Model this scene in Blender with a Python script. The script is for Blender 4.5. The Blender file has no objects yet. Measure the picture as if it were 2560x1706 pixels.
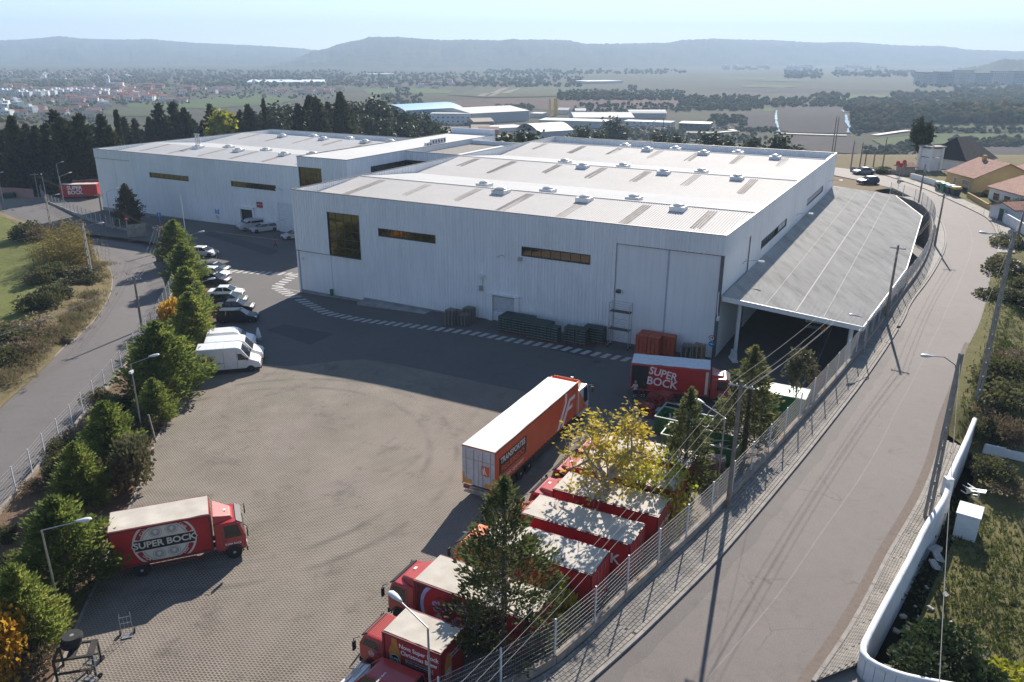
import bpy, bmesh, math, random
from mathutils import Vector, Matrix, noise
R = math.radians
random.seed(7)
S = bpy.context.scene
COL = S.collection
# ------------------------------------------------------------------ camera
FPX, PITCH, ROLL, CAMH = 1998.0, R(19.9), R(0.3), 28.8
cam = bpy.data.cameras.new('camera'); CAM = bpy.data.objects.new('camera', cam); COL.objects.link(CAM)
cam.sensor_width = 36.0; cam.lens = FPX / 2560 * 36.0; cam.clip_end = 30000; cam.clip_start = 0.5
fw = Vector((0, math.cos(PITCH), -math.sin(PITCH))); rt0 = Vector((1, 0, 0)); up0 = rt0.cross(fw)
rt = rt0 * math.cos(ROLL) + up0 * math.sin(ROLL); up = up0 * math.cos(ROLL) - rt0 * math.sin(ROLL)
m = Matrix((rt, up, -fw)).transposed().to_4x4(); m.translation = (0, 0, CAMH); CAM.matrix_world = m
S.camera = CAM
# ------------------------------------------------------------------ sky, sun, exposure
SUN_AZ, SUN_EL = R(18.5), R(30.0)
wd = bpy.data.worlds.new('World'); S.world = wd; wd.use_nodes = True
nt = wd.node_tree; bg = nt.nodes['Background']
sky = nt.nodes.new('ShaderNodeTexSky'); sky.sky_type = 'NISHITA'; sky.sun_disc = False
sky.sun_elevation = SUN_EL; sky.sun_rotation = SUN_AZ; sky.altitude = 100; sky.air_density = 0.8; sky.dust_density = 0.02; sky.ozone_density = 1.5
nt.links.new(sky.outputs[0], bg.inputs[0]); bg.inputs[1].default_value = 0.075
sl = bpy.data.lights.new('sun', 'SUN'); sl.energy = 4.8; sl.angle = R(0.53); sl.color = (1.0, 0.92, 0.82)
SUN = bpy.data.objects.new('sun', sl); COL.objects.link(SUN)
sdir = Vector((math.sin(SUN_AZ) * math.cos(SUN_EL), math.cos(SUN_AZ) * math.cos(SUN_EL), math.sin(SUN_EL)))
SUN.rotation_euler = sdir.to_track_quat('Z', 'Y').to_euler(); SUN.location = (60, 180, 120)
S.view_settings.view_transform = 'Standard'; S.view_settings.look = 'None'; S.view_settings.gamma = 1; S.view_settings.exposure = 1.08
S.render.engine = 'CYCLES'
S.cycles.volume_bounces = 0; S.cycles.max_bounces = 6; S.cycles.transparent_max_bounces = 8
# ------------------------------------------------------------------ pixel -> ray helpers (photo pixels of the 2560 px picture)
def ray(px, py): return fw + rt * ((px - 1280) / FPX) - up * ((py - 853) / FPX)
def at(px, py, z=0.0):
    d = ray(px, py); t = (z - CAMH) / d.z; return Vector((0, 0, CAMH)) + d * t
def gp(px, py, zf, dz=0.0):
    z = 0
    for _ in range(14):
        p = at(px, py, z); z = 0.5 * z + 0.5 * (zf(p.x, p.y) + dz)
    return at(px, py, z)
def pix(P):
    q = Vector(P) - Vector((0, 0, CAMH)); d = q.dot(fw)
    return 1280 + FPX * q.dot(rt) / d, 853 - FPX * q.dot(up) / d
def hfrom(P, ytop):
    lo, hi = 0.0, 60.0
    for _ in range(40):
        mid = (lo + hi) / 2
        if pix((P[0], P[1], P[2] + mid))[1] > ytop: lo = mid
        else: hi = mid
    return lo
def zc(x0, y0, w, zw):
    s = w / zw
    return lambda x, y: (x0 + x * s, y0 + y * s)
Z1 = zc(0, 0, 860, 2353); Z2 = zc(850, 0, 860, 2353); Z3 = zc(1700, 0, 860, 2353); Z4 = zc(0, 400, 700, 2335)
Z5 = zc(650, 400, 700, 2335); Z6 = zc(1250, 400, 700, 2335); Z7 = zc(1860, 400, 700, 2335)
Y1 = zc(0, 850, 700, 2353); Y2 = zc(0, 1200, 700, 2169); Y3 = zc(650, 1200, 750, 2324); Y4 = zc(1100, 850, 700, 2195)
Y5 = zc(1500, 800, 700, 2353); Y6 = zc(1860, 800, 700, 2335); Y7 = zc(1860, 1200, 700, 2169); Y8 = zc(1100, 1250, 700, 2353)
# warehouse frame: origin = right front corner, U along the front to the left, N to the back
TH = R(61.85); A0 = Vector((20.292, 74.582, 0)); NV = Vector((math.cos(TH), math.sin(TH), 0)); UV = Vector((-math.sin(TH), math.cos(TH), 0))
def BP(u, w, z=0.0):
    p = A0 + UV * u + NV * w; return Vector((p.x, p.y, z))
def uwof(x, y):
    q = Vector((x, y, 0)) - A0; return q.dot(UV), q.dot(NV)
def sm(t):
    t = max(0.0, min(1.0, t)); return t * t * (3 - 2 * t)
def lerp(a, b, t): return a + (b - a) * t
def pl(tab, x):
    if x <= tab[0][0]: return tab[0][1]
    for (a, b), (c_, d) in zip(tab, tab[1:]):
        if x <= c_: return b + (d - b) * (x - a) / (c_ - a)
    return tab[-1][1]
# ------------------------------------------------------------------ ground heights
def yardz(x, y):
    u, w = uwof(x, y)
    return -0.9 * sm((u - 22) / 32) - 0.7 * sm((u - 92) / 38)
RZT = [(0, 0.6), (30, 1.5), (50, 2.2), (66, 3.0), (80, 3.4), (108, 4.0), (140, 5.0), (180, 5.2), (230, 4.2), (300, 0)]
def rz(x, y): return pl(RZT, y)
LZT = [(20, -0.7), (90, -0.9), (120, -1.4), (160, -2.2), (220, -3.0), (300, -6)]
def lz(x, y): return pl(LZT, y)
# ------------------------------------------------------------------ mesh helper
KIDS = {}
class MB:
    def __init__(s): s.v = []; s.f = []; s.m = []; s.uv = None
    def add(s, vs, fs, mi=0):
        o = len(s.v); s.v += [tuple(v) for v in vs]; s.f += [tuple(i + o for i in f) for f in fs]; s.m += [mi] * len(fs); return s
    def quad(s, a, b, c, d, mi=0): return s.add([a, b, c, d], [(0, 1, 2, 3)], mi)
    def poly(s, pts, mi=0): return s.add(pts, [tuple(range(len(pts)))], mi)
    def box(s, lo, hi, mi=0, M=None):
        x0, y0, z0 = lo; x1, y1, z1 = hi
        vs = [Vector(p) for p in ((x0, y0, z0), (x1, y0, z0), (x1, y1, z0), (x0, y1, z0), (x0, y0, z1), (x1, y0, z1), (x1, y1, z1), (x0, y1, z1))]
        if M is not None: vs = [M @ v for v in vs]
        return s.add(vs, [(0, 3, 2, 1), (4, 5, 6, 7), (0, 1, 5, 4), (1, 2, 6, 5), (2, 3, 7, 6), (3, 0, 4, 7)], mi)
    def hexa(s, b, t, mi=0):
        n = len(b); vs = list(b) + list(t)
        fs = [tuple(range(n - 1, -1, -1)), tuple(range(n, 2 * n))] + [(i, (i + 1) % n, n + (i + 1) % n, n + i) for i in range(n)]
        return s.add(vs, fs, mi)
    def tube(s, p, q, r0, r1=None, n=8, mi=0, cap=True):
        p = Vector(p); q = Vector(q); r1 = r0 if r1 is None else r1
        d = (q - p)
        if d.length < 1e-6: return s
        d.normalize(); a = d.orthogonal().normalized(); b = d.cross(a)
        vs = []
        for c0, r in ((p, r0), (q, r1)):
            for i in range(n):
                t = 2 * math.pi * i / n; vs.append(c0 + a * math.cos(t) * r + b * math.sin(t) * r)
        fs = [(i, (i + 1) % n, n + (i + 1) % n, n + i) for i in range(n)]
        if cap: fs += [tuple(range(n - 1, -1, -1)), tuple(range(n, 2 * n))]
        return s.add(vs, fs, mi)
    def path(s, pts, r, n=6, mi=0):
        pts = [Vector(p) for p in pts]; rs = r if isinstance(r, (list, tuple)) else [r] * len(pts)
        for i in range(len(pts) - 1): s.tube(pts[i], pts[i + 1], rs[i], rs[i + 1], n, mi)
        return s
    def prism(s, prof, y0, y1, mi=0):        # profile in x,z extruded along y
        n = len(prof); vs = [(x, y0, z) for x, z in prof] + [(x, y1, z) for x, z in prof]
        fs = [tuple(range(n)), tuple(range(2 * n - 1, n - 1, -1))] + [(i, n + i, n + (i + 1) % n, (i + 1) % n) for i in range(n)]
        return s.add(vs, fs, mi)
    def grid(s, fn, nu, nv, mi=0):
        vs = [fn(i / nu, j / nv) for j in range(nv + 1) for i in range(nu + 1)]
        fs = [(j * (nu + 1) + i, j * (nu + 1) + i + 1, (j + 1) * (nu + 1) + i + 1, (j + 1) * (nu + 1) + i) for j in range(nv) for i in range(nu)]
        return s.add(vs, fs, mi)
    def lathe(s, prof, n=16, mi=0, M=None):   # profile r,z round z
        vs = []
        for r, z in prof:
            for i in range(n):
                t = 2 * math.pi * i / n; vs.append(Vector((r * math.cos(t), r * math.sin(t), z)))
        if M is not None: vs = [M @ v for v in vs]
        k = len(prof)
        fs = [(j * n + i, j * n + (i + 1) % n, (j + 1) * n + (i + 1) % n, (j + 1) * n + i) for j in range(k - 1) for i in range(n)]
        fs += [tuple(range(n - 1, -1, -1)), tuple(range((k - 1) * n, k * n))]
        return s.add(vs, fs, mi)
    def mesh(s, name, mats, smooth=False):
        me = bpy.data.meshes.new(name); me.from_pydata(s.v, [], s.f)
        for mt in (mats if isinstance(mats, (list, tuple)) else [mats]): me.materials.append(mt)
        if len(me.materials) > 1: me.polygons.foreach_set('material_index', s.m)
        if smooth: me.polygons.foreach_set('use_smooth', [True] * len(me.polygons))
        me.update(); return me
    def build(s, name, mats, parent=None, smooth=False, bevel=0, seg=2, auto=False):
        o = bpy.data.objects.new(name, s.mesh(name, mats, smooth)); COL.objects.link(o)
        if parent is not None: o.parent = parent; KIDS.setdefault(parent.name, []).append(o)
        if bevel:
            b = o.modifiers.new('bevel', 'BEVEL'); b.width = bevel; b.segments = seg; b.limit_method = 'ANGLE'; b.angle_limit = R(35)
        return o
def tag(o, label=None, cat=None, group=None, kind=None):
    if label: o['label'] = label
    if cat: o['category'] = cat
    if group: o['group'] = group
    if kind: o['kind'] = kind
    return o
def struct(o): o['kind'] = 'structure'; return o
def thing(name, label, cat, loc=(0, 0, 0), rz_=0.0, group=None):
    o = bpy.data.objects.new(name, None); COL.objects.link(o); o.location = loc; o.rotation_euler = (0, 0, rz_); o.empty_display_size = 0.3
    return tag(o, label, cat, group)
def inst(name, me, parent=None, loc=None, rot=None, scale=None):
    o = bpy.data.objects.new(name, me); COL.objects.link(o)
    if parent is not None: o.parent = parent; KIDS.setdefault(parent.name, []).append(o)
    if loc is not None: o.location = loc
    if rot is not None: o.rotation_euler = rot
    if scale is not None: o.scale = scale
    return o
def kids(o): return KIDS.get(o.name, [])
def copy_tree(o, parent=None, loc=None, rz_=None, label=None, group=None, children=None):
    c = o.copy(); COL.objects.link(c); c.parent = parent
    if loc is not None: c.location = loc
    if rz_ is not None: c.rotation_euler = (0, 0, rz_)
    if label: c['label'] = label
    if group: c['group'] = group
    if parent is not None: KIDS.setdefault(parent.name, []).append(c)
    for ch in list(kids(o)): copy_tree(ch, c)
    return c
# ------------------------------------------------------------------ materials
MATS = {}
class NT:
    def __init__(s, name):
        s.mat = bpy.data.materials.new(name); s.mat.use_nodes = True; s.t = s.mat.node_tree; s.n = s.t.nodes; s.b = s.n['Principled BSDF']
    def new(s, ty, **kw):
        n = s.n.new(ty)
        for k, v in kw.items():
            if k.startswith('i_'):
                key = k[2:]; key = int(key) if key.isdigit() else key
                n.inputs[key].default_value = v
            else: setattr(n, k, v)
        return n
    def l(s, a, b): s.t.links.new(a, b)
    def coord(s, scale=(1, 1, 1), rot=(0, 0, 0), space='Object'):
        tc = s.new('ShaderNodeTexCoord'); mp = s.new('ShaderNodeMapping'); mp.inputs['Scale'].default_value = scale; mp.inputs['Rotation'].default_value = rot
        s.l(tc.outputs[space], mp.inputs[0]); return mp.outputs[0]
    def noise(s, vec, scale, detail=3, rough=0.55):
        n = s.new('ShaderNodeTexNoise', i_Scale=scale, i_Detail=detail, i_Roughness=rough); s.l(vec, n.inputs['Vector']); return n.outputs[0]
    def ramp(s, fac, stops, interp='LINEAR'):
        r = s.new('ShaderNodeValToRGB'); r.color_ramp.interpolation = interp; e = r.color_ramp.elements
        while len(e) < len(stops): e.new(0.5)
        for el, (p, c) in zip(e, stops): el.position = p; el.color = (c[0], c[1], c[2], 1) if not isinstance(c, (int, float)) else (c, c, c, 1)
        s.l(fac, r.inputs[0]); return r.outputs[0]
    def mix(s, fac, a, b, mode='MIX'):
        n = s.new('ShaderNodeMix'); n.data_type = 'RGBA'; n.blend_type = mode
        for sock, v in ((n.inputs[0], fac), (n.inputs[6], a), (n.inputs[7], b)):
            if isinstance(v, (int, float)): sock.default_value = v
            elif isinstance(v, tuple): sock.default_value = (v[0], v[1], v[2], 1)
            else: s.l(v, sock)
        return n.outputs[2]
    def math(s, op, a, b=0.0, c=0.0):
        n = s.new('ShaderNodeMath', operation=op)
        for i, v in enumerate((a, b, c)):
            if isinstance(v, (int, float)): n.inputs[i].default_value = v
            else: s.l(v, n.inputs[i])
        return n.outputs[0]
    def bump(s, h, strength=0.3, dist=0.05):
        b = s.new('ShaderNodeBump', i_Strength=strength, i_Distance=dist); s.l(h, b.inputs['Height']); s.l(b.outputs[0], s.b.inputs['Normal']); return b
    def base(s, c):
        if isinstance(c, tuple): s.b.inputs['Base Color'].default_value = (c[0], c[1], c[2], 1)
        else: s.l(c, s.b.inputs['Base Color'])
    def rough(s, v):
        if isinstance(v, (int, float)): s.b.inputs['Roughness'].default_value = v
        else: s.l(v, s.b.inputs['Roughness'])
def simple(name, col, rough=0.5, metal=0.0, var=0.12, scale=3.0, bump=0.0, spec=0.5, coat=0.0, dirt=None):
    t = NT(name); v = t.coord()
    n = t.noise(v, scale, 4)
    c2 = tuple(max(0, c * (1 - var)) for c in col); c3 = tuple(min(1, c * (1 + var)) for c in col)
    c = t.ramp(n, [(0.3, c2), (0.7, c3)])
    if dirt:
        n2 = t.noise(v, scale * 0.35, 6, 0.7); f = t.ramp(n2, [(0.5, 0.0), (0.75, 1.0)]); c = t.mix(t.math('MULTIPLY', f, dirt[1]), c, dirt[0])
    t.base(c); t.rough(rough); t.b.inputs['Metallic'].default_value = metal; t.b.inputs['Specular IOR Level'].default_value = spec
    if coat: t.b.inputs['Coat Weight'].default_value = coat; t.b.inputs['Coat Roughness'].default_value = 0.08
    if bump: t.bump(t.noise(v, scale * 6, 4), bump, 0.03)
    MATS[name] = t.mat; return t.mat
# ================================================================== surface materials
def m_asphalt(name, col, patch=0.25, crack=True, rough=0.85):
    t = NT(name); v = t.coord()
    a = t.noise(v, 0.12, 5, 0.6); b = t.noise(v, 1.1, 5, 0.7); f = t.noise(v, 45, 2)
    c = t.ramp(a, [(0.3, tuple(x * (1 - patch) for x in col)), (0.7, tuple(x * (1 + patch) for x in col))])
    c = t.mix(0.5, c, t.ramp(b, [(0.3, tuple(x * 0.75 for x in col)), (0.72, tuple(x * 1.25 for x in col))]))
    c = t.mix(0.5, c, t.ramp(f, [(0.36, tuple(x * 0.45 for x in col)), (0.64, tuple(x * 1.6 for x in col))]))
    st_ = t.noise(v, 0.45, 7, 0.8); c = t.mix(t.ramp(st_, [(0.55, 0.0), (0.7, 0.5)]), c, tuple(x * 0.6 for x in col))
    if crack:
        vo = t.new('ShaderNodeTexVoronoi', feature='DISTANCE_TO_EDGE', i_Scale=0.16); wv = t.new('ShaderNodeVectorMath', operation='ADD'); nn = t.new('ShaderNodeTexNoise', i_Scale=0.9, i_Detail=4.0)
        t.l(v, nn.inputs['Vector']); t.l(v, wv.inputs[0]); t.l(nn.outputs[1], wv.inputs[1]); t.l(wv.outputs[0], vo.inputs['Vector'])
        k = t.ramp(vo.outputs[0], [(0.0, 1.0), (0.006, 0.0)]); k = t.math('MULTIPLY', k, t.ramp(t.noise(v, 0.3, 2), [(0.5, 0.0), (0.62, 0.65)]))
        c = t.mix(k, c, tuple(x * 0.35 for x in col))
    t.base(c); t.rough(rough); t.bump(f, 0.25, 0.02); return t.mat
M_ROAD = m_asphalt('road_asphalt', (0.152, 0.13, 0.118))
M_ROADL = m_asphalt('left_road_asphalt', (0.125, 0.112, 0.108))
M_YARD = m_asphalt('yard_asphalt', (0.10, 0.092, 0.088), 0.3)
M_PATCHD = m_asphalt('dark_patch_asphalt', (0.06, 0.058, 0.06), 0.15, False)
M_PATCHL = m_asphalt('worn_concrete_patch', (0.2, 0.18, 0.168), 0.35)
def m_grasspaver():
    t = NT('grass_paver'); v = t.coord(rot=(0, 0, -TH))
    br = t.new('ShaderNodeTexBrick', offset=0.5, i_Scale=1.0)
    br.inputs['Mortar Size'].default_value = 0.045; br.inputs['Mortar Smooth'].default_value = 0.5; br.inputs['Brick Width'].default_value = 0.17; br.inputs['Row Height'].default_value = 0.2; br.inputs['Bias'].default_value = 0.0
    t.l(v, br.inputs['Vector']); hole = t.math('SUBTRACT', 1.0, br.outputs['Fac'])
    big = t.noise(v, 0.05, 4, 0.6); mid = t.noise(v, 0.35, 5, 0.65); fine = t.noise(v, 9, 3)
    conc = t.ramp(mid, [(0.25, (0.175, 0.148, 0.125)), (0.55, (0.245, 0.208, 0.176)), (0.8, (0.3, 0.26, 0.222))])
    conc = t.mix(0.4, conc, t.ramp(fine, [(0.3, (0.12, 0.1, 0.082)), (0.7, (0.3, 0.256, 0.214))]))
    soil = t.mix(t.ramp(t.noise(v, 0.11, 4), [(0.38, 0.0), (0.58, 1.0)]), (0.085, 0.066, 0.05), (0.062, 0.074, 0.03))
    wear = t.ramp(t.noise(v, 0.16, 5, 0.7), [(0.33, 0.12), (0.62, 0.95)])
    # more worn and sandy towards the asphalt
    c = t.mix(t.math('MULTIPLY', hole, wear), conc, soil)
    sand = t.ramp(big, [(0.45, 0.0), (0.65, 0.5)]); c = t.mix(sand, c, (0.23, 0.196, 0.166))
    # tyre tracks: dark rubber arcs left by turning lorries
    tc = t.new('ShaderNodeTexCoord'); sp = t.new('ShaderNodeSeparateXYZ'); t.l(tc.outputs['Object'], sp.inputs[0])
    for (cx, cy, rr, st) in ((-20.0, 53.5, 13.8, 0.42), (-20.0, 53.5, 15.9, 0.42), (-20.5, 66.0, 18.0, 0.16), (-22.0, 60.0, 16.3, 0.2), (2.0, 30.0, 21.0, 0.12), (2.0, 30.0, 23.2, 0.12)):
        dx = t.math('SUBTRACT', sp.outputs[0], cx); dy = t.math('SUBTRACT', sp.outputs[1], cy)
        r_ = t.math('SQRT', t.math('ADD', t.math('MULTIPLY', dx, dx), t.math('MULTIPLY', dy, dy)))
        d_ = t.math('ABSOLUTE', t.math('SUBTRACT', r_, rr)); k = t.ramp(d_, [(0.05, 1.0), (0.4, 0.0)])
        k = t.math('MULTIPLY', k, t.math('MULTIPLY', t.ramp(t.noise(v, 0.22, 4), [(0.42, 0.0), (0.6, 1.0)]), st)); c = t.mix(k, c, (0.05, 0.045, 0.042))
    stain = t.ramp(t.noise(v, 0.31, 7, 0.8), [(0.54, 0.0), (0.68, 0.7)]); c = t.mix(stain, c, (0.085, 0.072, 0.062))
    t.base(c); t.rough(0.93); t.bump(t.math('ADD', t.math('MULTIPLY', hole, -1.0), t.math('MULTIPLY', fine, 0.4)), 0.55, 0.06); MATS['gp'] = t.mat; return t.mat
M_GPAVE = m_grasspaver()
def m_soil(name, c1, c2, c3, s=0.6, bump=0.6, dist=0.12):
    t = NT(name); v = t.coord(); a = t.noise(v, s, 5, 0.65); b = t.noise(v, s * 7, 5, 0.7); f = t.noise(v, s * 45, 3, 0.7)
    c = t.ramp(a, [(0.3, c1), (0.5, c2), (0.7, c3)]); c = t.mix(0.45, c, t.ramp(b, [(0.3, tuple(x * 0.55 for x in c2)), (0.7, tuple(x * 1.5 for x in c2))]))
    c = t.mix(0.3, c, t.ramp(f, [(0.35, tuple(x * 0.45 for x in c1)), (0.7, tuple(x * 1.7 for x in c3))]))
    t.base(c); t.rough(1.0); t.b.inputs['Specular IOR Level'].default_value = 0.15; t.bump(t.math('ADD', b, f), bump, dist); return t.mat
M_GRASS = m_soil('grass', (0.085, 0.09, 0.028), (0.135, 0.128, 0.045), (0.21, 0.175, 0.09))
M_LAWN = m_soil('green_meadow', (0.088, 0.112, 0.025), (0.12, 0.138, 0.034), (0.165, 0.155, 0.058), 0.15, 0.4)
M_SOIL = m_soil('bank_soil', (0.12, 0.075, 0.048), (0.17, 0.11, 0.075), (0.2, 0.15, 0.1))
M_DRY = m_soil('dry_verge', (0.13, 0.1, 0.055), (0.2, 0.155, 0.09), (0.09, 0.095, 0.035))
def m_pave(name, col, sx, sy, rot=0):
    t = NT(name); v = t.coord(rot=(0, 0, rot)); br = t.new('ShaderNodeTexBrick', offset=0.5, i_Scale=1.0)
    br.inputs['Mortar Size'].default_value = 0.012; br.inputs['Brick Width'].default_value = sx; br.inputs['Row Height'].default_value = sy
    br.inputs['Color1'].default_value = (*[c * 0.88 for c in col], 1); br.inputs['Color2'].default_value = (*[c * 1.1 for c in col], 1); br.inputs['Mortar'].default_value = (*[c * 0.35 for c in col], 1)
    t.l(v, br.inputs['Vector']); n = t.noise(v, 0.7, 5, 0.7); c = t.mix(0.35, br.outputs[0], t.ramp(n, [(0.3, tuple(x * 0.6 for x in col)), (0.7, tuple(x * 1.3 for x in col))]))
    t.base(c); t.rough(0.9); t.bump(t.math('MULTIPLY', br.outputs['Fac'], -1.0), 0.5, 0.02); return t.mat
M_PAVEJ = simple('paving_joint_sand', (0.075, 0.068, 0.06), 0.95, var=0.25)
M_PAVER = simple('grey_paving_block', (0.27, 0.245, 0.215), 0.9, var=0.25, scale=1.3, bump=0.2, dirt=((0.13, 0.115, 0.1), 0.5))
M_KERB = simple('concrete_kerb', (0.27, 0.245, 0.22), 0.9, var=0.2, scale=2, bump=0.2, dirt=((0.1, 0.09, 0.08), 0.6))
M_PAINT = simple('worn_road_paint', (0.42, 0.41, 0.4), 0.8, var=0.2, scale=4, dirt=((0.2, 0.19, 0.18), 0.7))
M_CONC = simple('weathered_concrete', (0.3, 0.275, 0.245), 0.9, var=0.25, scale=1.2, bump=0.3, dirt=((0.12, 0.1, 0.08), 0.6))
def m_lichenwall():
    t = NT('lichen_concrete_wall'); v = t.coord(); n = t.noise(v, 1.4, 6, 0.7); c = t.ramp(n, [(0.3, (0.16, 0.14, 0.12)), (0.7, (0.34, 0.31, 0.275))])
    g_ = t.new('ShaderNodeNewGeometry'); sp = t.new('ShaderNodeSeparateXYZ'); t.l(g_.outputs['Normal'], sp.inputs[0])
    k = t.math('MULTIPLY', t.ramp(t.noise(v, 2.6, 5, 0.7), [(0.52, 0.0), (0.62, 0.8)]), t.ramp(sp.outputs[2], [(0.4, 0.25), (0.8, 1.0)]))
    c = t.mix(k, c, (0.42, 0.19, 0.05)); t.base(c); t.rough(0.95); t.bump(n, 0.4, 0.05); return t.mat
M_LWALL = m_lichenwall()
M_WHITEW = simple('white_painted_wall', (0.72, 0.73, 0.74), 0.75, var=0.08, scale=1.5, bump=0.12, dirt=((0.42, 0.4, 0.36), 0.55))

# ================================================================== polyline helpers
def resample(pts, n):
    pts = [Vector(p) for p in pts]; L = [0]
    for a, b in zip(pts, pts[1:]): L.append(L[-1] + (b - a).length)
    out = []; j = 0
    for i in range(n):
        d = L[-1] * i / (n - 1)
        while j < len(pts) - 2 and L[j + 1] < d: j += 1
        k = (d - L[j]) / max(1e-6, L[j + 1] - L[j]); out.append(pts[j].lerp(pts[j + 1], k))
    return out
def chaikin(pts, k=2):
    pts = [Vector(p) for p in pts]
    for _ in range(k):
        q = [pts[0]]
        for a, b in zip(pts, pts[1:]): q += [a.lerp(b, 0.25), a.lerp(b, 0.75)]
        pts = q + [pts[-1]]
    return pts
def plen(pts): return sum((b - a).length for a, b in zip(pts, pts[1:]))
def strip(a, b, n, k, zf=None, dz=0.0):
    a = resample(a, n); b = resample(b, n); mb = MB()
    def fn(s, t):
        i = min(n - 1, round(t * (n - 1))); p = a[i].lerp(b[i], s)
        if zf: p = Vector((p.x, p.y, zf(p.x, p.y) + dz))
        return p
    mb.grid(fn, k, n - 1); return mb
def offs(pts, d):          # sideways offset to the right of travel in plan
    out = []
    for i, p in enumerate(pts):
        a = pts[max(0, i - 1)]; b = pts[min(len(pts) - 1, i + 1)]; t = (b - a); t.z = 0; t.normalize(); out.append(p + Vector((t.y, -t.x, 0)) * d)
    return out
# ================================================================== lines measured on the photograph
FENCE_R = [gp(*q, rz, 0.55) for q in [Y8(200, 1690)] + [Y8(*q) for q in ((570, 1530), (945, 1330), (1275, 1045), (1560, 750), (1822, 520), (2048, 315), (2250, 130))]
           + [Y5(*q) for q in ((1235, 1290), (1505, 1005), (1720, 765), (1905, 555), (2065, 370), (2200, 210))]
           + [Z7(*q) for q in ((1200, 1250), (1340, 1060), (1450, 920), (1530, 770), (1570, 620), (1585, 530), (1560, 450), (1500, 390), (1430, 340))]]
d0 = (FENCE_R[0] - FENCE_R[2]).normalized(); FENCE_R = [FENCE_R[1] + d0 * 16] + FENCE_R[1:]
FENCE_R += [Vector((66.5, 141.5, 5.6))]
FENCE_R = [Vector((p.x, p.y, rz(p.x, p.y) + 0.55)) for p in chaikin(FENCE_R, 2)]
KERB_R = [gp(*q, rz, 0.12) for q in [Y8(*q) for q in ((1290, 1500), (1640, 1190), (1960, 880), (2353, 490))] + [Y6(*q) for q in ((340, 1345), (700, 900), (1070, 420), (1340, 0))]
          + [Z7(*q) for q in ((1390, 1190), (1560, 980), (1690, 740), (1690, 600), (1640, 480), (1560, 400), (1450, 330), (1240, 230))]]
d0 = (KERB_R[0] - KERB_R[1]).normalized(); KERB_R = [KERB_R[0] + d0 * 18] + KERB_R
KERB_R = chaikin(KERB_R, 2); KERB_R = [Vector((p.x, p.y, rz(p.x, p.y))) for p in KERB_R]
EDGE_R = [gp(*q, rz) for q in [Y7(*q) for q in ((620, 1420), (780, 1190), (950, 890), (1090, 600), (1200, 420), (1370, 130))] + [Y6(*q) for q in ((1600, 1150), (1650, 900), (1700, 740), (1800, 500), (1850, 250), (1990, 0))]
          + [Z7(*q) for q in ((2060, 950), (2130, 700), (2100, 600), (2050, 500), (1900, 420), (1700, 330), (1500, 240), (1240, 150), (1100, 110))]]
d0 = (EDGE_R[0] - EDGE_R[1]).normalized(); EDGE_R = [EDGE_R[0] + d0 * 20] + EDGE_R
EDGE_R = [Vector((p.x, p.y, rz(p.x, p.y))) for p in chaikin(EDGE_R, 2)]
EDGE_R += [Vector((72, 178, 5.2)), Vector((60, 184, 5.2)), Vector((40, 190, 4.9))]
KERB_R += [Vector((69, 160, 5.2)), Vector((66, 168, 5.2)), Vector((57, 174, 5.2)), Vector((38, 180, 4.9))]
# left fence
FENCE_L = [gp(*Y1(*q), lambda x, y: 0.05) for q in ((70, 1325), (215, 1185), (340, 1020), (460, 880), (570, 775), (668, 650), (760, 540), (850, 455), (930, 355), (1000, 270))]
FENCE_L += [at(*Z4(*q), -0.25) for q in ((1290, 1380), (1400, 1180), (1450, 1060), (1440, 960), (1400, 860), (1345, 770))]
d0 = (FENCE_L[0] - FENCE_L[3]).normalized(); FENCE_L = [FENCE_L[0] + d0 * 22] + FENCE_L
FENCE_L = chaikin(FENCE_L, 1)
YEDGE_L = [gp(*q, yardz) for q in (Y2(500, 1400), Y2(600, 1150), Y2(650, 1030), Y2(800, 700), Y1(1135, 1330), Y1(1310, 860), Y1(1430, 650), Y1(1530, 470))] 
YEDGE_L = [YEDGE_L[0] + (YEDGE_L[0] - YEDGE_L[2]).normalized() * 18] + YEDGE_L
YEDGE_L += [Vector((-31.5, 76, 0)), Vector((-35, 90, 0)), Vector((-40, 104, 0)), Vector((-46, 113, 0)), Vector((-51, 119, 0))]
# ================================================================== yard
def xat(poly, y):
    for a, b in zip(poly, poly[1:]):
        if min(a.y, b.y) <= y <= max(a.y, b.y) and abs(a.y - b.y) > 1e-6: return a.x + (b.x - a.x) * (y - a.y) / (b.y - a.y)
    return None
def yleft(y):
    if y < 119: return (xat(YEDGE_L, y) or YEDGE_L[0].x)
    return lerp(-51, -120, sm((y - 119) / 45)) if y < 170 else -120
def yright(y):
    x = xat(FENCE_R, y); return (x if x is not None else (FENCE_R[0].x if y < 60 else 66)) - 0.1
def yard_sheet(name, mat, w0, w1, dz, u0=-80, u1=200, n=90, k=90):
    mb = MB(); ys = [14 + (175 - 14) * j / n for j in range(n + 1)]
    def fn(s, t):
        y = 14 + 161 * t; x = lerp(yleft(y), yright(y), s); return Vector((x, y, yardz(x, y) + dz))
    mb.grid(fn, k, n); return mb
struct(yard_sheet('yard', M_GPAVE, 0, 0, 0).build('yard_paving', M_GPAVE))
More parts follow.
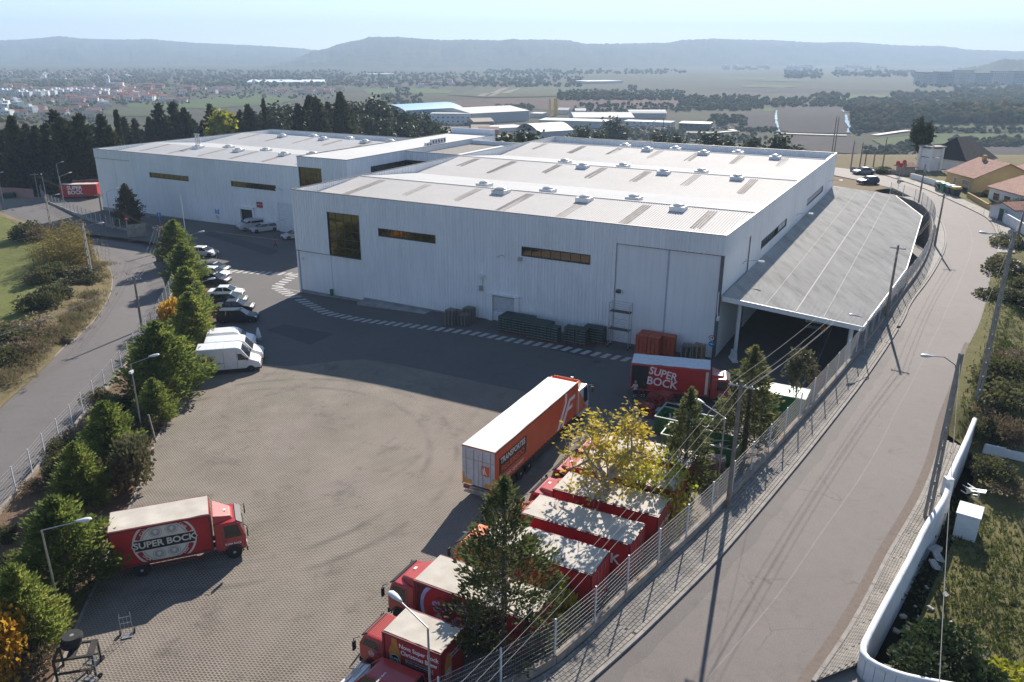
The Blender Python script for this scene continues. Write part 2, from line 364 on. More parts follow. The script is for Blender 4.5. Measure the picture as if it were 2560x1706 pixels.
# asphalt apron in front of the warehouses
PB = -17.2                                        # w of the paver / asphalt border
def wborder(u): return -16.5 if u < 30 else lerp(-16.5, -21.8, sm((u - 30) / 8))
def clipx(u, w, dz):
    p = BP(u, w); lo = yleft(p.y) + 0.0; hi = yright(p.y)
    x = max(lo, min(hi, p.x)); return Vector((x, p.y, yardz(x, p.y) + dz))
mb = MB(); mb.grid(lambda s, t: clipx(lerp(-22, 66, s), lerp(wborder(lerp(-22, 66, s)), 82, t), 0.006), 60, 60)
struct(mb.build('yard_asphalt', M_YARD))
mb = MB(); mb.grid(lambda s, t: clipx(lerp(66, 150, s), lerp(-30, 60, t), 0.006), 50, 50); struct(mb.build('forecourt_asphalt', M_YARD))
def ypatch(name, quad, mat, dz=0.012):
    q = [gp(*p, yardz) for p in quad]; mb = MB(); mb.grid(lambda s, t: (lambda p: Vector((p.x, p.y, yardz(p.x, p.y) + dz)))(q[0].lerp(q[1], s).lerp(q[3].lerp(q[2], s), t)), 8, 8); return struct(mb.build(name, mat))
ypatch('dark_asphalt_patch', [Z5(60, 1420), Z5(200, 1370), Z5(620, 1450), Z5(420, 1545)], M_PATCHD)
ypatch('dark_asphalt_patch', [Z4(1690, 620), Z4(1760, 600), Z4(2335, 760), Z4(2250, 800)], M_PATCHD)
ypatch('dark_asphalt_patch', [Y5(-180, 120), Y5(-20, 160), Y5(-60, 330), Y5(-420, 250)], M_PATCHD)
# painted walkways: every bar a piece
def zebra_bars(pts, width, pitch, parent, skew=0.5):
    L = plen(pts); n = int(L / pitch); q = resample(pts, n + 1)
    for i in range(n):
        d = (q[i + 1] - q[i]).normalized(); s = Vector((-d.y, d.x, 0)); c = q[i].lerp(q[i + 1], 0.5); hw = width / 2; hb = pitch * 0.27
        a = [c - s * hw - d * (hb + skew * hw * 0.5), c - s * hw + d * (hb - skew * hw * 0.5), c + s * hw + d * (hb + skew * hw * 0.5), c + s * hw - d * (hb - skew * hw * 0.5)]
        MB().poly([Vector((p.x, p.y, yardz(p.x, p.y) + 0.018)) for p in a]).build('painted_bar', M_PAINT, parent)
wk = struct(bpy.data.objects.new('painted_walkway', None)); COL.objects.link(wk)
wk['label'] = 'dashed white painted walkway along the foot of the warehouse'
zebra_bars([gp(*Z5(*q), yardz) for q in ((325, 1160), (560, 1280), (860, 1340), (1300, 1390), (1800, 1450), (2130, 1510))] + [gp(*Y4(*q), yardz) for q in ((880, 50), (1200, 110), (1500, 160))], 1.35, 1.05, wk)
wk2 = struct(bpy.data.objects.new('painted_walkway', None)); COL.objects.link(wk2); wk2['label'] = 'dashed white painted walkway crossing the sunlit forecourt'
zebra_bars([gp(*q, yardz) for q in (Z4(1865, 925), Z5(30, 945), Z5(300, 955), Z5(230, 1000), Z5(130, 1060), Z5(220, 1110), Z5(310, 1150))], 1.5, 1.0, wk2)
for i, q in enumerate(([Z4(1800, 1040), Z4(1930, 1062)], [Z4(1960, 1130), Z4(2060, 1155)], [Z5(190, 1072), Z5(335, 1098)], [Z4(1800, 600), Z4(2330, 670)])):
    a, b = [gp(*p, yardz) for p in q]; d = (b - a).normalized(); s = Vector((-d.y, d.x, 0)) * 0.07
    mb = MB(); mb.grid(lambda k, t: (lambda p: Vector((p.x, p.y, yardz(p.x, p.y) + 0.018)))(a.lerp(b, t) + s * (2 * k - 1)), 1, 12); struct(mb.build('painted_line', M_PAINT))
for q in (((1515, 440), (1720, 160)), ((1810, 400), (1960, 40))):
    a, b = [gp(*Y5(*p), yardz) for p in q]; d = (b - a).normalized(); s = Vector((-d.y, d.x, 0)) * 0.07
    struct(MB().poly([Vector((p.x, p.y, 0.02)) for p in (a - s, a + s, b + s, b - s)]).build('painted_line', M_PAINT))
# manhole covers
for q in (Y4(1225, 170),):
    p = gp(*q, yardz); MBm = MB().lathe([(0.42, 0), (0.42, 0.025), (0.38, 0.03)], 20); o = MBm.build('manhole_cover', simple('cast_iron', (0.06, 0.058, 0.056), 0.6)); o.location = (p.x, p.y, p.z + 0.005)
    tag(o, 'round cast iron manhole cover set in the shaded asphalt', 'manhole')
# ================================================================== right road, pavement, kerbs
struct(strip(resample(KERB_R, 160), resample(EDGE_R, 160), 160, 6, rz, 0.0).build('road', M_ROAD))
# worn patches along the gutter
def rpatch(pts, mat, dz=0.005):
    MBp = MB().poly([(lambda p: Vector((p.x, p.y, rz(p.x, p.y) + dz)))(gp(*p, rz)) for p in pts]); return struct(MBp.build('worn_road_patch', mat))
# right pavement: kerb stones one by one, paving blocks: nearest 300 one by one, the rest joined
sw_in = resample(offs(FENCE_R, 0.16), 240); sw_out = resample(offs(KERB_R[:-4], -0.24), 240)
SWL = [Vector((p.x, p.y, rz(p.x, p.y) + 0.085)) for p in sw_in]; SWO = []
for p in SWL:                                      # nearest point on the kerb line for each fence point
    q = min(sw_out, key=lambda s: (s.x - p.x) ** 2 + (s.y - p.y) ** 2); SWO.append(Vector((q.x, q.y, rz(q.x, q.y) + 0.085)))
swbed = MB()
for i in range(len(SWL) - 1): swbed.quad(SWL[i], SWL[i + 1], SWO[i + 1], SWO[i])
side = struct(swbed.build('pavement', M_PAVEJ))
def kerbstones(line, parent, zf, L=1.0, wd=0.2, h=0.14, side_=-1):
    n = max(2, int(plen(line) / L)); q = resample(line, n + 1); me = None
    for i in range(n):
        a, b = q[i], q[i + 1]; d = (b - a); d.z = 0; d.normalize(); s = Vector((d.y, -d.x, 0)) * (wd * side_); e = d * 0.008
        A_, B_ = a + e, b - e; z0 = zf(a.x, a.y); z1 = zf(b.x, b.y); j = random.uniform(-0.006, 0.006)
        bt = [Vector((p.x, p.y, zz - 0.1)) for p, zz in ((A_, z0), (B_, z1), (B_ + s, z1), (A_ + s, z0))]; tp = [Vector((p.x, p.y, p.z + 0.1 + h + j)) for p in bt]
        MB().hexa(bt, tp).build('kerb_stone', M_KERB, parent)
near = [p for p in resample(KERB_R, 160) if p.y < 75]; kerbstones(near, side, rz)
far = [p for p in resample(KERB_R[:-4], 200) if p.y >= 74.5]; mb = MB()
for a, b in zip(far, far[1:]):
    d = (b - a); d.z = 0; d.normalize(); s = Vector((d.y, -d.x, 0)) * -0.2
    bt = [Vector((p.x, p.y, rz(p.x, p.y) - 0.1)) for p in (a, b, b + s, a + s)]; mb.hexa(bt, [p + Vector((0, 0, 0.24)) for p in bt])
mb.build('kerb_line', M_KERB, side)
def pavers(A_, B_, parent, zoff, bl=0.22, bw=0.11, nsingle=290, ymax=80):
    """running-bond blocks on the strip between two lines, long side along the street"""
    L = plen(A_); rows = int(L / bl); a = resample(A_, rows + 1); b = resample(B_, rows + 1); blocks = []
    for i in range(rows):
        if a[i].y > ymax: break
        wdt = (b[i] - a[i]).length; n = int(wdt / bw)
        for j in range(n):
            sh = 0.5 if j % 2 else 0.0
            def P(t, s):
                p = a[i].lerp(a[i + 1], t); q = b[i].lerp(b[i + 1], t); return p.lerp(q, s)
            g_ = 0.012; t0, t1 = sh + g_ / bl, sh + 1 - g_ / bl; s0, s1 = (j + 0.07) / n, (j + 0.93) / n
            c = [P(t0, s0), P(t1, s0), P(t1, s1), P(t0, s1)]; blocks.append((c[0].length, c))
    blocks.sort(key=lambda k: k[0]); rest = MB()
    for k, (_, c) in enumerate(blocks):
        dz = zoff + random.uniform(-0.004, 0.004); tp = [p + Vector((0, 0, dz)) for p in c]
        if k < nsingle: MB().hexa([p - Vector((0, 0, 0.05)) for p in tp], tp).build('paving_block', M_PAVER, parent)
        else: rest.hexa([p - Vector((0, 0, 0.03)) for p in tp], tp)
    if rest.v: tag(rest.build('paving_blocks', M_PAVER, parent), kind='stuff')
iy = [i for i, p in enumerate(SWL) if p.y > 27.0]
pavers(SWL[iy[0]:], SWO[iy[0]:], side, 0.022, 0.3, 0.21, 290, 95)
fp = [i for i, p in enumerate(SWL) if p.y > 94]
MBp = MB()
for i in fp[:-1]: MBp.quad(*[p + Vector((0, 0, 0.02)) for p in (SWL[i], SWL[i + 1], SWO[i + 1], SWO[i])])
MBp.build('far_paving', m_pave('far_paving_pattern', (0.3, 0.275, 0.25), 0.3, 0.3), side)
# near right pavement with its white boundary wall
CAPX = [gp(*q, rz, 0.95) for q in [Y7(*q) for q in ((905, 1320), (1000, 1130), (1150, 850), (1300, 580), (1420, 330), (1500, 230), (1580, 90))] + [Y6(1700, 1330), Y6(1800, 1110), Y6(1870, 960), Y6(1930, 810)]]
CAPX = [Vector((p.x, p.y, rz(p.x, p.y))) for p in CAPX]
e2 = [p for p in resample(EDGE_R, 300) if p.y < CAPX[-1].y - 1.2]; cp = resample(CAPX, 60)
nearside = [Vector((p.x, p.y, rz(p.x, p.y) + 0.085)) for p in resample([p for p in e2 if p.y > CAPX[0].y - 1.0], 50)]
IN = [];
for p in nearside:
    q = min(cp, key=lambda s: (s.x - p.x) ** 2 + (s.y - p.y) ** 2); IN.append(Vector((q.x - 0.1, q.y, rz(q.x, q.y) + 0.085)))
OUT = [p + Vector((0.14, -0.07, 0)) for p in nearside]
mb = MB()
for i in range(len(IN) - 1): mb.quad(OUT[i], OUT[i + 1], IN[i + 1], IN[i])
side2 = struct(mb.build('footpath', M_PAVEJ)); kerbstones([Vector((p.x, p.y, 0)) for p in nearside], side2, rz, 1.1, 0.2, 0.13, 1)
pavers(OUT, IN, side2, 0.022, 0.3, 0.21, 290, 60)

# pale joint down the carriageway, dark repaired gutter strip, dusty right edge, driveway mouth
M_JOINT = m_asphalt('pale_road_joint', (0.19, 0.168, 0.157), 0.3, False); M_REPAIR = m_asphalt('repaired_gutter', (0.122, 0.108, 0.101), 0.35); M_DUST = m_soil('dusty_road_edge', (0.175, 0.138, 0.115), (0.2, 0.162, 0.136), (0.16, 0.135, 0.118), 0.8, 0.2, 0.02)
ka = resample(KERB_R, 160); ea = resample(EDGE_R, 160); EB = []
for q in ka: EB.append(min(ea, key=lambda s: (s.x - q.x) ** 2 + (s.y - q.y) ** 2))
def lane(name, f0, f1, mat, dz, jit, ymin, ymax, seed):
    a = []; b = []
    for i, (k_, e_) in enumerate(zip(ka, EB)):
        if not ymin < k_.y < ymax: continue
        j = jit * noise.noise(Vector((i * 0.9, seed, 0))); a.append(k_.lerp(e_, f0)); b.append(k_.lerp(e_, f1 + j))
    mb = MB()
    for i in range(len(a) - 1): mb.quad(*[Vector((p.x, p.y, rz(p.x, p.y) + dz)) for p in (a[i], a[i + 1], b[i + 1], b[i])])
    return struct(mb.build(name, mat))
lane('road_joint', 0.5, 0.513, M_JOINT, 0.004, 0.006, 10, 150, 1); lane('road_repair_strip', 0.0, 0.12, M_REPAIR, 0.003, 0.04, 10, 75, 2); lane('road_dust', 0.93, 1.0, M_DUST, 0.003, 0.0, 10, 75, 3)
struct(MB().poly([Vector((x, y, 1.25)) for x, y in ((4, 14), (26, 14), (21, 29.5), (17.2, 31.2), (15.2, 31.0))]).build('driveway', m_asphalt('driveway_concrete', (0.22, 0.2, 0.18), 0.3)))
# ================================================================== warehouses
def m_clad(name, col, streak=0.5, rust=0.0, ax='z'):
    t = NT(name); v = t.coord(scale=(1.4, 1.4, 0.09) if ax == 'z' else (1, 1, 1)); n = t.noise(v, 1.6, 5, 0.65)
    v2 = t.coord(); b = t.noise(v2, 0.12, 4, 0.6); f = t.noise(v2, 2.2, 5, 0.7)
    c = t.ramp(n, [(0.36, tuple(x * 0.55 for x in col)), (0.6, col)]); c = t.mix(1 - streak, c, col)
    c = t.mix(0.45, c, t.ramp(b, [(0.3, tuple(x * 0.82 for x in col)), (0.7, tuple(min(1, x * 1.08) for x in col))]))
    if rust: c = t.mix(t.math('MULTIPLY', t.ramp(f, [(0.5, 0.0), (0.75, 1.0)]), rust), c, (0.42, 0.33, 0.27))
    t.base(c); t.rough(0.55 if ax == 'z' else 0.8); t.b.inputs['Specular IOR Level'].default_value = 0.3; return t.mat
M_CLAD = m_clad('white_ribbed_cladding', (0.82, 0.825, 0.83), 0.34)
M_PANEL = m_clad('plain_white_panel', (0.78, 0.785, 0.79), 0.3)
M_ROOF = m_clad('roof_sheet', (0.56, 0.54, 0.515), 0.2, 0.26, 'x')
M_ROOFB = m_clad('smooth_roof_sheet', (0.52, 0.52, 0.515), 0.2, 0.12, 'x')
M_COPE = simple('dark_coping', (0.09, 0.085, 0.08), 0.6)
M_FRAME = simple('dark_window_frame', (0.05, 0.052, 0.055), 0.5)
M_PLINTH = simple('grey_plinth', (0.3, 0.3, 0.295), 0.9, var=0.2, scale=0.8, bump=0.15, dirt=((0.12, 0.115, 0.11), 0.8))
M_DIRTYSTRIP = simple('grimy_rooflight_sheet', (0.35, 0.31, 0.275), 0.95, var=0.3, scale=1.5, spec=0.05)
M_DOME = simple('milky_dome', (0.72, 0.68, 0.58), 0.25, var=0.05)
M_WHITEM = simple('white_metal', (0.68, 0.68, 0.67), 0.45, var=0.06)
M_GALV = simple('galvanised_steel', (0.42, 0.43, 0.44), 0.42, metal=0.75, var=0.15)
M_DARK = simple('dark_interior', (0.02, 0.02, 0.022), 0.9)
M_RED = simple('red_panel', (0.35, 0.018, 0.02), 0.45, var=0.1)
t = NT('bronze_glass'); t.base((0.17, 0.147, 0.112)); t.b.inputs['Metallic'].default_value = 1.0; t.rough(0.04); t.bump(t.noise(t.coord(), 0.7, 2), 0.06, 0.05); M_BRONZE = t.mat
t = NT('dark_glass'); t.base((0.012, 0.014, 0.016)); t.rough(0.05); t.b.inputs['Specular IOR Level'].default_value = 0.8; M_GLASS = t.mat
UP = Vector((0, 0, 1))
def ribs(mb, o, du, n, L, h, pitch=0.4, depth=0.07, top=0.45, mi=0, dv=None):
    """trapezoid ribbed sheet: o corner, du along, height h along dv (default up), n outward"""
    dv = dv if dv is not None else UP * h
    k = max(1, round(L / pitch)); p = L / k; prof = []
    for i in range(k):
        x = i * p; prof += [(x, 0.0), (x + p * (1 - top) * 0.72, 0.0), (x + p * (1 - top), depth), (x + p * 0.93, depth)]
    prof.append((L, 0.0)); vs = []
    for x, d in prof: q = o + du * x + n * d; vs += [q, q + dv]
    mb.add(vs, [(2 * i, 2 * i + 2, 2 * i + 3, 2 * i + 1) for i in range(len(prof) - 1)], mi)
def window(parent, o, du, n, L, h, cols, rows, name='window', glass=None, fm=None, depth=0.12):
    """framed window in the plane of the wall; panes are pieces of their own"""
    glass = glass or M_BRONZE; fm = fm or M_FRAME
    f = MB(); b = 0.07; o = o - n * 0.07
    def bar(x0, x1, z0, z1, d0=-0.05, d1=0.05):
        bt = [o + du * x0 + n * d0, o + du * x1 + n * d0, o + du * x1 + n * d1, o + du * x0 + n * d1]; f.hexa([q + UP * z0 for q in bt], [q + UP * z1 for q in bt])
    bar(0, L, 0, b, -.05, .17); bar(0, L, h - b, h, -.05, .15); bar(0, b, b, h - b, -.05, .15); bar(L - b, L, b, h - b, -.05, .15)
    for i in range(1, cols): bar(L * i / cols - 0.03, L * i / cols + 0.03, b, h - b, -0.04, 0.04)
    for j in range(1, rows):
        for i in range(cols): bar(max(b, L * i / cols + 0.03), min(L - b, L * (i + 1) / cols - 0.03), h * j / rows - 0.03, h * j / rows + 0.03, -0.038, 0.038)
    w = f.build(name, fm, parent)
    for i in range(cols):
        for j in range(rows):
            x0 = L * i / cols + 0.02; x1 = L * (i + 1) / cols - 0.02; z0 = h * j / rows + 0.02; z1 = h * (j + 1) / rows - 0.02
            tl = random.uniform(-0.004, 0.004)
            q = [o + du * x0 + UP * z0, o + du * x1 + UP * z0, o + du * x1 + UP * z1, o + du * x0 + UP * z1]
            q[2] = q[2] + n * tl; q[3] = q[3] + n * tl
            MB().poly(q).build('pane', glass, w)
    return w
def roofslope(parent, u0, u1, wa, za, wb, zb, mat, name='roof_sheet', pitch=0.3):
    mb = MB(); o = BP(u0, wa, za); dv = BP(u0, wb, zb) - o; n = UV.cross(dv).normalized()
    if n.z < 0: n = -n
    ribs(mb, o, UV, n, u1 - u0, 0, pitch, 0.05, 0.35, 0, dv)
    return mb.build(name, mat, parent)
def dome(parent, u, w, z):
    mb = MB(); mb.box((-0.85, -0.85, -0.25), (0.85, 0.85, 0.42)); o = mb.build('skylight', M_WHITEM, parent, bevel=0.03); o.location = BP(u, w, z); o.rotation_euler = (0, 0, TH)
    prof = [(0.72 * math.cos(a), 0.42 + 0.32 * math.sin(a)) for a in [R(x) for x in (0, 18, 36, 54, 72, 88)]]
    MB().lathe([(0.76, 0.42)] + prof, 20).build('skylight_dome', M_DOME, o, smooth=True); return o
FN = -NV                                            # outward normal of the fronts
SN = -UV                                            # outward normal of the right sides
def uw_px(px, py, z): p = at(px, py, z); return uwof(p.x, p.y)
def lampwall(parent, P, n, L=1.4, along=None):
    mb = MB(); mb.path([P, P + n * 0.25 + UP * 0.35, P + n * L * 0.7 + UP * 0.55, P + n * L + UP * 0.5], 0.035, 6); o = mb.build('wall_lamp', M_GALV, parent)
    q = P + n * (L + 0.2) + UP * 0.5; MB().tube(q - n * 0.3, q + n * 0.3, 0.09, 0.13, 8).build('lamp_head', M_WHITEM, o); return o
# ------------------------------------------------------------------ near warehouse
W = thing('warehouse', 'white ribbed warehouse with three ridged roof bays, brown strip windows and side canopy', 'warehouse', (0, 0, 0))
LU, DW, HT = 54.5, 78.0, 12.5
wf = MB()
def fr(u0, u1, z0, z1, w=0.0, mb=None, mat=None): ribs(mb if mb is not None else wf, BP(u1, w, z0), -UV, FN, u1 - u0, z1 - z0)
# front: rectangles between the openings (u from the right corner)
fr(0, 11.0, 10.55, HT); fr(11.0, 44.0, 9.0, HT); fr(44.0, LU, 10.22, HT)
fr(11.0, 13.82, 0, 9.0); fr(13.82, 21.87, 0.0 + 3.12, 7.95); fr(13.82, 22.1, 0, 3.12); fr(21.87, 33.05, 3.12, 9.0); fr(26.0, 33.05, 0, 3.12)
fr(33.05, 41.12, 0, 8.03); fr(41.12, 44.0, 0, 9.0); fr(48.87, LU, 4.8, 10.22)
front = wf.build('front_cladding', M_CLAD, W)
def slab(name, u0, u1, w0, w1, z0, z1, mat, parent=W):
    b = [BP(u0, w0), BP(u1, w0), BP(u1, w1), BP(u0, w1)]; return MB().hexa([Vector((p.x, p.y, z0)) for p in b], [Vector((p.x, p.y, z1)) for p in b]).build(name, mat, parent)
# plain recessed panels with joints
slab('recessed_panel', 0.05, 5.46, 0.12, 0.4, 0.0, 10.62, M_PANEL); slab('recessed_panel', 5.54, 10.98, 0.12, 0.4, 0.0, 10.62, M_PANEL)
slab('panel_joint', 5.40, 5.60, 0.115, 0.13, 0.0, 10.55, simple('joint_grey', (0.4, 0.43, 0.47), 0.7))
slab('recessed_panel', 44.05, 48.86, 0.15, 0.4, -1.6, 4.85, M_PANEL); slab('recessed_panel', 48.94, LU - 0.4, 0.15, 0.4, -1.6, 4.85, M_PANEL)
slab('soffit', 44.0, LU, 0.0, 0.42, 4.72, 4.78, M_COPE); slab('soffit', 0.0, 11.0, 0.0, 0.4, 10.48, 10.54, M_COPE)
slab('plinth', 10.9, 44.0, 0.06, 0.45, -1.8, 0.0, M_PLINTH); slab('plinth_step', 30.5, 44.0, -1.3, 0.06, -1.8, -0.28, M_PLINTH)
slab('plinth', 44.0, LU - 0.3, 0.1, 0.42, -1.8, -0.45, M_PLINTH); slab('wall_core', 0.3, LU - 0.1, 0.45, 0.7, -1.8, 12.3, M_PANEL)
slab('corner_post', 0.0, 0.35, 0.0, 0.1, 0, 10.5, simple('dark_steel_post', (0.14, 0.15, 0.16), 0.5, 0.6))
window(W, BP(48.87, 0, 4.8), -UV, FN, 4.87, 5.42, 4, 5); window(W, BP(41.12, 0, 8.03), -UV, FN, 8.07, 0.97, 8, 1); window(W, BP(21.87, 0, 7.95), -UV, FN, 8.05, 1.0, 7, 1)
# roller door
d = MB(); o = BP(26.0, 0, 0)
def ubox(mb, u0, u1, w0, w1, z0, z1, mi=0):
    b = [BP(u0, w0), BP(u1, w0), BP(u1, w1), BP(u0, w1)]; mb.hexa([Vector((p.x, p.y, z0)) for p in b], [Vector((p.x, p.y, z1)) for p in b], mi)
ubox(d, 22.1, 22.62, -0.25, 0.1, 0, 3.1); ubox(d, 25.45, 26.0, -0.25, 0.1, 0, 3.1); ubox(d, 22.1, 26.0, -0.4, 0.1, 3.1, 3.24)
rd = d.build('loading_door', M_PANEL, W); dm = simple('roller_slats', (0.5, 0.51, 0.53), 0.6); dm2 = simple('roller_slats_white', (0.68, 0.69, 0.7), 0.6)
for i in range(8):
    q = MB(); ubox(q, 22.64, 25.43, -0.02 - 0.012 * (i % 2), 0.05, i * 0.36 + 0.02, i * 0.36 + 0.37); q.build('door_panel', dm2 if i < 3 else dm, rd)
# right side wall (faces +x), ribbed, with strip windows
ws = MB()
def sd(w0, w1, z0, z1): ribs(ws, BP(0, w0, z0), NV, SN, w1 - w0, z1 - z0)
sd(0, 76.5, 10.42, HT); sd(11.3, 17.0, 0, 10.42); sd(17.0, 32.4, 8.65, 10.42); sd(17.0, 32.4, 0, 7.68); sd(32.4, 48.4, 0, 10.42); sd(48.4, 63.8, 8.65, 10.42); sd(48.4, 63.8, 0, 7.68); sd(63.8, 72, 0, 10.42)
ws.build('side_cladding', M_CLAD, W)
slab('recessed_panel', 0.1, 0.35, 0.2, 11.3, 0, 10.5, M_PANEL); slab('recessed_panel', 0.1, 0.35, 72, 76.5, 0, 10.5, M_PANEL); slab('wall_core', 0.4, 0.65, 0.7, 76.4, -0.5, 12.3, M_PANEL)
window(W, BP(0, 17.0, 7.68), NV, SN, 9.7, 0.97, 8, 1, glass=M_GLASS); window(W, BP(0, 26.7, 7.68), NV, SN, 5.7, 0.97, 6, 1, fm=M_FRAME, glass=M_WHITEM)
window(W, BP(0, 48.4, 7.68), NV, SN, 15.4, 0.97, 16, 1, glass=M_WHITEM)
for w_, z_ in ((8.3, 7.9), (40.2, 7.6), (70.2, 8.2)): lampwall(W, BP(0, w_, z_), SN, 1.7)
# back and left walls with visible inner parapets
slab('back_wall', 0.0, LU, 76.5, 76.8, -2, HT - 0.02, M_CLAD)
lw = MB(); ribs(lw, BP(LU - 0.25, 76.5, 10.6), -NV, -UV, 76.3, HT - 10.65); lw.build('left_parapet_lining', M_CLAD, W)
slab('left_wall', LU - 0.24, LU, 0.05, 76.5, -1.8, HT - 0.02, M_CLAD)
bw = MB(); ribs(bw, BP(LU - 0.3, 76.48, 10.6), -UV, FN, LU - 0.6, HT - 10.65); bw.build('back_parapet_lining', M_CLAD, W)
cp = MB(); ubox(cp, 0, LU, -0.06, 0.2, HT - 0.02, HT + 0.05); ubox(cp, -0.06, 0.2, 0.2, 76.5, HT - 0.02, HT + 0.05); ubox(cp, LU - 0.2, LU + 0.06, 0.2, 76.5, HT - 0.02, HT + 0.05); ubox(cp, 0.0, LU, 76.5, 76.85, HT - 0.02, HT + 0.05)
cp.build('coping', M_COPE, W)
RW = [13.6, 39.9, 66.2]
for (u0, u1, wa, za, wb, zb, mt) in ((0.2, LU - 0.26, 0.2, 11.15, 13.6, 12.44, M_ROOF), (0.2, LU - 0.26, 26.7, 11.25, 13.6, 12.44, M_ROOFB), (0.2, LU - 0.26, 26.7, 11.25, 39.9, 12.44, M_ROOF),
                                    (0.2, LU - 0.26, 53.0, 11.25, 39.9, 12.44, M_ROOFB), (0.2, LU - 0.26, 53.0, 11.25, 66.2, 12.44, M_ROOF), (0.2, LU - 0.26, 76.4, 11.3, 66.2, 12.44, M_ROOFB)):
    roofslope(W, u0, u1, wa, za, wb, zb, mt)
for w_ in RW:
    c = MB(); ubox(c, 0.25, LU - 0.3, w_ - 0.16, w_ + 0.16, 12.45, 12.53); c.build('ridge_cap', M_ROOFB, W)
for k, (w0, z0, w1, z1) in enumerate(((0.2, 11.15, 13.6, 12.44), (26.7, 11.25, 39.9, 12.44), (53.0, 11.25, 66.2, 12.44))):
    for i in range(7):
        u = 4.5 + i * 7.4 + (1.2 if k else 0) + random.uniform(-.4, .4); f0 = random.choice((0.42, 0.5, 0.3)); f1 = 0.93
        if u > LU - 2: continue
        q = MB()
        for j in range(4):
            uu = u + j * 0.3; a = BP(uu, lerp(w0, w1, f0 + random.uniform(-.03, .03)), 0); b = BP(uu, lerp(w0, w1, f1), 0); a.z = lerp(z0, z1, f0) + 0.06; b.z = lerp(z0, z1, f1) + 0.06
            s = UV * 0.07; q.quad(a - s, a + s, b + s, b - s)
        q.build('rooflight_strip', M_DIRTYSTRIP, W)
for q in [Z5(1867, 212), Z5(2040, 258), Z6(45, 252), Z6(400, 259), Z6(727, 322), Z6(1110, 327), Z6(1503, 397), Z6(550, 17), Z6(710, 52), Z6(1030, 54), Z6(1380, 102), Z6(1675, 104), Z6(1980, 152), Z2(1950, 1002), Z2(2110, 1024), Z2(2290, 1024), Z3(162, 1050), Z3(393, 1050), Z3(648, 1082)]:
    u, w_ = uw_px(*q, 12.45); k = min(RW, key=lambda r: abs(r - w_)); w_ = k + (1.7 if w_ > k else -1.7); dome(W, u, w_, 12.32)
for (u, z) in ((24.0, 7.4),): lampwall(W, BP(u, 0, z), FN, 1.3)
def small(name, u, w0, w1, du, z0, z1, mat, parent=W): q = MB(); ubox(q, u - du, u + du, w0, w1, z0, z1); return q.build(name, mat, parent, bevel=0.02)
small('flood_light', 10.5, -0.35, 0.05, 0.22, 5.4, 5.75, M_FRAME); small('alarm_box', 22.03, -0.2, 0, 0.25, 7.35, 7.8, M_GALV); small('camera_box', 26.8, -0.6, -0.05, 0.28, 4.95, 5.2, M_WHITEM); small('cable_box', 26.95, -0.25, 0, 0.25, 3.3, 3.9, M_GALV)
q = MB(); q.tube(BP(26.75, -0.12, 3.9), BP(26.75, -0.12, 5.0), 0.03); q.build('conduit', M_GALV, W); small('junction_box', 53.6, -0.1, 0.16, 0.15, 3.6, 3.95, M_WHITEM)
q = MB(); q.path([BP(0.2, -0.15, 7.0), BP(0.1, -0.5, 5.0), BP(-0.1, -0.9, 4.7)], 0.05); q.build('camera_arm', M_WHITEM, W); small('security_camera', -0.2, -1.3, -0.8, 0.12, 4.4, 4.75, M_WHITEM)
# ------------------------------------------------------------------ canopy on the right side
CAN = thing('loading_canopy', 'long grey corrugated canopy roof along the warehouse side', 'canopy', (0, 0, 0))
t = NT('canopy_sheet'); v = t.coord(rot=(0, 0, -TH)); v2 = t.coord(scale=(0.35, 0.05, 1), rot=(0, 0, -TH)); n1 = t.noise(v2, 2.4, 6, 0.65); n2 = t.noise(v, 0.09, 4, 0.6)
c = t.ramp(n1, [(0.34, (0.26, 0.24, 0.215)), (0.48, (0.42, 0.4, 0.37)), (0.66, (0.52, 0.5, 0.46))]); c = t.mix(0.4, c, t.ramp(n2, [(0.3, (0.32, 0.31, 0.29)), (0.7, (0.54, 0.52, 0.48))])); t.base(c); t.rough(0.75); t.b.inputs['Specular IOR Level'].default_value = 0.2; M_CANOPY = t.mat
CB = [at(*Z7(*q), 5.4) for q in ((990, 1400), (1350, 915), (1485, 465), (1240, 300))]; CBU = [uwof(p.x, p.y) for p in CB]
def canu(w):
    pts = sorted([(b, a) for a, b in CBU[:3]]) ; return pl([(b, a) for b, a in pts] + [(CBU[3][1], CBU[3][0])] if CBU[3][1] > pts[-1][0] else pts, w)
WC0, WC1 = CBU[0][1], 78.5
mb = MB(); k = int((WC1 - WC0) / 0.36); prof = []
def canz(u): return 6.45 + u * 0.075                 # u negative to the right
for i in range(k + 1):
    w_ = WC0 + i * 0.36; prof += [(w_, 0.0), (w_ + 0.16, 0.0), (w_ + 0.2, 0.055), (w_ + 0.33, 0.055)]
vs = []
for w_, dz in prof:
    ue = canu(w_); us = max(0.0, 0.0) - 0.05; ws_ = max(w_, 0.3 if False else w_)
    for s in (0, 1): u = lerp(us, ue, s); p = BP(u, ws_); vs.append(Vector((p.x, p.y, canz(u) + dz)))
mb.add(vs, [(2 * i, 2 * i + 1, 2 * i + 3, 2 * i + 2) for i in range(len(prof) - 1)]); mb.build('canopy_sheet', M_CANOPY, CAN)
M_SEAM = simple('pale_seam', (0.46, 0.44, 0.41), 0.95, spec=0.05)
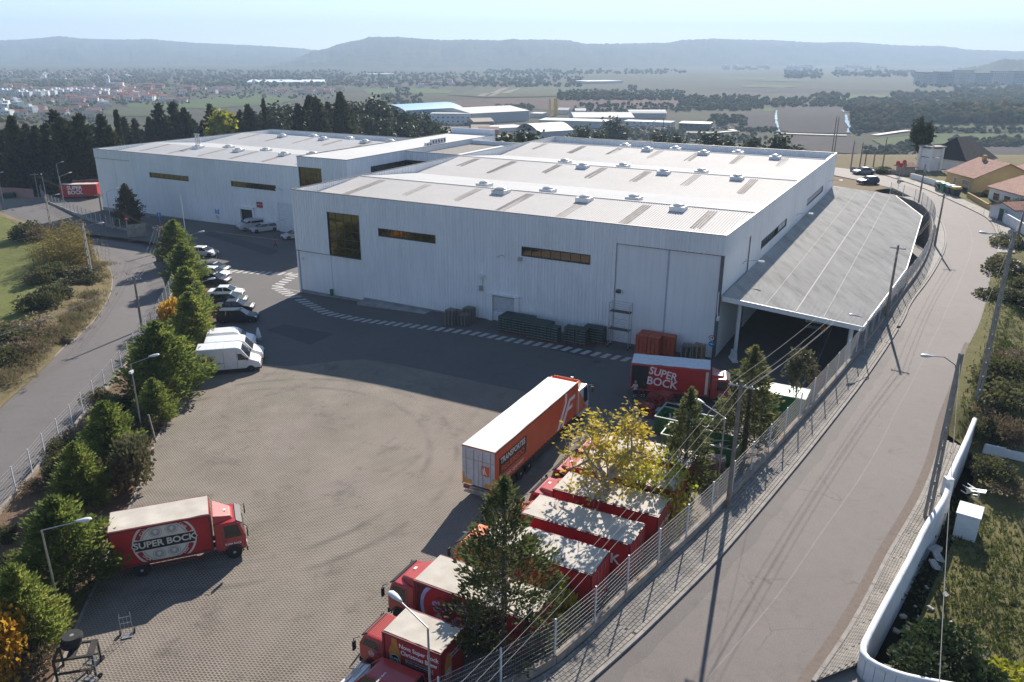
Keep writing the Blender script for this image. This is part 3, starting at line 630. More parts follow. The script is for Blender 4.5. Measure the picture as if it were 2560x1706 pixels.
for uu in (-1.4, -4.2, -7.0, -9.5):
    q = MB()
    for i in range(60):
        w0 = lerp(WC0, WC1, i / 60); w1 = lerp(WC0, WC1, (i + 1) / 60)
        if uu < canu(w0) + 0.3: continue
        a, b = BP(uu, w0), BP(uu, w1); s = UV * (0.03 if uu != -7.0 else 0.07); z = canz(uu) + 0.062; q.quad(*[Vector((p.x, p.y, z)) for p in (a - s, a + s, b + s, b - s)])
    if q.v: q.build('overlap_seam', M_SEAM, CAN)
ed = [BP(-0.05, WC0)] + [BP(canu(w_), w_) for w_ in (WC0, lerp(WC0, WC1, .33), CBU[2][1], WC1 - 0.3)]
q = MB()
for a, b in zip(ed, ed[1:]):
    ua = uwof(a.x, a.y)[0]; ub = uwof(b.x, b.y)[0]; d = (b - a).normalized(); s = Vector((d.y, -d.x, 0)) * 0.1
    bt = [Vector((p.x, p.y, canz(u_) - 0.42)) for p, u_ in ((a, ua), (b, ub), (b + s, ub), (a + s, ua))]; q.hexa(bt, [p + UP * 0.46 for p in bt])
q.build('edge_beam', M_WHITEM, CAN)
for i, (u, w_) in enumerate([(-1.5, 2), (canu(WC0 + .6) + 1.0, WC0 + .6), (canu(14) + 1, 14), (canu(30) + 1, 30), (canu(46) + 1, 46), (canu(62) + 1, 62)]):
    p = BP(u, w_); MB().box((-0.15, -0.15, 0), (0.15, 0.15, canz(u) - 0.4)).build('column', M_WHITEM, CAN).location = (p.x, p.y, 0)
for w_ in (6, 18, 30, 42, 54, 66):
    q = MB(); a = BP(-0.1, w_); b = BP(canu(w_) + 0.2, w_); ub = uwof(b.x, b.y)[0]; d = NV * 0.1
    bt = [Vector((p.x, p.y, canz(u_) - 0.45)) for p, u_ in ((a - d, 0), (b - d, ub), (b + d, ub), (a + d, 0))]; q.hexa(bt, [p + UP * 0.4 for p in bt]); q.build('rafter', M_GALV, CAN)
# ------------------------------------------------------------------ left warehouse
W2 = thing('warehouse', 'second white warehouse with two ridged roof bays behind the forecourt', 'warehouse', (0, 0, 0))
UL0, UL1, WL, HL = 78.2, 131.0, 27.0, 10.5
wf = MB()
def fr2(u0, u1, z0, z1): ribs(wf, BP(u1, WL, z0), -UV, FN, u1 - u0, z1 - z0)
fr2(UL0, 131.0, 8.82, HL); fr2(115.4, 120.6, -1.0, 8.82); fr2(104.95, 115.4, 7.05, 8.82); fr2(104.95, 115.4, -1.0, 6.12); fr2(94.1, 104.95, -1.0, 8.82); fr2(83.6, 94.1, 7.05, 8.82); fr2(83.6, 94.1, 2.7, 6.1)
fr2(92.8, 94.1, -0.8, 2.7); fr2(83.6, 89.1, -0.8, 2.7); fr2(UL0, 83.6, 4.2, 8.82); fr2(UL0, 79.9, -0.8, 4.2); fr2(83.4, 83.6, -0.8, 4.2)
wf.build('front_cladding', M_CLAD, W2)
def slab2(name, u0, u1, w0, w1, z0, z1, mat): return slab(name, u0, u1, w0, w1, z0, z1, mat, W2)
slab2('recessed_panel', 120.65, 125.5, WL + 0.12, WL + 0.4, -2, 8.9, M_PANEL); slab2('recessed_panel', 125.58, 131.0, WL + 0.12, WL + 0.4, -2, 8.9, M_PANEL)
slab2('plinth', 84, 131, WL + 0.05, WL + 0.4, -3, -0.95, M_PLINTH); slab2('wall_core', UL0, 130.9, WL + 0.45, WL + 0.7, -3, 10.3, M_PANEL); slab2('soffit', 120.6, 131, WL, WL + 0.4, 8.76, 8.81, M_COPE)
window(W2, BP(115.4, WL, 6.12), -UV, FN, 10.45, 0.93, 8, 1); window(W2, BP(94.1, WL, 6.1), -UV, FN, 10.5, 0.95, 8, 1)
q = MB(); ubox(q, 89.1, 89.5, WL - 0.3, WL + 0.1, -1.5, 2.7); ubox(q, 92.4, 92.8, WL - 0.3, WL + 0.1, -1.5, 2.7); ubox(q, 89.1, 92.8, WL - 0.4, WL + 0.1, 2.3, 2.72); dd = q.build('loading_door', M_PANEL, W2)
q = MB(); ubox(q, 89.5, 92.4, WL + 0.02, WL + 0.08, -1.5, 2.3); q.build('door_opening', M_DARK, dd)
q = MB(); ubox(q, 79.9, 83.4, WL - 0.02, WL + 0.05, -1.5, 4.2); ubox(q, 79.85, 79.95, WL - 0.08, WL, -1.5, 4.25); ubox(q, 83.35, 83.45, WL - 0.08, WL, -1.5, 4.25); q.build('sliding_door', simple('door_white', (0.64, 0.65, 0.66), 0.6), W2)
q = MB(); ubox(q, 87.0, 88.45, WL - 0.1, WL - 0.03, 2.87, 3.85); sgn = q.build('wall_sign', M_RED, W2)
lampwall(W2, BP(82.0, WL, 6.2), FN, 1.2)
slab2('left_wall', 130.76, 131.0, WL + 0.1, 75.5, -3, HL - 0.02, M_CLAD); slab2('back_wall', UL0, 131.0, 75.5, 75.8, -3, HL - 0.02, M_CLAD)
lw = MB(); ribs(lw, BP(130.75, 75.5, 8.8), -NV, -UV, 75.4 - WL, HL - 8.85); lw.build('left_parapet_lining', M_CLAD, W2)
bw = MB(); ribs(bw, BP(130.7, 75.48, 8.8), -UV, FN, 52.4, HL - 8.85); bw.build('back_parapet_lining', M_CLAD, W2)
cp = MB(); ubox(cp, UL0, 131.06, WL - 0.06, WL + 0.2, HL - 0.02, HL + 0.05); ubox(cp, 130.8, 131.06, WL + 0.2, 75.8, HL - 0.02, HL + 0.05); ubox(cp, UL0, 130.8, 75.5, 75.85, HL - 0.02, HL + 0.05); cp.build('coping', M_COPE, W2)
for (wa, za, wb, zb, mt) in ((WL + 0.2, 9.2, 40.8, 10.44, M_ROOFB), (53.5, 9.3, 40.8, 10.44, M_ROOFB), (53.5, 9.3, 66.0, 10.44, M_ROOFB), (75.4, 9.3, 66.0, 10.44, M_ROOFB)): roofslope(W2, UL0, 130.74, wa, za, wb, zb, mt)
for k, (w0, z0, w1, z1) in enumerate(((WL + .2, 9.2, 40.8, 10.44), (53.5, 9.3, 66.0, 10.44))):
    for i in range(6):
        u = 84 + i * 8.2; f0 = 0.45; q = MB()
        for j in range(3):
            uu = u + j * 0.3; a = BP(uu, lerp(w0, w1, f0)); b = BP(uu, lerp(w0, w1, 0.97)); a.z = lerp(z0, z1, f0) + 0.06; b.z = lerp(z0, z1, 0.97) + 0.06; s = UV * 0.13; q.quad(a - s, a + s, b + s, b - s)
        q.build('rooflight_strip', M_DIRTYSTRIP, W2)
for q in [Z1(1378, 1007), Z1(1573, 1009), Z1(1655, 1029), Z1(1830, 1029), Z1(1965, 1055), Z1(2145, 1055), Z1(1930, 934), Z1(2140, 937), Z1(2220, 952), Z2(55, 954), Z2(175, 972), Z2(345, 972), Z2(305, 1012), Z2(440, 992)]:
    u, w_ = uw_px(*q, 10.45); k = min((40.8, 66.0), key=lambda r: abs(r - w_)); w_ = k + (1.5 if w_ > k else -1.5); dome(W2, u, w_, 10.33)
q = MB(); 
for du in (0, 0.5, 1.0): ubox(q, 116.6 + du, 116.75 + du, 40.6, 40.75, 10.4, 12.9)
ubox(q, 116.5, 117.9, 40.5, 40.85, 12.8, 12.9); q.build('flue_stack', M_GALV, W2)
# taller block between the two halls, and the low link
BL = thing('office_block', 'taller white office block wing with dark gridded window beside the second warehouse', 'building', (0, 0, 0))
bl = MB(); 
def frb(u0, u1, z0, z1): ribs(bl, BP(u1, WL - 0.01, z0), -UV, FN, u1 - u0, z1 - z0)
frb(67.7, 78.2, 10.6, 12.3); frb(67.7, 73.2, -1, 10.6); frb(73.2, 78.2, -1, 5.3); frb(78.0, 78.2, 5.3, 10.6); bl.build('front_cladding', M_CLAD, BL)
window(BL, BP(78.0, WL - 0.01, 5.3), -UV, FN, 4.8, 5.3, 4, 5)
slab('wall_core', 67.9, 78.2, WL + 0.4, WL + 0.7, -2, 12.2, M_PANEL, BL)
sd_ = MB(); ribs(sd_, BP(67.7, WL, 10.62), NV, SN, 48, 12.3 - 10.62); ribs(sd_, BP(67.7, WL, -1), NV, SN, 6, 11.62); ribs(sd_, BP(67.7, 33.0, -1), NV, SN, 42, 10.4); sd_.build('side_cladding', M_CLAD, BL)
window(BL, BP(67.7, 33.2, 9.5), NV, SN, 10.2, 1.1, 10, 1, glass=M_GLASS)
slab('roof', 67.75, 78.15, WL + 0.15, 75.0, 11.9, 12.25, M_ROOFB, BL); slab('left_wall', 78.15, 78.3, WL, 75.2, 9, 12.3, M_CLAD, BL); slab('back_wall', 67.7, 78.3, 75.0, 75.3, -2, 13.4, M_CLAD, BL)
cp = MB(); ubox(cp, 67.64, 78.35, WL - 0.08, WL + 0.12, 12.28, 12.36); ubox(cp, 67.64, 67.85, WL + 0.12, 75.0, 12.28, 12.36); ubox(cp, 78.12, 78.35, WL + 0.12, 75, 12.28, 12.36); cp.build('coping', M_COPE, BL)
LK = thing('link_building', 'low white link with dark flat roof between the two warehouses', 'building', (0, 0, 0))
lk = MB(); ribs(lk, BP(67.7, 43.3, 10.62), -UV, FN, 13.2, 1.5); ribs(lk, BP(67.7, 43.3, -1), -UV, FN, 13.2, 10.5); lk.build('front_cladding', M_CLAD, LK)
window(LK, BP(67.5, 43.3, 9.55), -UV, FN, 12.5, 1.05, 12, 1, glass=M_GLASS)
slab('flat_roof', 54.5, 67.7, 43.5, 66, 11.2, 11.35, simple('grey_gravel_roof', (0.2, 0.185, 0.17), 0.95, var=0.25, scale=2), LK); slab('wall_core', 54.6, 67.6, 43.6, 43.8, -1, 11.9, M_PANEL, LK); slab('back_parapet', 54.5, 67.7, 65.8, 66, 9, 12.1, M_CLAD, LK)
cp = MB(); ubox(cp, 54.5, 67.6, 43.2, 43.5, 12.1, 12.18); cp.build('coping', M_COPE, LK)
slab('skylight_ridge', 58.6, 59.4, 47, 63, 11.35, 11.7, M_WHITEM, LK)
# air conditioning units on the link roof
acm = MB(); acm.box((-0.55, -0.2, 0.12), (0.55, 0.2, 1.5)); acm.box((-0.5, -0.18, 0), (-0.4, 0.18, 0.12)); acm.box((0.4, -0.18, 0), (0.5, 0.18, 0.12))
acb = acm.mesh('ac_body', M_WHITEM); fan = MB()
for z_ in (0.5, 1.1): fan.lathe([(0.26, 0), (0.26, 0.02), (0.2, 0.035)], 14, 0, Matrix.Translation((0.05, -0.2, z_)) @ Matrix.Rotation(R(90), 4, 'X'))
acf = fan.mesh('ac_fan', M_FRAME)
for i in range(7):
    p = at(*Z2(595 + i * 19, 1030 - i * 3.5), 11.35); hh = 0.75 if i < 2 else 1.0
    r_ = thing('air_conditioner', ('small' if i < 2 else 'tall') + ' white air conditioning unit in the row on the link roof', 'air conditioner', (p.x, p.y, 11.35), TH + R(90) - R(90), 'air conditioners on the link roof')
    inst('housing', acb, r_).scale = (1, 1, hh * 1.25); inst('fan_grille', acf, r_).scale = (1, 1, hh * 1.25)
# ================================================================== far terrain
PZ = -32.0
def G(x, y):
    u, w = uwof(x, y); r = math.hypot(x, y)
    z = lerp(-4.5, PZ, sm((w - 88) / 330))
    if y < 0: z = lerp(-4.5, 55, sm(-y / 500.0))
    z += 12 * math.exp(-(((x - 430) / 170) ** 2 + ((y - 740) / 130) ** 2)) * sm((r - 350) / 150)
    z += 10 * math.exp(-(((x - 60) / 260) ** 2 + ((y - 1050) / 160) ** 2))
    if r > 250: z += 1.2 * noise.noise(Vector((x / 180, y / 180, 3)))
    return z
def hit(px, py, f=G):
    d = ray(px, py); d = d / math.hypot(d.x, d.y); o = Vector((0, 0, CAMH)); r = 60.0; pr = r
    while r < 9000:
        p = o + d * r
        if p.z < f(p.x, p.y):
            lo, hi = pr, r
            for _ in range(18):
                mid = (lo + hi) / 2; p = o + d * mid
                if p.z < f(p.x, p.y): hi = mid
                else: lo = mid
            p = o + d * hi; return Vector((p.x, p.y, f(p.x, p.y)))
        pr = r; r *= 1.03
    p = o + d * 8800; return Vector((p.x, p.y, f(p.x, p.y)))
def m_country():
    t = NT('countryside'); v = t.coord(scale=(1, 1, 0)); vv = t.coord(scale=(0.0042, 0.0075, 0), rot=(0, 0, 0.35))
    vo = t.new('ShaderNodeTexVoronoi', i_Scale=1.0); nn = t.new('ShaderNodeTexNoise', i_Scale=0.01, i_Detail=3.0); t.l(vv, vo.inputs['Vector'])
    sp = t.new('ShaderNodeSeparateColor'); t.l(vo.outputs['Color'], sp.inputs[0])
    c = t.ramp(sp.outputs[0], [(0.0, (0.034, 0.037, 0.019)), (0.3, (0.053, 0.050, 0.028)), (0.5, (0.037, 0.046, 0.019)), (0.7, (0.081, 0.062, 0.043)), (0.88, (0.050, 0.065, 0.022)), (1.0, (0.062, 0.046, 0.037))])
    n1 = t.noise(v, 0.02, 6, 0.7); n2 = t.noise(v, 0.15, 5, 0.7); c = t.mix(0.5, c, t.ramp(n1, [(0.35, (0.025, 0.030, 0.015)), (0.65, (0.074, 0.065, 0.037))])); c = t.mix(0.35, c, t.ramp(n2, [(0.35, (0.019, 0.022, 0.011)), (0.65, (0.074, 0.068, 0.037))]))
    t.base(c); t.rough(1.0); t.b.inputs['Specular IOR Level'].default_value = 0.1; return t.mat
M_COUNTRY = m_country()
mb = MB(); NA, NR = 300, 110
def gfn(s, t_):
    a = s * 2 * math.pi; r = 8.0 * (8900 / 8.0) ** t_; x, y = r * math.sin(a), r * math.cos(a); return Vector((x, y, G(x, y)))
mb.grid(gfn, NA, NR); struct(mb.build('ground', M_COUNTRY, smooth=True))
# hills
def m_hill(name, k):
    t = NT(name); v = t.coord(); a = t.noise(v, 0.0035, 6, 0.65); b = t.noise(v, 0.022, 6, 0.75)
    c = t.ramp(a, [(0.35, tuple(x * k for x in (0.03, 0.04, 0.022))), (0.55, tuple(x * k for x in (0.05, 0.058, 0.03))), (0.68, tuple(x * k for x in (0.1, 0.095, 0.055)))]); c = t.mix(0.55, c, t.ramp(b, [(0.38, tuple(x * k for x in (0.012, 0.018, 0.011))), (0.64, tuple(x * k for x in (0.085, 0.085, 0.055)))]))
    t.base(c); t.rough(1.0); t.b.inputs['Specular IOR Level'].default_value = 0.05; t.bump(b, 0.8, 8.0); return t.mat
def hills(name, sil, D, depth, k=1.0, back=900, seed=1):
    sil = sorted(sil); x0, x1 = sil[0][0], sil[-1][0]; n = int((x1 - x0) / 4); mb = MB(); rows = 26
    def fn(s, t_):
        px = lerp(x0, x1, s); py = pl(sil, px); d = ray(px, py); d = d / math.hypot(d.x, d.y)
        Dn = D(px) if callable(D) else D
        rj = 180 * noise.noise(Vector((px / 260, seed, 0.5)))
        ztop = CAMH + d.z * Dn + 5.0 * noise.noise(Vector((px / 9, seed, 0))) + 3 * noise.noise(Vector((px / 3.1, seed, 4)))
        f = t_ / 0.8
        if f <= 1:
            r = Dn - depth * (1 - f) ; z = lerp(PZ - 2, ztop, sm(f) * 0.75 + f * 0.25); lump = noise.fractal(Vector((px / 70, r / 420, seed)), 0.8, 2.0, 5)
            z += lump * 20 * math.sin(math.pi * f) ; r += rj * (1 - f)
            q = Vector((0, 0, 0)) + Vector((d.x, d.y, 0)) * r; return Vector((q.x, q.y, max(z, PZ - 2)))
        r = Dn + back * (f - 1) / 0.25; return Vector((d.x * r, d.y * r, lerp(ztop, ztop - 70, (f - 1) / 0.25)))
    mb.grid(fn, n, rows); return struct(mb.build(name, m_hill(name + '_scrub', k), smooth=True))
HL_ = [(-500, 104)] + [Z1(*q) for q in ((0, 275), (150, 270), (280, 258), (400, 247), (560, 262), (700, 268), (900, 272), (1020, 268), (1200, 285), (1450, 298), (1700, 308), (2000, 325), (2150, 340), (2353, 352))] + [(1000, 135)]
HC_ = [(610, 180), (660, 170)] + [Z1(*q) for q in ((1860, 445), (1950, 418), (2100, 365), (2250, 325))] + [Z2(*q) for q in ((0, 300), (150, 270), (200, 252), (420, 252), (500, 260), (690, 275), (830, 268), (1060, 275), (1200, 270), (1400, 270), (1540, 275), (1690, 300), (1900, 297), (2250, 293))] + [Z3(*q) for q in ((0, 275), (230, 265), (450, 272), (620, 272), (900, 290), (1200, 288), (1500, 310), (1800, 315), (2000, 340), (2353, 350))] + [(3000, 140)]
hills('hills', HL_, 6200, 2300, 1.0, seed=1); hills('hills', HC_, lambda px: lerp(4700, 6400, sm((px - 1200) / 1200)), 1500, 1.0, seed=5)
HR_ = [(2380, 176)] + [Z3(*q) for q in ((1880, 470), (2050, 450), (2150, 420), (2280, 408), (2353, 405))] + [(2800, 140), (3100, 135)]
hills('hills', HR_, 3300, 900, 1.0, seed=9)
# haze: still air over the valley
hz = MB(); hz.box((-9600, -9600, -45), (9600, 9600, 330)); HZ = hz.build('haze', None if False else bpy.data.materials.new('haze_air')); tag(HZ, kind='stuff')
hm = HZ.data.materials[0]; hm.use_nodes = True; hn = hm.node_tree; hn.nodes.clear(); ho = hn.nodes.new('ShaderNodeOutputMaterial'); pv = hn.nodes.new('ShaderNodeVolumePrincipled')
pv.inputs['Color'].default_value = (0.58, 0.77, 1.0, 1); pv.inputs['Density'].default_value = 0.00021; pv.inputs['Anisotropy'].default_value = 0.1; hn.links.new(pv.outputs[0], ho.inputs['Volume'])
# fields
def m_field(name, c, row=0.0, rot=0.0):
    t = NT(name); v = t.coord(); n = t.noise(v, 0.03, 6, 0.7); n2 = t.noise(v, 0.3, 4, 0.7); col = t.ramp(n, [(0.3, tuple(x * 0.7 for x in c)), (0.7, tuple(x * 1.3 for x in c))]); col = t.mix(0.35, col, t.ramp(n2, [(0.3, tuple(x * 0.6 for x in c)), (0.7, tuple(x * 1.4 for x in c))]))
    if row:
        wv = t.new('ShaderNodeTexWave', i_Scale=row, i_Distortion=0.6); wv.inputs['Detail'].default_value = 1; t.l(t.coord(rot=(0, 0, rot)), wv.inputs['Vector']); col = t.mix(t.math('MULTIPLY', wv.outputs['Fac'], 0.5), col, tuple(x * 0.45 for x in c))
    t.base(col); t.rough(1.0); t.b.inputs['Specular IOR Level'].default_value = 0.1; return t.mat
F_G = m_field('green_field', (0.062, 0.092, 0.022)); F_G2 = m_field('olive_field', (0.062, 0.07, 0.03)); F_B = m_field('brown_field', (0.1, 0.068, 0.055)); F_D = m_field('ploughed_field', (0.045, 0.035, 0.036), 0.25, 0.9); F_P = m_field('ploughed_rows', (0.062, 0.05, 0.048), 0.12, 1.3); F_T = m_field('tan_track', (0.2, 0.165, 0.13))
def field(pts, mat, dz=0.5, name='field'):
    P = [hit(*p) for p in pts]; c = sum(P, Vector()) / len(P); mb = MB(); n = len(P); K = 6
    ring = lambda k: [(lambda q: Vector((q.x, q.y, G(q.x, q.y) + dz)))(c.lerp(p, k / K)) for p in resample(P + [P[0]], 40)[:-1]]
    vs = []; fs = []
    for k in range(1, K + 1): vs += ring(k)
    m_ = 39; vs.append(Vector((c.x, c.y, G(c.x, c.y) + dz))); ci = len(vs) - 1
    fs += [(i, (i + 1) % m_, ci) for i in range(m_)]
    for k in range(K - 1): fs += [(k * m_ + i, (k + 1) * m_ + i, (k + 1) * m_ + (i + 1) % m_, k * m_ + (i + 1) % m_) for i in range(m_)]
    mb.add(vs, fs); return struct(mb.build(name, mat, smooth=True))
for z_, pts, mt, dz in ((Z1, ((830, 715), (1250, 700), (1700, 640), (2040, 685), (1900, 715), (1400, 745), (900, 745)), F_G, .5), (Z1, ((960, 605), (1090, 595), (1195, 600), (1180, 612), (1000, 612)), F_G, .6), (Z1, ((690, 745), (1000, 735), (1300, 752), (1280, 790), (900, 800), (720, 790)), F_G2, .55),
    (Z1, ((90, 722), (420, 718), (470, 735), (100, 748)), F_G, .5), (Z2, ((150, 612), (420, 598), (790, 622), (740, 642), (460, 645), (200, 650)), F_G, .5), (Z2, ((330, 730), (900, 682), (1600, 680), (2353, 690), (2353, 745), (1500, 760), (1000, 735)), F_B, .5),
    (Z2, ((740, 655), (950, 597), (1650, 600), (1700, 640), (1500, 665), (1000, 672)), F_G2, .6), (Z2, ((935, 663), (1090, 612), (1160, 600), (1120, 622), (985, 668)), F_T, .9), (Z2, ((1010, 668), (1130, 628), (1250, 602), (1200, 622), (1050, 668)), F_T, .9),
    (Z2, ((730, 520), (1300, 508), (1700, 515), (1300, 528)), F_G, .5), (Z3, ((670, 742), (900, 735), (1120, 740), (1135, 800), (1150, 918), (690, 910)), F_D, .5), (Z3, ((240, 800), (640, 757), (655, 830), (660, 900), (430, 898)), F_D, .55), (Z3, ((740, 940), (1000, 938), (1190, 945), (1210, 1060), (900, 1040), (770, 1000)), F_P, .55),
    (Z3, ((1640, 900), (1780, 840), (1960, 825), (2353, 840), (2600, 860), (2600, 905), (2353, 905), (1900, 915)), F_G2, .6), (Z3, ((1310, 960), (1700, 920), (2353, 925), (2600, 925), (2600, 965), (1900, 985), (1400, 1010)), F_G, .6), (Z3, ((1900, 1020), (2100, 1000), (2600, 985), (2600, 1090), (2000, 1070)), F_P, .6),
    (Z3, ((410, 585), (560, 580), (860, 592), (720, 604), (430, 597)), F_G, .5), (Z3, ((100, 600), (900, 605), (1500, 620), (1300, 640), (600, 635)), F_D, .45), (Z3, ((1000, 650), (1600, 650), (1500, 680), (1050, 690)), F_G, .5), (Z3, ((50, 522), (500, 527), (1000, 560), (600, 560)), F_G2, .5), (Z3, ((60, 970), (100, 945), (170, 955), (160, 978)), F_G, .7), (Z3, ((170, 815), (290, 808), (280, 840), (180, 850)), F_G, .6), (Z3, ((580, 745), (660, 742), (650, 760), (570, 765)), F_G, .6)):
    field([z_(*p) for p in pts], mt, dz)
# ditches full of water and pale tracks
t = NT('ditch_water'); t.base((0.12, 0.14, 0.15)); t.rough(0.12); t.b.inputs['Metallic'].default_value = 0.6; M_WATER = t.mat
M_TRACK = simple('pale_track', (0.4, 0.38, 0.35), 0.8)
def ribbon(name, pts, wd, mat, dz=0.9, jit=0.0):
    P = resample([hit(*p) for p in pts], 26); mb = MB(); L = []; Rr = []
    for i, p in enumerate(P):
        a = P[max(0, i - 1)]; b = P[min(25, i + 1)]; d = (b - a); d.z = 0; d.normalize(); s = Vector((d.y, -d.x, 0)) * wd * (0.5 + jit * noise.noise(Vector((i * 0.7, wd, 2))))
        L.append(Vector((p.x + s.x, p.y + s.y, G(p.x, p.y) + dz))); Rr.append(Vector((p.x - s.x, p.y - s.y, G(p.x, p.y) + dz)))
    for i in range(25): mb.quad(L[i], L[i + 1], Rr[i + 1], Rr[i])
    return struct(mb.build(name, mat))
ribbon('ditch_water', [Z3(*q) for q in ((660, 762), (655, 800), (658, 838), (668, 870), (672, 908))], 1.8, M_WATER, .9, .7)
ribbon('ditch_water', [Z3(*q) for q in ((1105, 755), (1135, 800), (1140, 840), (1158, 870), (1150, 915))], 2.2, M_WATER, .9, .8)
ribbon('ditch_water', [Z3(*q) for q in ((1165, 760), (1190, 820), (1212, 860), (1218, 930))], 1.9, M_WATER, .9, .8)
ribbon('country_road', [Z3(*q) for q in ((690, 919), (1000, 930), (1140, 933))], 5, M_TRACK); ribbon('country_road', [Z3(*q) for q in ((40, 912), (250, 914), (350, 905), (395, 905), (340, 893))], 5, M_TRACK); ribbon('country_road', [Z3(*q) for q in ((1330, 932), (1480, 910), (1560, 900))], 6, M_TRACK); ribbon('country_road', [Z3(*q) for q in ((1610, 862), (1690, 838), (1730, 832))], 7, M_TRACK)
# ================================================================== vegetation
def m_leaf(name, c1, c2, c3, trans=0.35, scale=0.9, spec=0.25):
    t = NT(name); v = t.coord(); n = t.noise(v, scale, 3, 0.6); f = t.noise(v, 14, 2)
    oi = t.new('ShaderNodeObjectInfo'); n = t.math('ADD', n, t.math('MULTIPLY', t.math('SUBTRACT', oi.outputs['Random'], 0.5), 0.16)); n = t.math('ADD', n, t.math('MULTIPLY', t.math('SUBTRACT', f, 0.5), 0.35))
    c = t.ramp(n, [(0.3, c1), (0.5, c2), (0.7, c3)]); t.base(c); t.rough(0.65); t.b.inputs['Specular IOR Level'].default_value = spec
    tr = t.new('ShaderNodeBsdfTranslucent'); t.l(c, tr.inputs[0]); mx = t.new('ShaderNodeMixShader'); mx.inputs[0].default_value = trans
    out = t.n['Material Output']; t.l(t.b.outputs[0], mx.inputs[1]); t.l(tr.outputs[0], mx.inputs[2]); t.l(mx.outputs[0], out.inputs[0]); return t.mat
L_CON = m_leaf('conifer_foliage', (0.075, 0.105, 0.024), (0.16, 0.205, 0.046), (0.3, 0.32, 0.075), 0.55)
L_BIGC = m_leaf('juniper_foliage', (0.055, 0.068, 0.024), (0.1, 0.118, 0.04), (0.17, 0.165, 0.062), 0.42)
L_CYP = m_leaf('dark_cypress_foliage', (0.03, 0.036, 0.016), (0.052, 0.06, 0.024), (0.09, 0.088, 0.036), 0.25)
L_YEL = m_leaf('yellow_leaves', (0.3, 0.3, 0.03), (0.48, 0.4, 0.035), (0.6, 0.44, 0.04), 0.5)
L_YG = m_leaf('yellow_green_leaves', (0.22, 0.26, 0.03), (0.34, 0.34, 0.035), (0.5, 0.42, 0.04), 0.5)
L_ORA = m_leaf('amber_leaves', (0.35, 0.2, 0.03), (0.52, 0.3, 0.035), (0.6, 0.38, 0.06), 0.45)
L_OLV = m_leaf('olive_leaves', (0.075, 0.08, 0.035), (0.12, 0.115, 0.055), (0.2, 0.17, 0.085), 0.3)
L_BUSH = m_leaf('bush_leaves', (0.05, 0.056, 0.025), (0.09, 0.095, 0.038), (0.15, 0.145, 0.062), 0.38)
L_DRYB = m_leaf('dry_bush', (0.1, 0.075, 0.045), (0.17, 0.125, 0.075), (0.26, 0.2, 0.12), 0.3)
L_REED = m_leaf('reed_leaves', (0.16, 0.14, 0.04), (0.28, 0.22, 0.07), (0.36, 0.28, 0.1), 0.4)
L_PINE = m_leaf('pine_foliage', (0.026, 0.038, 0.016), (0.045, 0.06, 0.022), (0.075, 0.09, 0.035), 0.2)
L_GRS = m_leaf('grass_blades', (0.06, 0.085, 0.02), (0.1, 0.125, 0.03), (0.19, 0.18, 0.07), 0.35)
M_BARK = simple('bark', (0.12, 0.095, 0.075), 0.95, var=0.3, scale=5, bump=0.6); M_BARKG = simple('grey_bark', (0.27, 0.24, 0.2), 0.95, var=0.3, scale=5, bump=0.5)
def leafq(mb, c, d, s, w_, rnd, mi=0):
    """one leaf spray: a kinked quad along d"""
    d = d.normalized(); a = Vector((rnd.gauss(0, 1), rnd.gauss(0, 1), rnd.gauss(0, 1))); side_ = d.cross(a)
    if side_.length < 1e-4: side_ = d.orthogonal()
    side_.normalize(); side_ *= w_; e = d * s
    mb.v += [tuple(c - side_ * 0.5), tuple(c + e * 0.5 - side_ * 0.95), tuple(c + e), tuple(c + e * 0.5 + side_ * 0.95)]; n = len(mb.v); mb.f.append((n - 4, n - 3, n - 2, n - 1)); mb.m.append(mi)
def conifer(seed, h, r, nb, nl, pitch=(20, 55), base=0.06, leaf=(0.3, 0.09), power=0.75, bare=0.0, droop=0.0, core=0.25):
    rnd = random.Random(seed); tr = MB(); lf = MB()
    tr.tube((0, 0, -0.3), (0, 0, h * 0.55), 0.022 * h, 0.012 * h, 8); tr.tube((0, 0, h * 0.55), (rnd.uniform(-.1, .1), rnd.uniform(-.1, .1), h * 0.95), 0.012 * h, 0.003 * h, 6)
    for i in range(nb):
        f = base + (1 - base) * (i + rnd.random()) / nb; z = f * h; az = i * 2.39996 + rnd.uniform(-.5, .5)
        prof = (1 - f) ** power if f > 0.22 else (1 - f) ** power * (0.62 + 0.38 * f / 0.22)
        L = max(0.25, r * prof * rnd.uniform(0.72, 1.18)); pt = R(rnd.uniform(*pitch)) * (0.6 + 0.9 * f); d = Vector((math.cos(az) * math.cos(pt), math.sin(az) * math.cos(pt), math.sin(pt)))
        p0 = Vector((0, 0, max(0.1, z - L * math.sin(pt) * 0.6))); p1 = p0 + d * L - Vector((0, 0, droop * L * L))
        if L > 0.5: tr.tube(p0, p0.lerp(p1, 0.85), 0.012 * L + 0.012, 0.006, 4)
        k = max(6, int(nl * L / r))
        for j in range(k):
            t_ = core + (1.02 - core) * rnd.random() ** 0.7; q = p0.lerp(p1, t_); sp = L * 0.2 * (1.15 - t_) + 0.07
            off = Vector((rnd.gauss(0, 1), rnd.gauss(0, 1), rnd.gauss(0, 0.75))) * sp; q = q + off
            dd = (d * 0.8 + off.normalized() * 0.55 + Vector((0, 0, 0.45))).normalized()
            leafq(lf, q, dd, leaf[0] * rnd.uniform(0.6, 1.35), leaf[1] * rnd.uniform(0.7, 1.3), rnd)
    for j in range(int(nl * 2)):
        z = h * rnd.uniform(0.88, 1.03); leafq(lf, Vector((rnd.gauss(0, .07), rnd.gauss(0, .07), z - 0.1)) * 1.0, Vector((rnd.gauss(0, .4), rnd.gauss(0, .4), 1)), leaf[0], leaf[1], rnd)
    return tr, lf
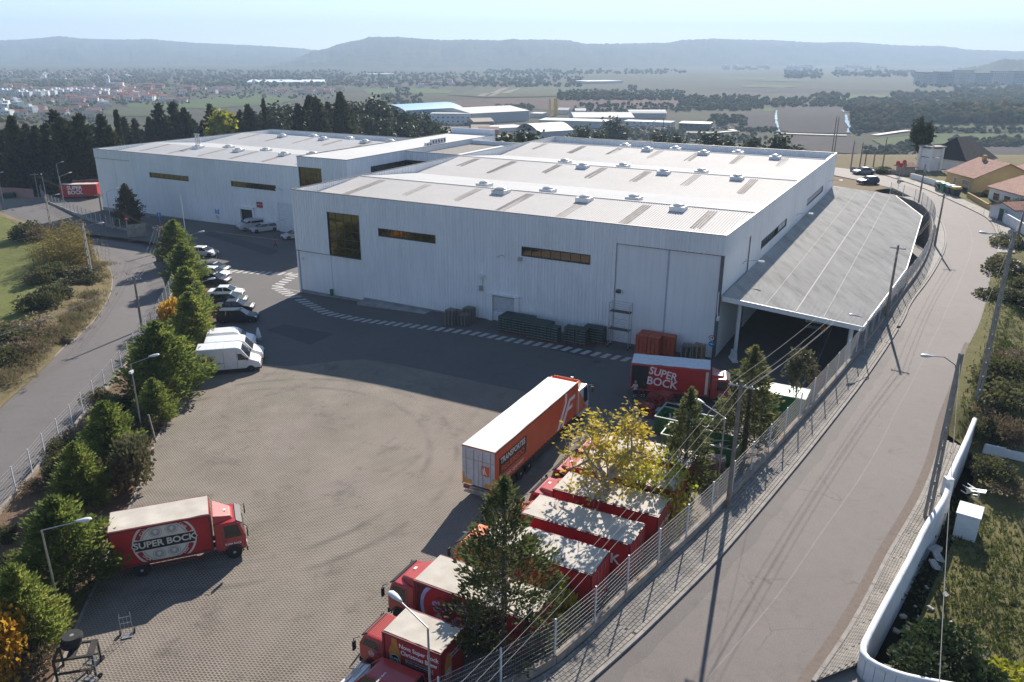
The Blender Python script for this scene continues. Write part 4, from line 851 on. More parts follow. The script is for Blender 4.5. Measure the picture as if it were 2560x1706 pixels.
def broad(seed, h, spread, levels, nl, leaf, trunk_r, start=0.25, up=0.55, fill=1.0, flat=1.0):
    rnd = random.Random(seed); tr = MB(); lf = MB(); tips = []
    def grow(p, d, L, r_, lv):
        n = 3; q = p
        for i in range(n):
            d2 = (d + Vector((rnd.gauss(0, .13), rnd.gauss(0, .13), rnd.gauss(0, .1) + 0.05))).normalized(); q2 = q + d2 * L / n; tr.tube(q, q2, r_ * (1 - 0.2 * i), r_ * (1 - 0.2 * (i + 1)), 6 if lv < 2 else 4); d = d2; q = q2
            if lv >= 1: tips.append((q, d, L))
        if lv < levels:
            for k in range(rnd.choice((3, 4)) if lv else 6):
                az = k * 2.1 + rnd.uniform(-.6, .6) ; sp = rnd.uniform(0.5, 1.0) * spread; o = d.orthogonal().normalized(); o2 = d.cross(o)
                nd = (d * up * 1.6 + (o * math.cos(az) + o2 * math.sin(az)) * sp + Vector((0, 0, 0.15))).normalized(); nd.z *= flat; grow(q - d * L * rnd.uniform(0, .45), nd.normalized(), L * rnd.uniform(0.55, 0.8), r_ * 0.5, lv + 1)
        else: tips.append((q, d, L))
    grow(Vector((0, 0, -0.2)), Vector((0, 0, 1)), h * start, trunk_r, 0)
    mz = max(t_[0].z for t_ in tips); k = h / mz
    for M_ in (tr,): M_.v = [(x, y, z * k if z > 0 else z) for x, y, z in M_.v]
    for i in range(nl):
        q, d, L = rnd.choice(tips); q = Vector((q.x, q.y, q.z * k)); off = Vector((rnd.gauss(0, 1), rnd.gauss(0, 1), rnd.gauss(0, .8))) * L * 0.28 * fill
        leafq(lf, q + off, Vector((rnd.gauss(0, 1), rnd.gauss(0, 1), rnd.gauss(-.2, .8))), leaf[0] * rnd.uniform(.6, 1.3), leaf[1] * rnd.uniform(.7, 1.3), rnd)
    return tr, lf
def shrubm(seed, r, h, nl, leaf, stems=7):
    rnd = random.Random(seed); tr = MB(); lf = MB(); lumps = [(Vector((rnd.uniform(-.6, .6) * r, rnd.uniform(-.6, .6) * r, rnd.uniform(.35, .75) * h)), rnd.uniform(.35, .6)) for _ in range(9)]
    for c, s in lumps[:stems]: tr.tube((c.x * .2, c.y * .2, -0.1), c, 0.03, 0.01, 4)
    for i in range(nl):
        c, s = rnd.choice(lumps); d = Vector((rnd.gauss(0, 1), rnd.gauss(0, 1), rnd.gauss(0, 1))).normalized(); q = c + Vector((d.x * r * s, d.y * r * s, d.z * h * s * 0.75)) * (rnd.random() ** 0.35)
        if q.z < 0.02: q.z = abs(q.z) * 0.5 + 0.02
        leafq(lf, q, d + Vector((rnd.gauss(0, .6), rnd.gauss(0, .6), .4)), leaf[0] * rnd.uniform(.6, 1.3), leaf[1] * rnd.uniform(.7, 1.3), rnd)
    return tr, lf
TREEM = {}
def treemesh(key, maker, lm, bark=None):
    if key not in TREEM:
        tr, lf = maker(); TREEM[key] = (tr.mesh(key + '_trunk', bark or M_BARK), lf.mesh(key + '_crown', lm))
    return TREEM[key]
def plant(name, key, loc, h, label, cat, group=None, sxy=None, rot=None, h0=1.0, trunk='trunk', crown='crown'):
    tm, cm = TREEM[key]; o = thing(name, label, cat, loc, random.uniform(0, 6.28) if rot is None else rot, group); s = h / h0; o.scale = ((sxy or s), (sxy or s), s)
    inst(trunk, tm, o); inst(crown, cm, o); return o
# ------------------------------------------------------------------ left bank strip, verge and meadow
fl = resample(FENCE_L, 90); ye = resample([Vector((p.x, p.y, yardz(p.x, p.y))) for p in YEDGE_L], 90)
mb = MB(); mb.grid(lambda s, t: (lambda p, q: Vector((lerp(p.x, q.x, s), lerp(p.y, q.y, s), lerp(yardz(p.x, p.y) + 0.02, q.z - 0.35, s) + 0.22 * noise.noise(Vector((lerp(p.x, q.x, s) * .6, lerp(p.y, q.y, s) * .6, 0))) * math.sin(math.pi * s))))(ye[round(t * 89)], fl[round(t * 89)]), 10, 89)
struct(mb.build('planted_bank', M_SOIL, smooth=True))
yb = struct(bpy.data.objects.new('yard_kerb', None)); COL.objects.link(yb)
q_ = [p for p in resample(YEDGE_L, 120) if p.y < 70]; kerbstones(q_, yb, yardz, 1.2, 0.14, 0.08, -1)
# left road
LEFT_E = [gp(*q, lz) for q in (Y1(-500, 1150), Y1(0, 565), Y1(280, 330), Y1(600, 0), Z4(560, 1568), Z4(700, 1430), Z4(800, 1330), Z4(900, 1180), Z4(940, 1060), Z4(940, 960), Z4(890, 860), Z4(750, 775), Z4(600, 680), Z4(320, 555), Z4(20, 440), Z4(-500, 330))]
LEFT_E = [Vector((p.x, p.y, lz(p.x, p.y))) for p in chaikin(LEFT_E, 2)]
RE = [p + Vector((0.3, -0.2, 0)) for p in FENCE_L] + [gp(*q, lz) for q in (Z4(1330, 700), Z4(1230, 630), Z4(1060, 645), Z4(850, 560), Z4(600, 480), Z4(350, 380), Z4(290, 340), Z4(0, 290), Z4(-500, 200))]
RE = [Vector((p.x, p.y, lz(p.x, p.y))) for p in RE]
struct(strip(LEFT_E, RE, 140, 8, lz, 0.0).build('road', M_ROADL))
gf = [gp(*q, yardz) for q in (Z4(1330, 820), Z4(1330, 690), Z4(1225, 620), Z4(1500, 560), Z4(1700, 700))]
MB().poly([Vector((p.x, p.y, yardz(p.x, p.y) + 0.01)) for p in gf]).build('gate_apron', M_ROADL)['kind'] = 'structure'
def meadowz(x, y, e=None): return lz(x, y) + 0.12
le = resample(LEFT_E, 110)
mb = MB()
def mfn(s, t):
    p = le[round(t * 109)]; dd = s ** 1.8 * 170; x = p.x - dd * 0.93; y = p.y - dd * 0.05 + dd * 0.1 * t
    rise = 0.15 + 1.1 * sm(dd / 5) - 0.9 * sm((dd - 8) / 14); return Vector((x, y, lz(p.x, p.y) + rise * (0.15 if dd < .01 else 1) + 0.25 * noise.noise(Vector((x * .25, y * .25, 1))) * sm(dd / 3) - 0.02 * dd * .3))
mb.grid(mfn, 34, 109); struct(mb.build('meadow', M_LAWN, smooth=True))
mb = MB(); mb.grid(lambda s, t: (lambda v: Vector((v.x, v.y, v.z + 0.03)))(mfn(s * 0.155, t)), 8, 109); struct(mb.build('dry_verge', M_DRY, smooth=True))
ek = struct(bpy.data.objects.new('road_edging', None)); COL.objects.link(ek)
qq = [p for p in resample(LEFT_E, 140) if 76 < p.y < 125]; mb = MB()
for a, b in zip(qq, qq[1:]):
    d = (b - a).normalized(); s = Vector((-d.y, d.x, 0)) * 0.18; bt = [Vector((p.x, p.y, lz(p.x, p.y) - .1)) for p in (a, b, b + s, a + s)]; mb.hexa(bt, [p + UP * 0.2 for p in bt])
mb.build('edging', M_KERB, ek)
# right side land beyond the road
er = resample([p for p in EDGE_R if p.y < 171], 120); IW = resample(CAPX, 50)
def landz(p, dd):
    wall = p.y < CAPX[-1].y; base = rz(p.x, p.y)
    if wall: return base - 1.25 - 0.035 * dd + 0.3 * noise.noise(Vector((p.x * .3, dd * .3, 0)))
    k = sm((p.y - CAPX[-1].y) / 5); lo = base - 1.25 - 0.035 * dd
    return lerp(lo, base + 0.05 - 1.1 * sm((dd - 1.5) / 3) * (1 - sm((p.y - 95) / 12)) - 0.02 * dd * (1 - sm((p.y - 95) / 20)), k)
mb = MB()
def rfn(s, t):
    p = er[round(t * 119)]; dd = (s ** 1.7) * 150
    st = 2.55 if p.y < CAPX[-1].y - 1 else lerp(2.55, -0.02, sm((p.y - CAPX[-1].y + 1) / 3))
    if p.y < CAPX[0].y + .6: st = 2.3
    dd2 = dd + max(st, 0 if s else st)
    x = p.x + dd2 * 0.86; y = p.y - dd2 * 0.5 * (1 - sm((p.y - 70) / 40)); return Vector((x, y, landz(p, dd) + 0.18 * noise.noise(Vector((x * .5, y * .5, 2))) * sm(dd / 1.5)))
mb.grid(rfn, 44, 119); LANDR = mb; struct(mb.build('rough_grass', M_GRASS, smooth=True))
def rland(x, y):
    best = None
    for v in LANDR.v:
        d = (v[0] - x) ** 2 + (v[1] - y) ** 2
        if best is None or d < best[0]: best = (d, v[2])
    return best[1]
# far right plateau under the houses
mb = MB()
def hz_(x, y): return lerp(4.6, -9, sm((y - 205) / 80)) if x > 60 else lerp(4.6, -9, sm((y - 190) / 60))
def pfn(s, t): x = lerp(30, 300, s); y = lerp(128 if x > 78 else 150, 300, t); x0 = x; return Vector((x, y, hz_(x, y) - 0.15 + 0.2 * noise.noise(Vector((x * .2, y * .2, 5)))))
def pfn2(s, t):
    y = lerp(171, 320, t); x = lerp(20, 330, s); return Vector((x, y, hz_(x, y) - 0.2 + 0.25 * noise.noise(Vector((x * .2, y * .2, 5)))))
mb.grid(pfn2, 40, 30); struct(mb.build('plateau', M_DRY, smooth=True))
mb = MB(); mb.grid(lambda s, t: (lambda x, y: Vector((x, y, 5.0 if y < 172 else hz_(x, y))))(lerp(36, 70.5 if t > .25 else 67, s), lerp(142, 174, t)), 16, 14); struct(mb.build('waste_ground', m_soil('ochre_waste', (0.16, 0.11, 0.07), (0.24, 0.18, 0.12), (0.12, 0.11, 0.05)), smooth=True))
# ------------------------------------------------------------------ conifer row on the left bank
for i, (sd_, h_, r_) in enumerate(((11, 7, 3.0), (12, 7, 3.2), (13, 7, 2.8), (14, 7, 3.0))): treemesh('con%d' % i, lambda: conifer(sd_, h_, r_, 150, 125, (22, 58), 0.02, (0.3, 0.07), 0.6), L_CON)
ROW = [  # base px, top px, width factor, words
    (Y2(250, 1330), 1420, .95, 'beside the tyre table'), (Y2(560, 830), 1250, 1.2, 'behind the tail of the parked box truck'),
    (Y1(720, 1400), 1112, 1.1, 'between two young trees, behind the amber bush'), (Y1(960, 1060), 1010, 1.25, 'beside the broken wooden stake'), (Y1(1330, 690), 950, 1.1, 'leaning over the bank by the kerb'),
    (Y1(1400, 480), 810, 1.5, 'behind the lettered white van'), (Z4(1630, 1560), 735, 1.25, 'between the yellow bush and the white vans'), (Z4(1600, 1320), 670, 1.3, 'beside the navy estate car'), (Z4(1560, 1040), 610, 1.35, 'behind the parked hatchbacks'), (Z4(1490, 860), 553, 1.3, 'at the gate end of the row')]
for i, (bp, ty, wf_, wd_) in enumerate(ROW):
    P = gp(*bp, yardz, 0.1); h_ = hfrom(P, ty); plant('conifer', 'con%d' % (i % 4), P, h_, 'feathery green conifer in the bank row, ' + wd_, 'conifer', 'conifers along the left bank', h0=7.0, sxy=wf_ * h_ / 7.0 * (1.05 if h_ > 6 else 1.22))
# big juniper by the lower fence, two darker ones by the skips
treemesh('bigc', lambda: conifer(31, 9.5, 3.3, 115, 165, (2, 36), 0.1, (0.24, 0.06), 0.62, droop=0.012, core=0.36), L_BIGC)
treemesh('bigd', lambda: conifer(37, 9.5, 2.9, 100, 110, (5, 38), 0.14, (0.3, 0.085), 0.7, droop=0.01), L_BIGC)
P = gp(*Y3(1890, 1420), yardz); h_ = hfrom(P, Y3(1905, 20)[1]); plant('conifer', 'bigc', P, h_, 'open dark juniper tree standing over the parked red trucks at the fence', 'conifer', h0=9.5)
P = gp(*Y5(690, 1520), yardz); plant('conifer', 'bigd', P, hfrom(P, Y5(780, 600)[1]), 'slim dark conifer between the poplar and the pallet pile', 'conifer', h0=9.5)
P = gp(*Y5(1200, 1150), yardz); plant('conifer', 'bigd', P, hfrom(P, Y5(1290, 250)[1]), 'tall dark conifer behind the wooden pole beside the green skips', 'conifer', h0=9.5, rot=2.2, sxy=1.15)
# yellow poplar
treemesh('poplar', lambda: broad(41, 8.5, 1.3, 4, 2200, (0.13, 0.07), 0.13, 0.15, 0.22, 1.6), L_YEL, M_BARKG)
P = gp(*Y4(1320, 1540), yardz); h_ = hfrom(P, Y4(1290, 470)[1]); plant('poplar_tree', 'poplar', P, h_, 'half bare poplar with yellow leaves over the parked red trucks', 'tree', h0=8.5, sxy=h_ / 8.5 * 1.9)
treemesh('poplow', lambda: shrubm(43, 1.0, 1.0, 1100, (0.2, 0.1)), L_YG, M_BARKG)
treemesh('poplowb', lambda: shrubm(44, 1.0, 1.0, 1500, (0.07, 0.04)), L_YG, M_BARKG)
P = gp(*Y4(1430, 1480), yardz); o = plant('sucker_bush', 'poplowb', (P.x + 1.2, P.y - .6, 0.3), 4.6, 'bright yellow green sucker growth at the foot of the poplar', 'bush', sxy=3.3)
P = gp(*Y8(1000, 1090), yardz); plant('sucker_bush', 'poplow', P, 2.4, 'small yellow green bush squeezed between truck tails and fence', 'bush', sxy=1.1)
# oak-like amber sapling by the fence
treemesh('oak', lambda: broad(47, 6, 0.9, 3, 2300, (0.24, 0.1), 0.09, 0.3, 0.6, 0.9), L_OLV, M_BARKG)
P = gp(*Y5(1620, 850), yardz); plant('oak_sapling', 'oak', P, hfrom(P, Y5(1670, 270)[1]), 'amber leaved sapling between the red crates and the green skip', 'tree', h0=6, sxy=.85)
# bank bushes
treemesh('amber', lambda: shrubm(51, 1, 1, 2600, (0.11, 0.06)), L_ORA); treemesh('olive', lambda: shrubm(52, 1, 1, 2600, (0.12, 0.05)), L_OLV); treemesh('bush', lambda: shrubm(53, 1, 1, 2400, (0.11, 0.05)), L_BUSH); treemesh('bush2', lambda: shrubm(54, 1, 1, 2400, (0.12, 0.05)), L_BUSH); treemesh('dryb', lambda: shrubm(55, 1, 1, 1500, (0.16, 0.03)), L_DRYB)
P = gp(*Z4(1440, 1500), yardz, .2); plant('yellow_bush', 'amber', P, hfrom(P, Z4(1400, 1220)[1]), 'golden leaved small tree between two conifers of the bank row', 'bush', sxy=2.0)
P = gp(*Y1(1020, 1250), yardz, .1); plant('amber_bush', 'olive', P, hfrom(P, Y1(900, 860)[1]), 'pale olive leaved bush between conifers behind the parked truck', 'bush', sxy=2.2)
P = gp(*Y2(60, 1500), yardz, .1); plant('amber_bush', 'amber', P, 3.4, 'orange leaved bush at the foot of the bank near the tyre table', 'bush', sxy=2.0)
P = gp(*Y2(230, 1500), yardz, .1); plant('dry_bush', 'dryb', P, 1.6, 'dry seedy bush under the orange leaves near the tyre table', 'bush', sxy=1.3)
P = gp(*Z4(1400, 680), yardz, .1); plant('dry_bush', 'dryb', P, 2.6, 'reddish brown bush at the gate end of the fence', 'bush', sxy=1.5)
treemesh('forec', lambda: conifer(61, 8, 3.0, 120, 90, (10, 48), 0.05, (0.32, 0.1), 0.6), m_leaf('brown_green_conifer', (0.05, 0.045, 0.02), (0.085, 0.075, 0.032), (0.14, 0.115, 0.05), 0.25))
P = gp(*Z4(1090, 560), yardz); h_ = hfrom(P, Z4(1060, 210)[1]); plant('conifer', 'forec', P, h_, 'broad brownish green conifer by the wall of the second warehouse', 'conifer', h0=8, sxy=h_ / 8 * 1.1)
for j, (q, n_) in enumerate(((Y1(330, 1270), 'below the fence wall'), (Y1(560, 960), 'halfway along the fence wall'), (Y2(60, 500), 'on the bare soil by the street lamp'), (Y1(860, 560), 'under the fence near the lamp'), (Y1(640, 860), 'on the slope behind the broken stake'), (Y1(1010, 640), 'between two conifers by the lamp'), (Y1(520, 1180), 'behind the tall conifer near the truck'), (Y2(150, 800), 'between the two nearest conifers'), (Y1(1200, 760), 'beside the leaning conifer'), (Y2(30, 900), 'at the foot of the fence wall'), (Y1(820, 900), 'behind the pale olive bush'))):
    P = gp(*q, yardz, .15); plant('dry_bush', ('dryb', 'olive', 'bush', 'olive')[j % 4] if j < 5 else 'bush2', P, random.uniform(.8, 1.3) + (.7 if j > 4 else 0), 'low dry scrub on the planted bank ' + n_, 'bush', 'scrub on the planted bank', sxy=random.uniform(1.0, 1.6))
# left verge shrubs and reeds
def lpt(px, py): return gp(px, py, lambda x, y: lz(x, y) + 0.5)
for q, k_, h_, s_, nm, lb, ct in ((Z4(190, 690), 'bush', 3.2, 3.4, 'verge_shrub', 'dark shrub at the far end of the verge beside the reeds', 'bush'), (Z4(320, 700), 'dryb', 2.8, 2.6, 'verge_shrub', 'brown seedy shrub between the dark shrub and the reeds', 'bush'), (Z4(400, 1040), 'bush2', 2.6, 3.0, 'verge_shrub', 'dark bramble heap under the reeds', 'bush'), (Z4(600, 1040), 'olive', 2.0, 3.2, 'verge_shrub', 'grey green bramble beside the foot of the concrete pole', 'bush'), (Z4(740, 1060), 'bush', 1.5, 1.5, 'verge_shrub', 'small dark bush wrapped round the concrete pole foot', 'bush'), (Z4(380, 1270), 'bush', 2.8, 2.6, 'verge_shrub', 'round dark green bush in the dry grass of the verge', 'bush'), (Z4(470, 1190), 'bush2', 2.2, 1.9, 'verge_shrub', 'second green bush touching the round dark one', 'bush'), (Z4(200, 1470), 'dryb', 1.7, 3.6, 'verge_shrub', 'wide brown bramble thicket low on the verge', 'bush'), (Z4(60, 1540), 'bush2', 1.9, 2.8, 'verge_shrub', 'green brown thicket by the meadow edge', 'bush'), (Y1(180, 130), 'dryb', 1.6, 2.6, 'verge_shrub', 'dry thicket beside the grassy road edge', 'bush'), (Y1(20, 230), 'bush2', 1.7, 2.4, 'verge_shrub', 'dark thicket at the near end of the verge', 'bush')):
    P = lpt(*q); plant(nm, k_, P, h_, lb, ct, sxy=s_)
rd_ = MB(); rn = random.Random(5); RP = [lpt(*Z4(x, y)) for x, y in ((420, 930), (540, 930), (650, 920), (480, 860), (600, 850), (700, 880), (560, 760), (640, 780))]
rt_ = MB()
for i in range(900):
    p = rn.choice(RP) + Vector((rn.gauss(0, 1.0), rn.gauss(0, 1.2), 0)); h_ = rn.uniform(3.2, 5.2); ln = Vector((rn.gauss(0, .12), rn.gauss(0, .12), 1)) * h_
    rt_.tube(p, p + ln, 0.02, 0.008, 3)
    for j in range(9): f = rn.uniform(.15, 1); leafq(rd_, p + ln * f, Vector((rn.gauss(0, 1), rn.gauss(0, 1), rn.uniform(-.2, .9))), rn.uniform(.4, .75), 0.045, rn)
rr = thing('reed_clump', 'tall yellow green reed clump on the verge beside the road bend', 'reeds', RP[0]); 
for nm, M_, mt in (('stems', rt_, L_REED), ('leaves', rd_, L_REED)):
    M_.v = [(v[0] - RP[0].x, v[1] - RP[0].y, v[2] - RP[0].z) for v in M_.v]; tag(M_.build(nm, mt, rr), kind='stuff')
# right hand bushes
def rpt(px, py, dz=-1.0): return gp(px, py, rz, dz)
RB = [(Y6(2130, 560), 'bush', 3.0, 2.6, 'grey green olive bush on the slope beside the street lamp pole'), (Y6(2180, 760), 'bush2', 2.4, 2.8, 'dark bush heap behind the white wall end'), (Y6(2060, 940), 'dryb', 1.6, 2.0, 'dry brush against the end of the white wall'), (Y6(2230, 1080), 'dryb', 2.2, 1.3, 'tuft of pale dry stalks by the white kerb piece'), (Y6(2280, 420), 'dryb', 1.6, 2.6, 'brown thicket above the olive bush'), (Z7(2250, 780), 'bush', 2.4, 3.2, 'dark green bush under the lamp at the road bend'), (Z7(2230, 1000), 'olive', 2.4, 3.2, 'silvery bush on the slope below the road bend'), (Z7(2180, 1220), 'bush2', 2.0, 3.0, 'brown green bush on the upper slope'), (Z7(2300, 1130), 'bush', 2.2, 3.0, 'leafy bush beside the silvery one on the slope'), (Y6(2050, 1000), 'bush2', 1.5, 1.6, 'low bramble in the angle of the white wall'), (Y6(2000, 1330), 'bush', 1.5, 1.8, 'low bramble beside the white chairs'), (Y6(2200, 1450), 'dryb', .8, 1.6, 'dry weed patch beside the white hut')]
for q, k_, h_, s_, lb in RB: P = rpt(*q); plant('slope_bush', k_, P, h_, lb, 'bush', sxy=s_)
treemesh('laurel', lambda: shrubm(58, 1, 1, 4200, (0.1, 0.05)), m_leaf('glossy_laurel', (0.022, 0.04, 0.014), (0.04, 0.062, 0.02), (0.08, 0.1, 0.035), 0.25))
P = rpt(*Y7(1560, 1600)); plant('laurel_bush', 'laurel', P, 2.4, 'dense glossy dark green bush inside the corner of the white wall', 'bush', sxy=2.5)
P = rpt(*Y7(1960, 1650)); plant('laurel_bush', 'poplow', P, 1.2, 'yellowing low bush beside the glossy dark bush', 'bush', sxy=1.3)
# grass tufts (uncountable)
def tufts(name, pts, n, h_, mat, zf, seed):
    rn = random.Random(seed); lf = MB()
    for i in range(n):
        a = rn.choice(pts); p = Vector((a[0] + rn.gauss(0, a[2]), a[1] + rn.gauss(0, a[2]), 0)); p.z = zf(p.x, p.y)
        for j in range(4): leafq(lf, p, Vector((rn.gauss(0, .5), rn.gauss(0, .5), 1)), h_ * rn.uniform(.5, 1.3), 0.03, rn)
    tag(lf.build(name, mat), 'tufts of grass and weeds', 'grass', kind='stuff')
zland = {}
def rland_fast(x, y):
    k = (round(x), round(y))
    if k not in zland: zland[k] = rland(k[0], k[1])
    return zland[k] - 0.02
tufts('grass_tufts', [(lerp(34, 46, i / 14) + 1.2, lerp(55, 72, i / 14), 0.7) for i in range(15)] + [(lerp(46, 60, i / 12) + 1.6, lerp(72, 96, i / 12), 0.9) for i in range(13)], 2600, 0.3, L_GRS, rland_fast, 3)
tufts('grass_tufts', [(rpt(*Y7(x, y)).x, rpt(*Y7(x, y)).y, 1.6) for x, y in ((1800, 300), (1950, 500), (2050, 700), (1900, 900), (2050, 1100), (1800, 1250), (2100, 1350), (1700, 850))], 3200, 0.22, L_GRS, rland_fast, 4)
def mz_(x, y): return lz(x, y) + 0.75
tufts('verge_grass', [(lpt(*q).x, lpt(*q).y, 1.0) for q in (Z4(560, 1450), Z4(640, 1350), Z4(700, 1250), Z4(740, 1150), Z4(820, 1000), Z4(620, 1250), Z4(520, 1350), Z4(440, 1450), Y1(300, 60), Y1(200, 200), Y1(60, 330), Z4(300, 1550), Z4(820, 900))], 3600, 0.55, m_leaf('dry_grass', (0.14, 0.11, 0.06), (0.22, 0.175, 0.1), (0.12, 0.13, 0.05), 0.35), mz_, 6)
# ================================================================== fences, walls, poles, wires, lamps
M_POSTW = simple('white_fence_post', (0.6, 0.61, 0.62), 0.5, var=0.1); M_WIRE = simple('galvanised_wire', (0.36, 0.36, 0.365), 0.6, metal=0.1)
M_WOOD = simple('weathered_pole_wood', (0.2, 0.17, 0.145), 0.9, var=0.3, scale=3, bump=0.4); M_CPOLE = simple('pole_concrete', (0.27, 0.255, 0.235), 0.9, var=0.2, scale=2, bump=0.2)
M_CABLE = simple('cable', (0.16, 0.16, 0.16), 0.8); M_CABLEK = simple('black_cable', (0.03, 0.03, 0.03), 0.6)
def fence(line, spacing, h, label, wall=None, wallmat=None, vgap=0.1, nh=9, zoff=0.0, posts_label=None, vr=0.0045, hr=0.008):
    n = max(1, round(plen(line) / spacing)); P = resample(line, n + 1); root = thing('mesh_fence', label, 'fence', P[0]); O = P[0]
    pm = MB().box((-0.035, -0.035, -0.05), (0.035, 0.035, h + 0.06)); pm.box((-0.05, -0.05, -0.06), (0.05, 0.05, -0.0)); pme = pm.mesh('post', M_POSTW)
    for i, p in enumerate(P):
        a = P[max(0, i - 1)]; b = P[min(n, i + 1)]; inst('post', pme, root, p - O, (0, 0, math.atan2(b.y - a.y, b.x - a.x)))
    for a, b in zip(P, P[1:]):
        mb = MB(); A_, B_ = a - O, b - O
        for k in range(nh):
            z = 0.06 + (h - 0.08) * k / (nh - 1); mb.tube(A_ + UP * z, B_ + UP * z, hr, None, 4, 0, False)
        m_ = int((b - a).length / vgap)
        for k in range(1, m_):
            q = A_.lerp(B_, k / m_); mb.tube(q + UP * 0.03, q + UP * h, vr, None, 3, 0, False)
        mb.build('mesh_panel', M_WIRE, root)
    return root
def lowwall(name, line, th, z0f, ztop, mat, label, cat='wall', L=3.2, piece='wall_block'):
    n = max(1, int(plen(line) / L)); P = resample(line, n + 1); root = thing(name, label, cat, P[0]); O = P[0]
    for a, b in zip(P, P[1:]):
        d = (b - a); d.z = 0; d.normalize(); s = Vector((d.y, -d.x, 0)) * th / 2; e = d * 0.006
        bt = [Vector((q.x, q.y, z0f(q.x, q.y))) for q in (a - s + e, b - s - e, b + s - e, a + s + e)]; za, zb = ztop(a.x, a.y), ztop(b.x, b.y)
        tp = [Vector((bt[0].x, bt[0].y, za)), Vector((bt[1].x, bt[1].y, zb)), Vector((bt[2].x, bt[2].y, zb)), Vector((bt[3].x, bt[3].y, za))]
        MB().hexa([q - O for q in bt], [q - O for q in tp]).build(piece, mat, root)
    return root
FR2 = [p for p in resample(FENCE_R, 400)]
lowwall('retaining_wall', FR2, 0.28, lambda x, y: -1.2, lambda x, y: rz(x, y) + 0.55, M_LWALL, 'lichen stained concrete retaining wall between the truck yard and the road', L=3.1)
fence(FR2, 3.1, 2.0, 'galvanised mesh fence on the retaining wall beside the uphill road')
FL2 = resample(FENCE_L, 300)
lowwall('boundary_wall', FL2, 0.2, lambda x, y: -2.0, lambda x, y: xat_z(x, y), M_LWALL, 'low lichen stained concrete wall under the left boundary fence', L=2.55) if False else None
def flz(x, y): return min(FL2, key=lambda p: (p.x - x) ** 2 + (p.y - y) ** 2).z
lowwall('boundary_wall', FL2, 0.2, lambda x, y: -2.0, lambda x, y: flz(x, y) - 0.02, M_LWALL, 'low lichen stained concrete wall between the conifer bank and the left road', L=2.55)
fence(FL2, 2.55, 1.8, 'white post mesh fence between the conifer row and the left road', nh=8, vgap=0.3)
# gate walls of the far forecourt
gw = [gp(*Z4(*q), lambda x, y: lz(x, y) + 1.0) for q in ((1062, 575), (870, 530), (700, 470), (530, 400), (400, 345), (345, 300))]
lowwall('forecourt_wall', gw, 0.2, lambda x, y: -4, lambda x, y: lz(x, y) + 1.0, M_CONC, 'grey concrete boundary wall along the road by the far forecourt')
fence(gw, 2.5, 1.5, 'pale fence on the forecourt wall where the road bends away', nh=6, vgap=0.25)
gq = [gp(*Z4(*q), yardz) for q in ((1065, 648), (1225, 632))]; lowwall('gate_wall', gq, 0.25, lambda x, y: -2.5, lambda x, y: yardz(x, y) + 2.1, M_CONC, 'short grey gate wall beside the forecourt entrance', L=9)
bf_ = [gp(*Z4(*q), lambda x, y: -2.3) for q in ((345, 300), (360, 260), (440, 235), (560, 215), (680, 200), (830, 185))]; fence(bf_, 3.0, 2.2, 'tall mesh fence behind the two red trailers', nh=6, vgap=0.4)
# utility poles
WT = {}
def upole(key, base, h, kind, label, arm=None, lean=(0, 0), top_r=None):
    name = {'w': 'wooden_pole', 'c': 'concrete_pole'}[kind]; root = thing(name, label, 'pole', base); r0, r1 = (0.15, 0.1)
    mb = MB(); top = Vector((lean[0], lean[1], h))
    if kind == 'w':
        N = 6
        for i in range(N): mb.tube(top * (i / N) - (UP * 0.3 if i == 0 else UP * 0), top * ((i + 1) / N), lerp(r0, r1, i / N), lerp(r0, r1, (i + 1) / N), 10)
        mb.build('shaft', M_WOOD, root, smooth=False)
    else:
        for sx in (-1, 1):
            b = [Vector((sx * lerp(.16, .08, 0) + dx, dy, -0.3)) for dx, dy in ((-.045, -.13), (.045, -.13), (.045, .13), (-.045, .13))]; t_ = [Vector((sx * .07 + dx, dy, h)) for dx, dy in ((-.04, -.09), (.04, -.09), (.04, .09), (-.04, .09))]; mb.hexa(b, [q + Vector((lean[0], lean[1], 0)) for q in t_])
        k = int(h / 1.1)
        for i in range(k + 1): z = h * i / k; mb.box((-.12, -.1, max(0, z - .12)), (.12, .1, min(h, z + .12)))
        mb.build('shaft', M_CPOLE, root)
    if arm:
        q = MB(); d = Vector((math.cos(arm), math.sin(arm), 0)); c = top - UP * 0.35; q.tube(c - d * 0.75 + d.orthogonal() * 0, c + d * 0.75, 0.05, None, 6); q.build('cross_arm', M_GALV, root)
        for s in (-.65, -.25, .25, .65): MB().lathe([(0.03, 0), (0.05, .05), (.05, .12), (.02, .16)], 8).build('insulator', M_WHITEM, root).location = c + d * s
    WT[key] = Vector(base) + top - UP * 0.25; return root
def lampon(key, head, root, z):   # lamp arm on a pole
    P = WT[key] - UP * 0.5; inv = root.location; q = MB(); mid = P.lerp(head, .5) + UP * 0.25; q.path([P - UP * 0.6 - inv, P + (head - P) * .12 - inv, mid - inv, head - inv], 0.03, 6); q.build('lamp_arm', M_GALV, root)
    lamphead(root, head - inv, (head - P))
LHM = None
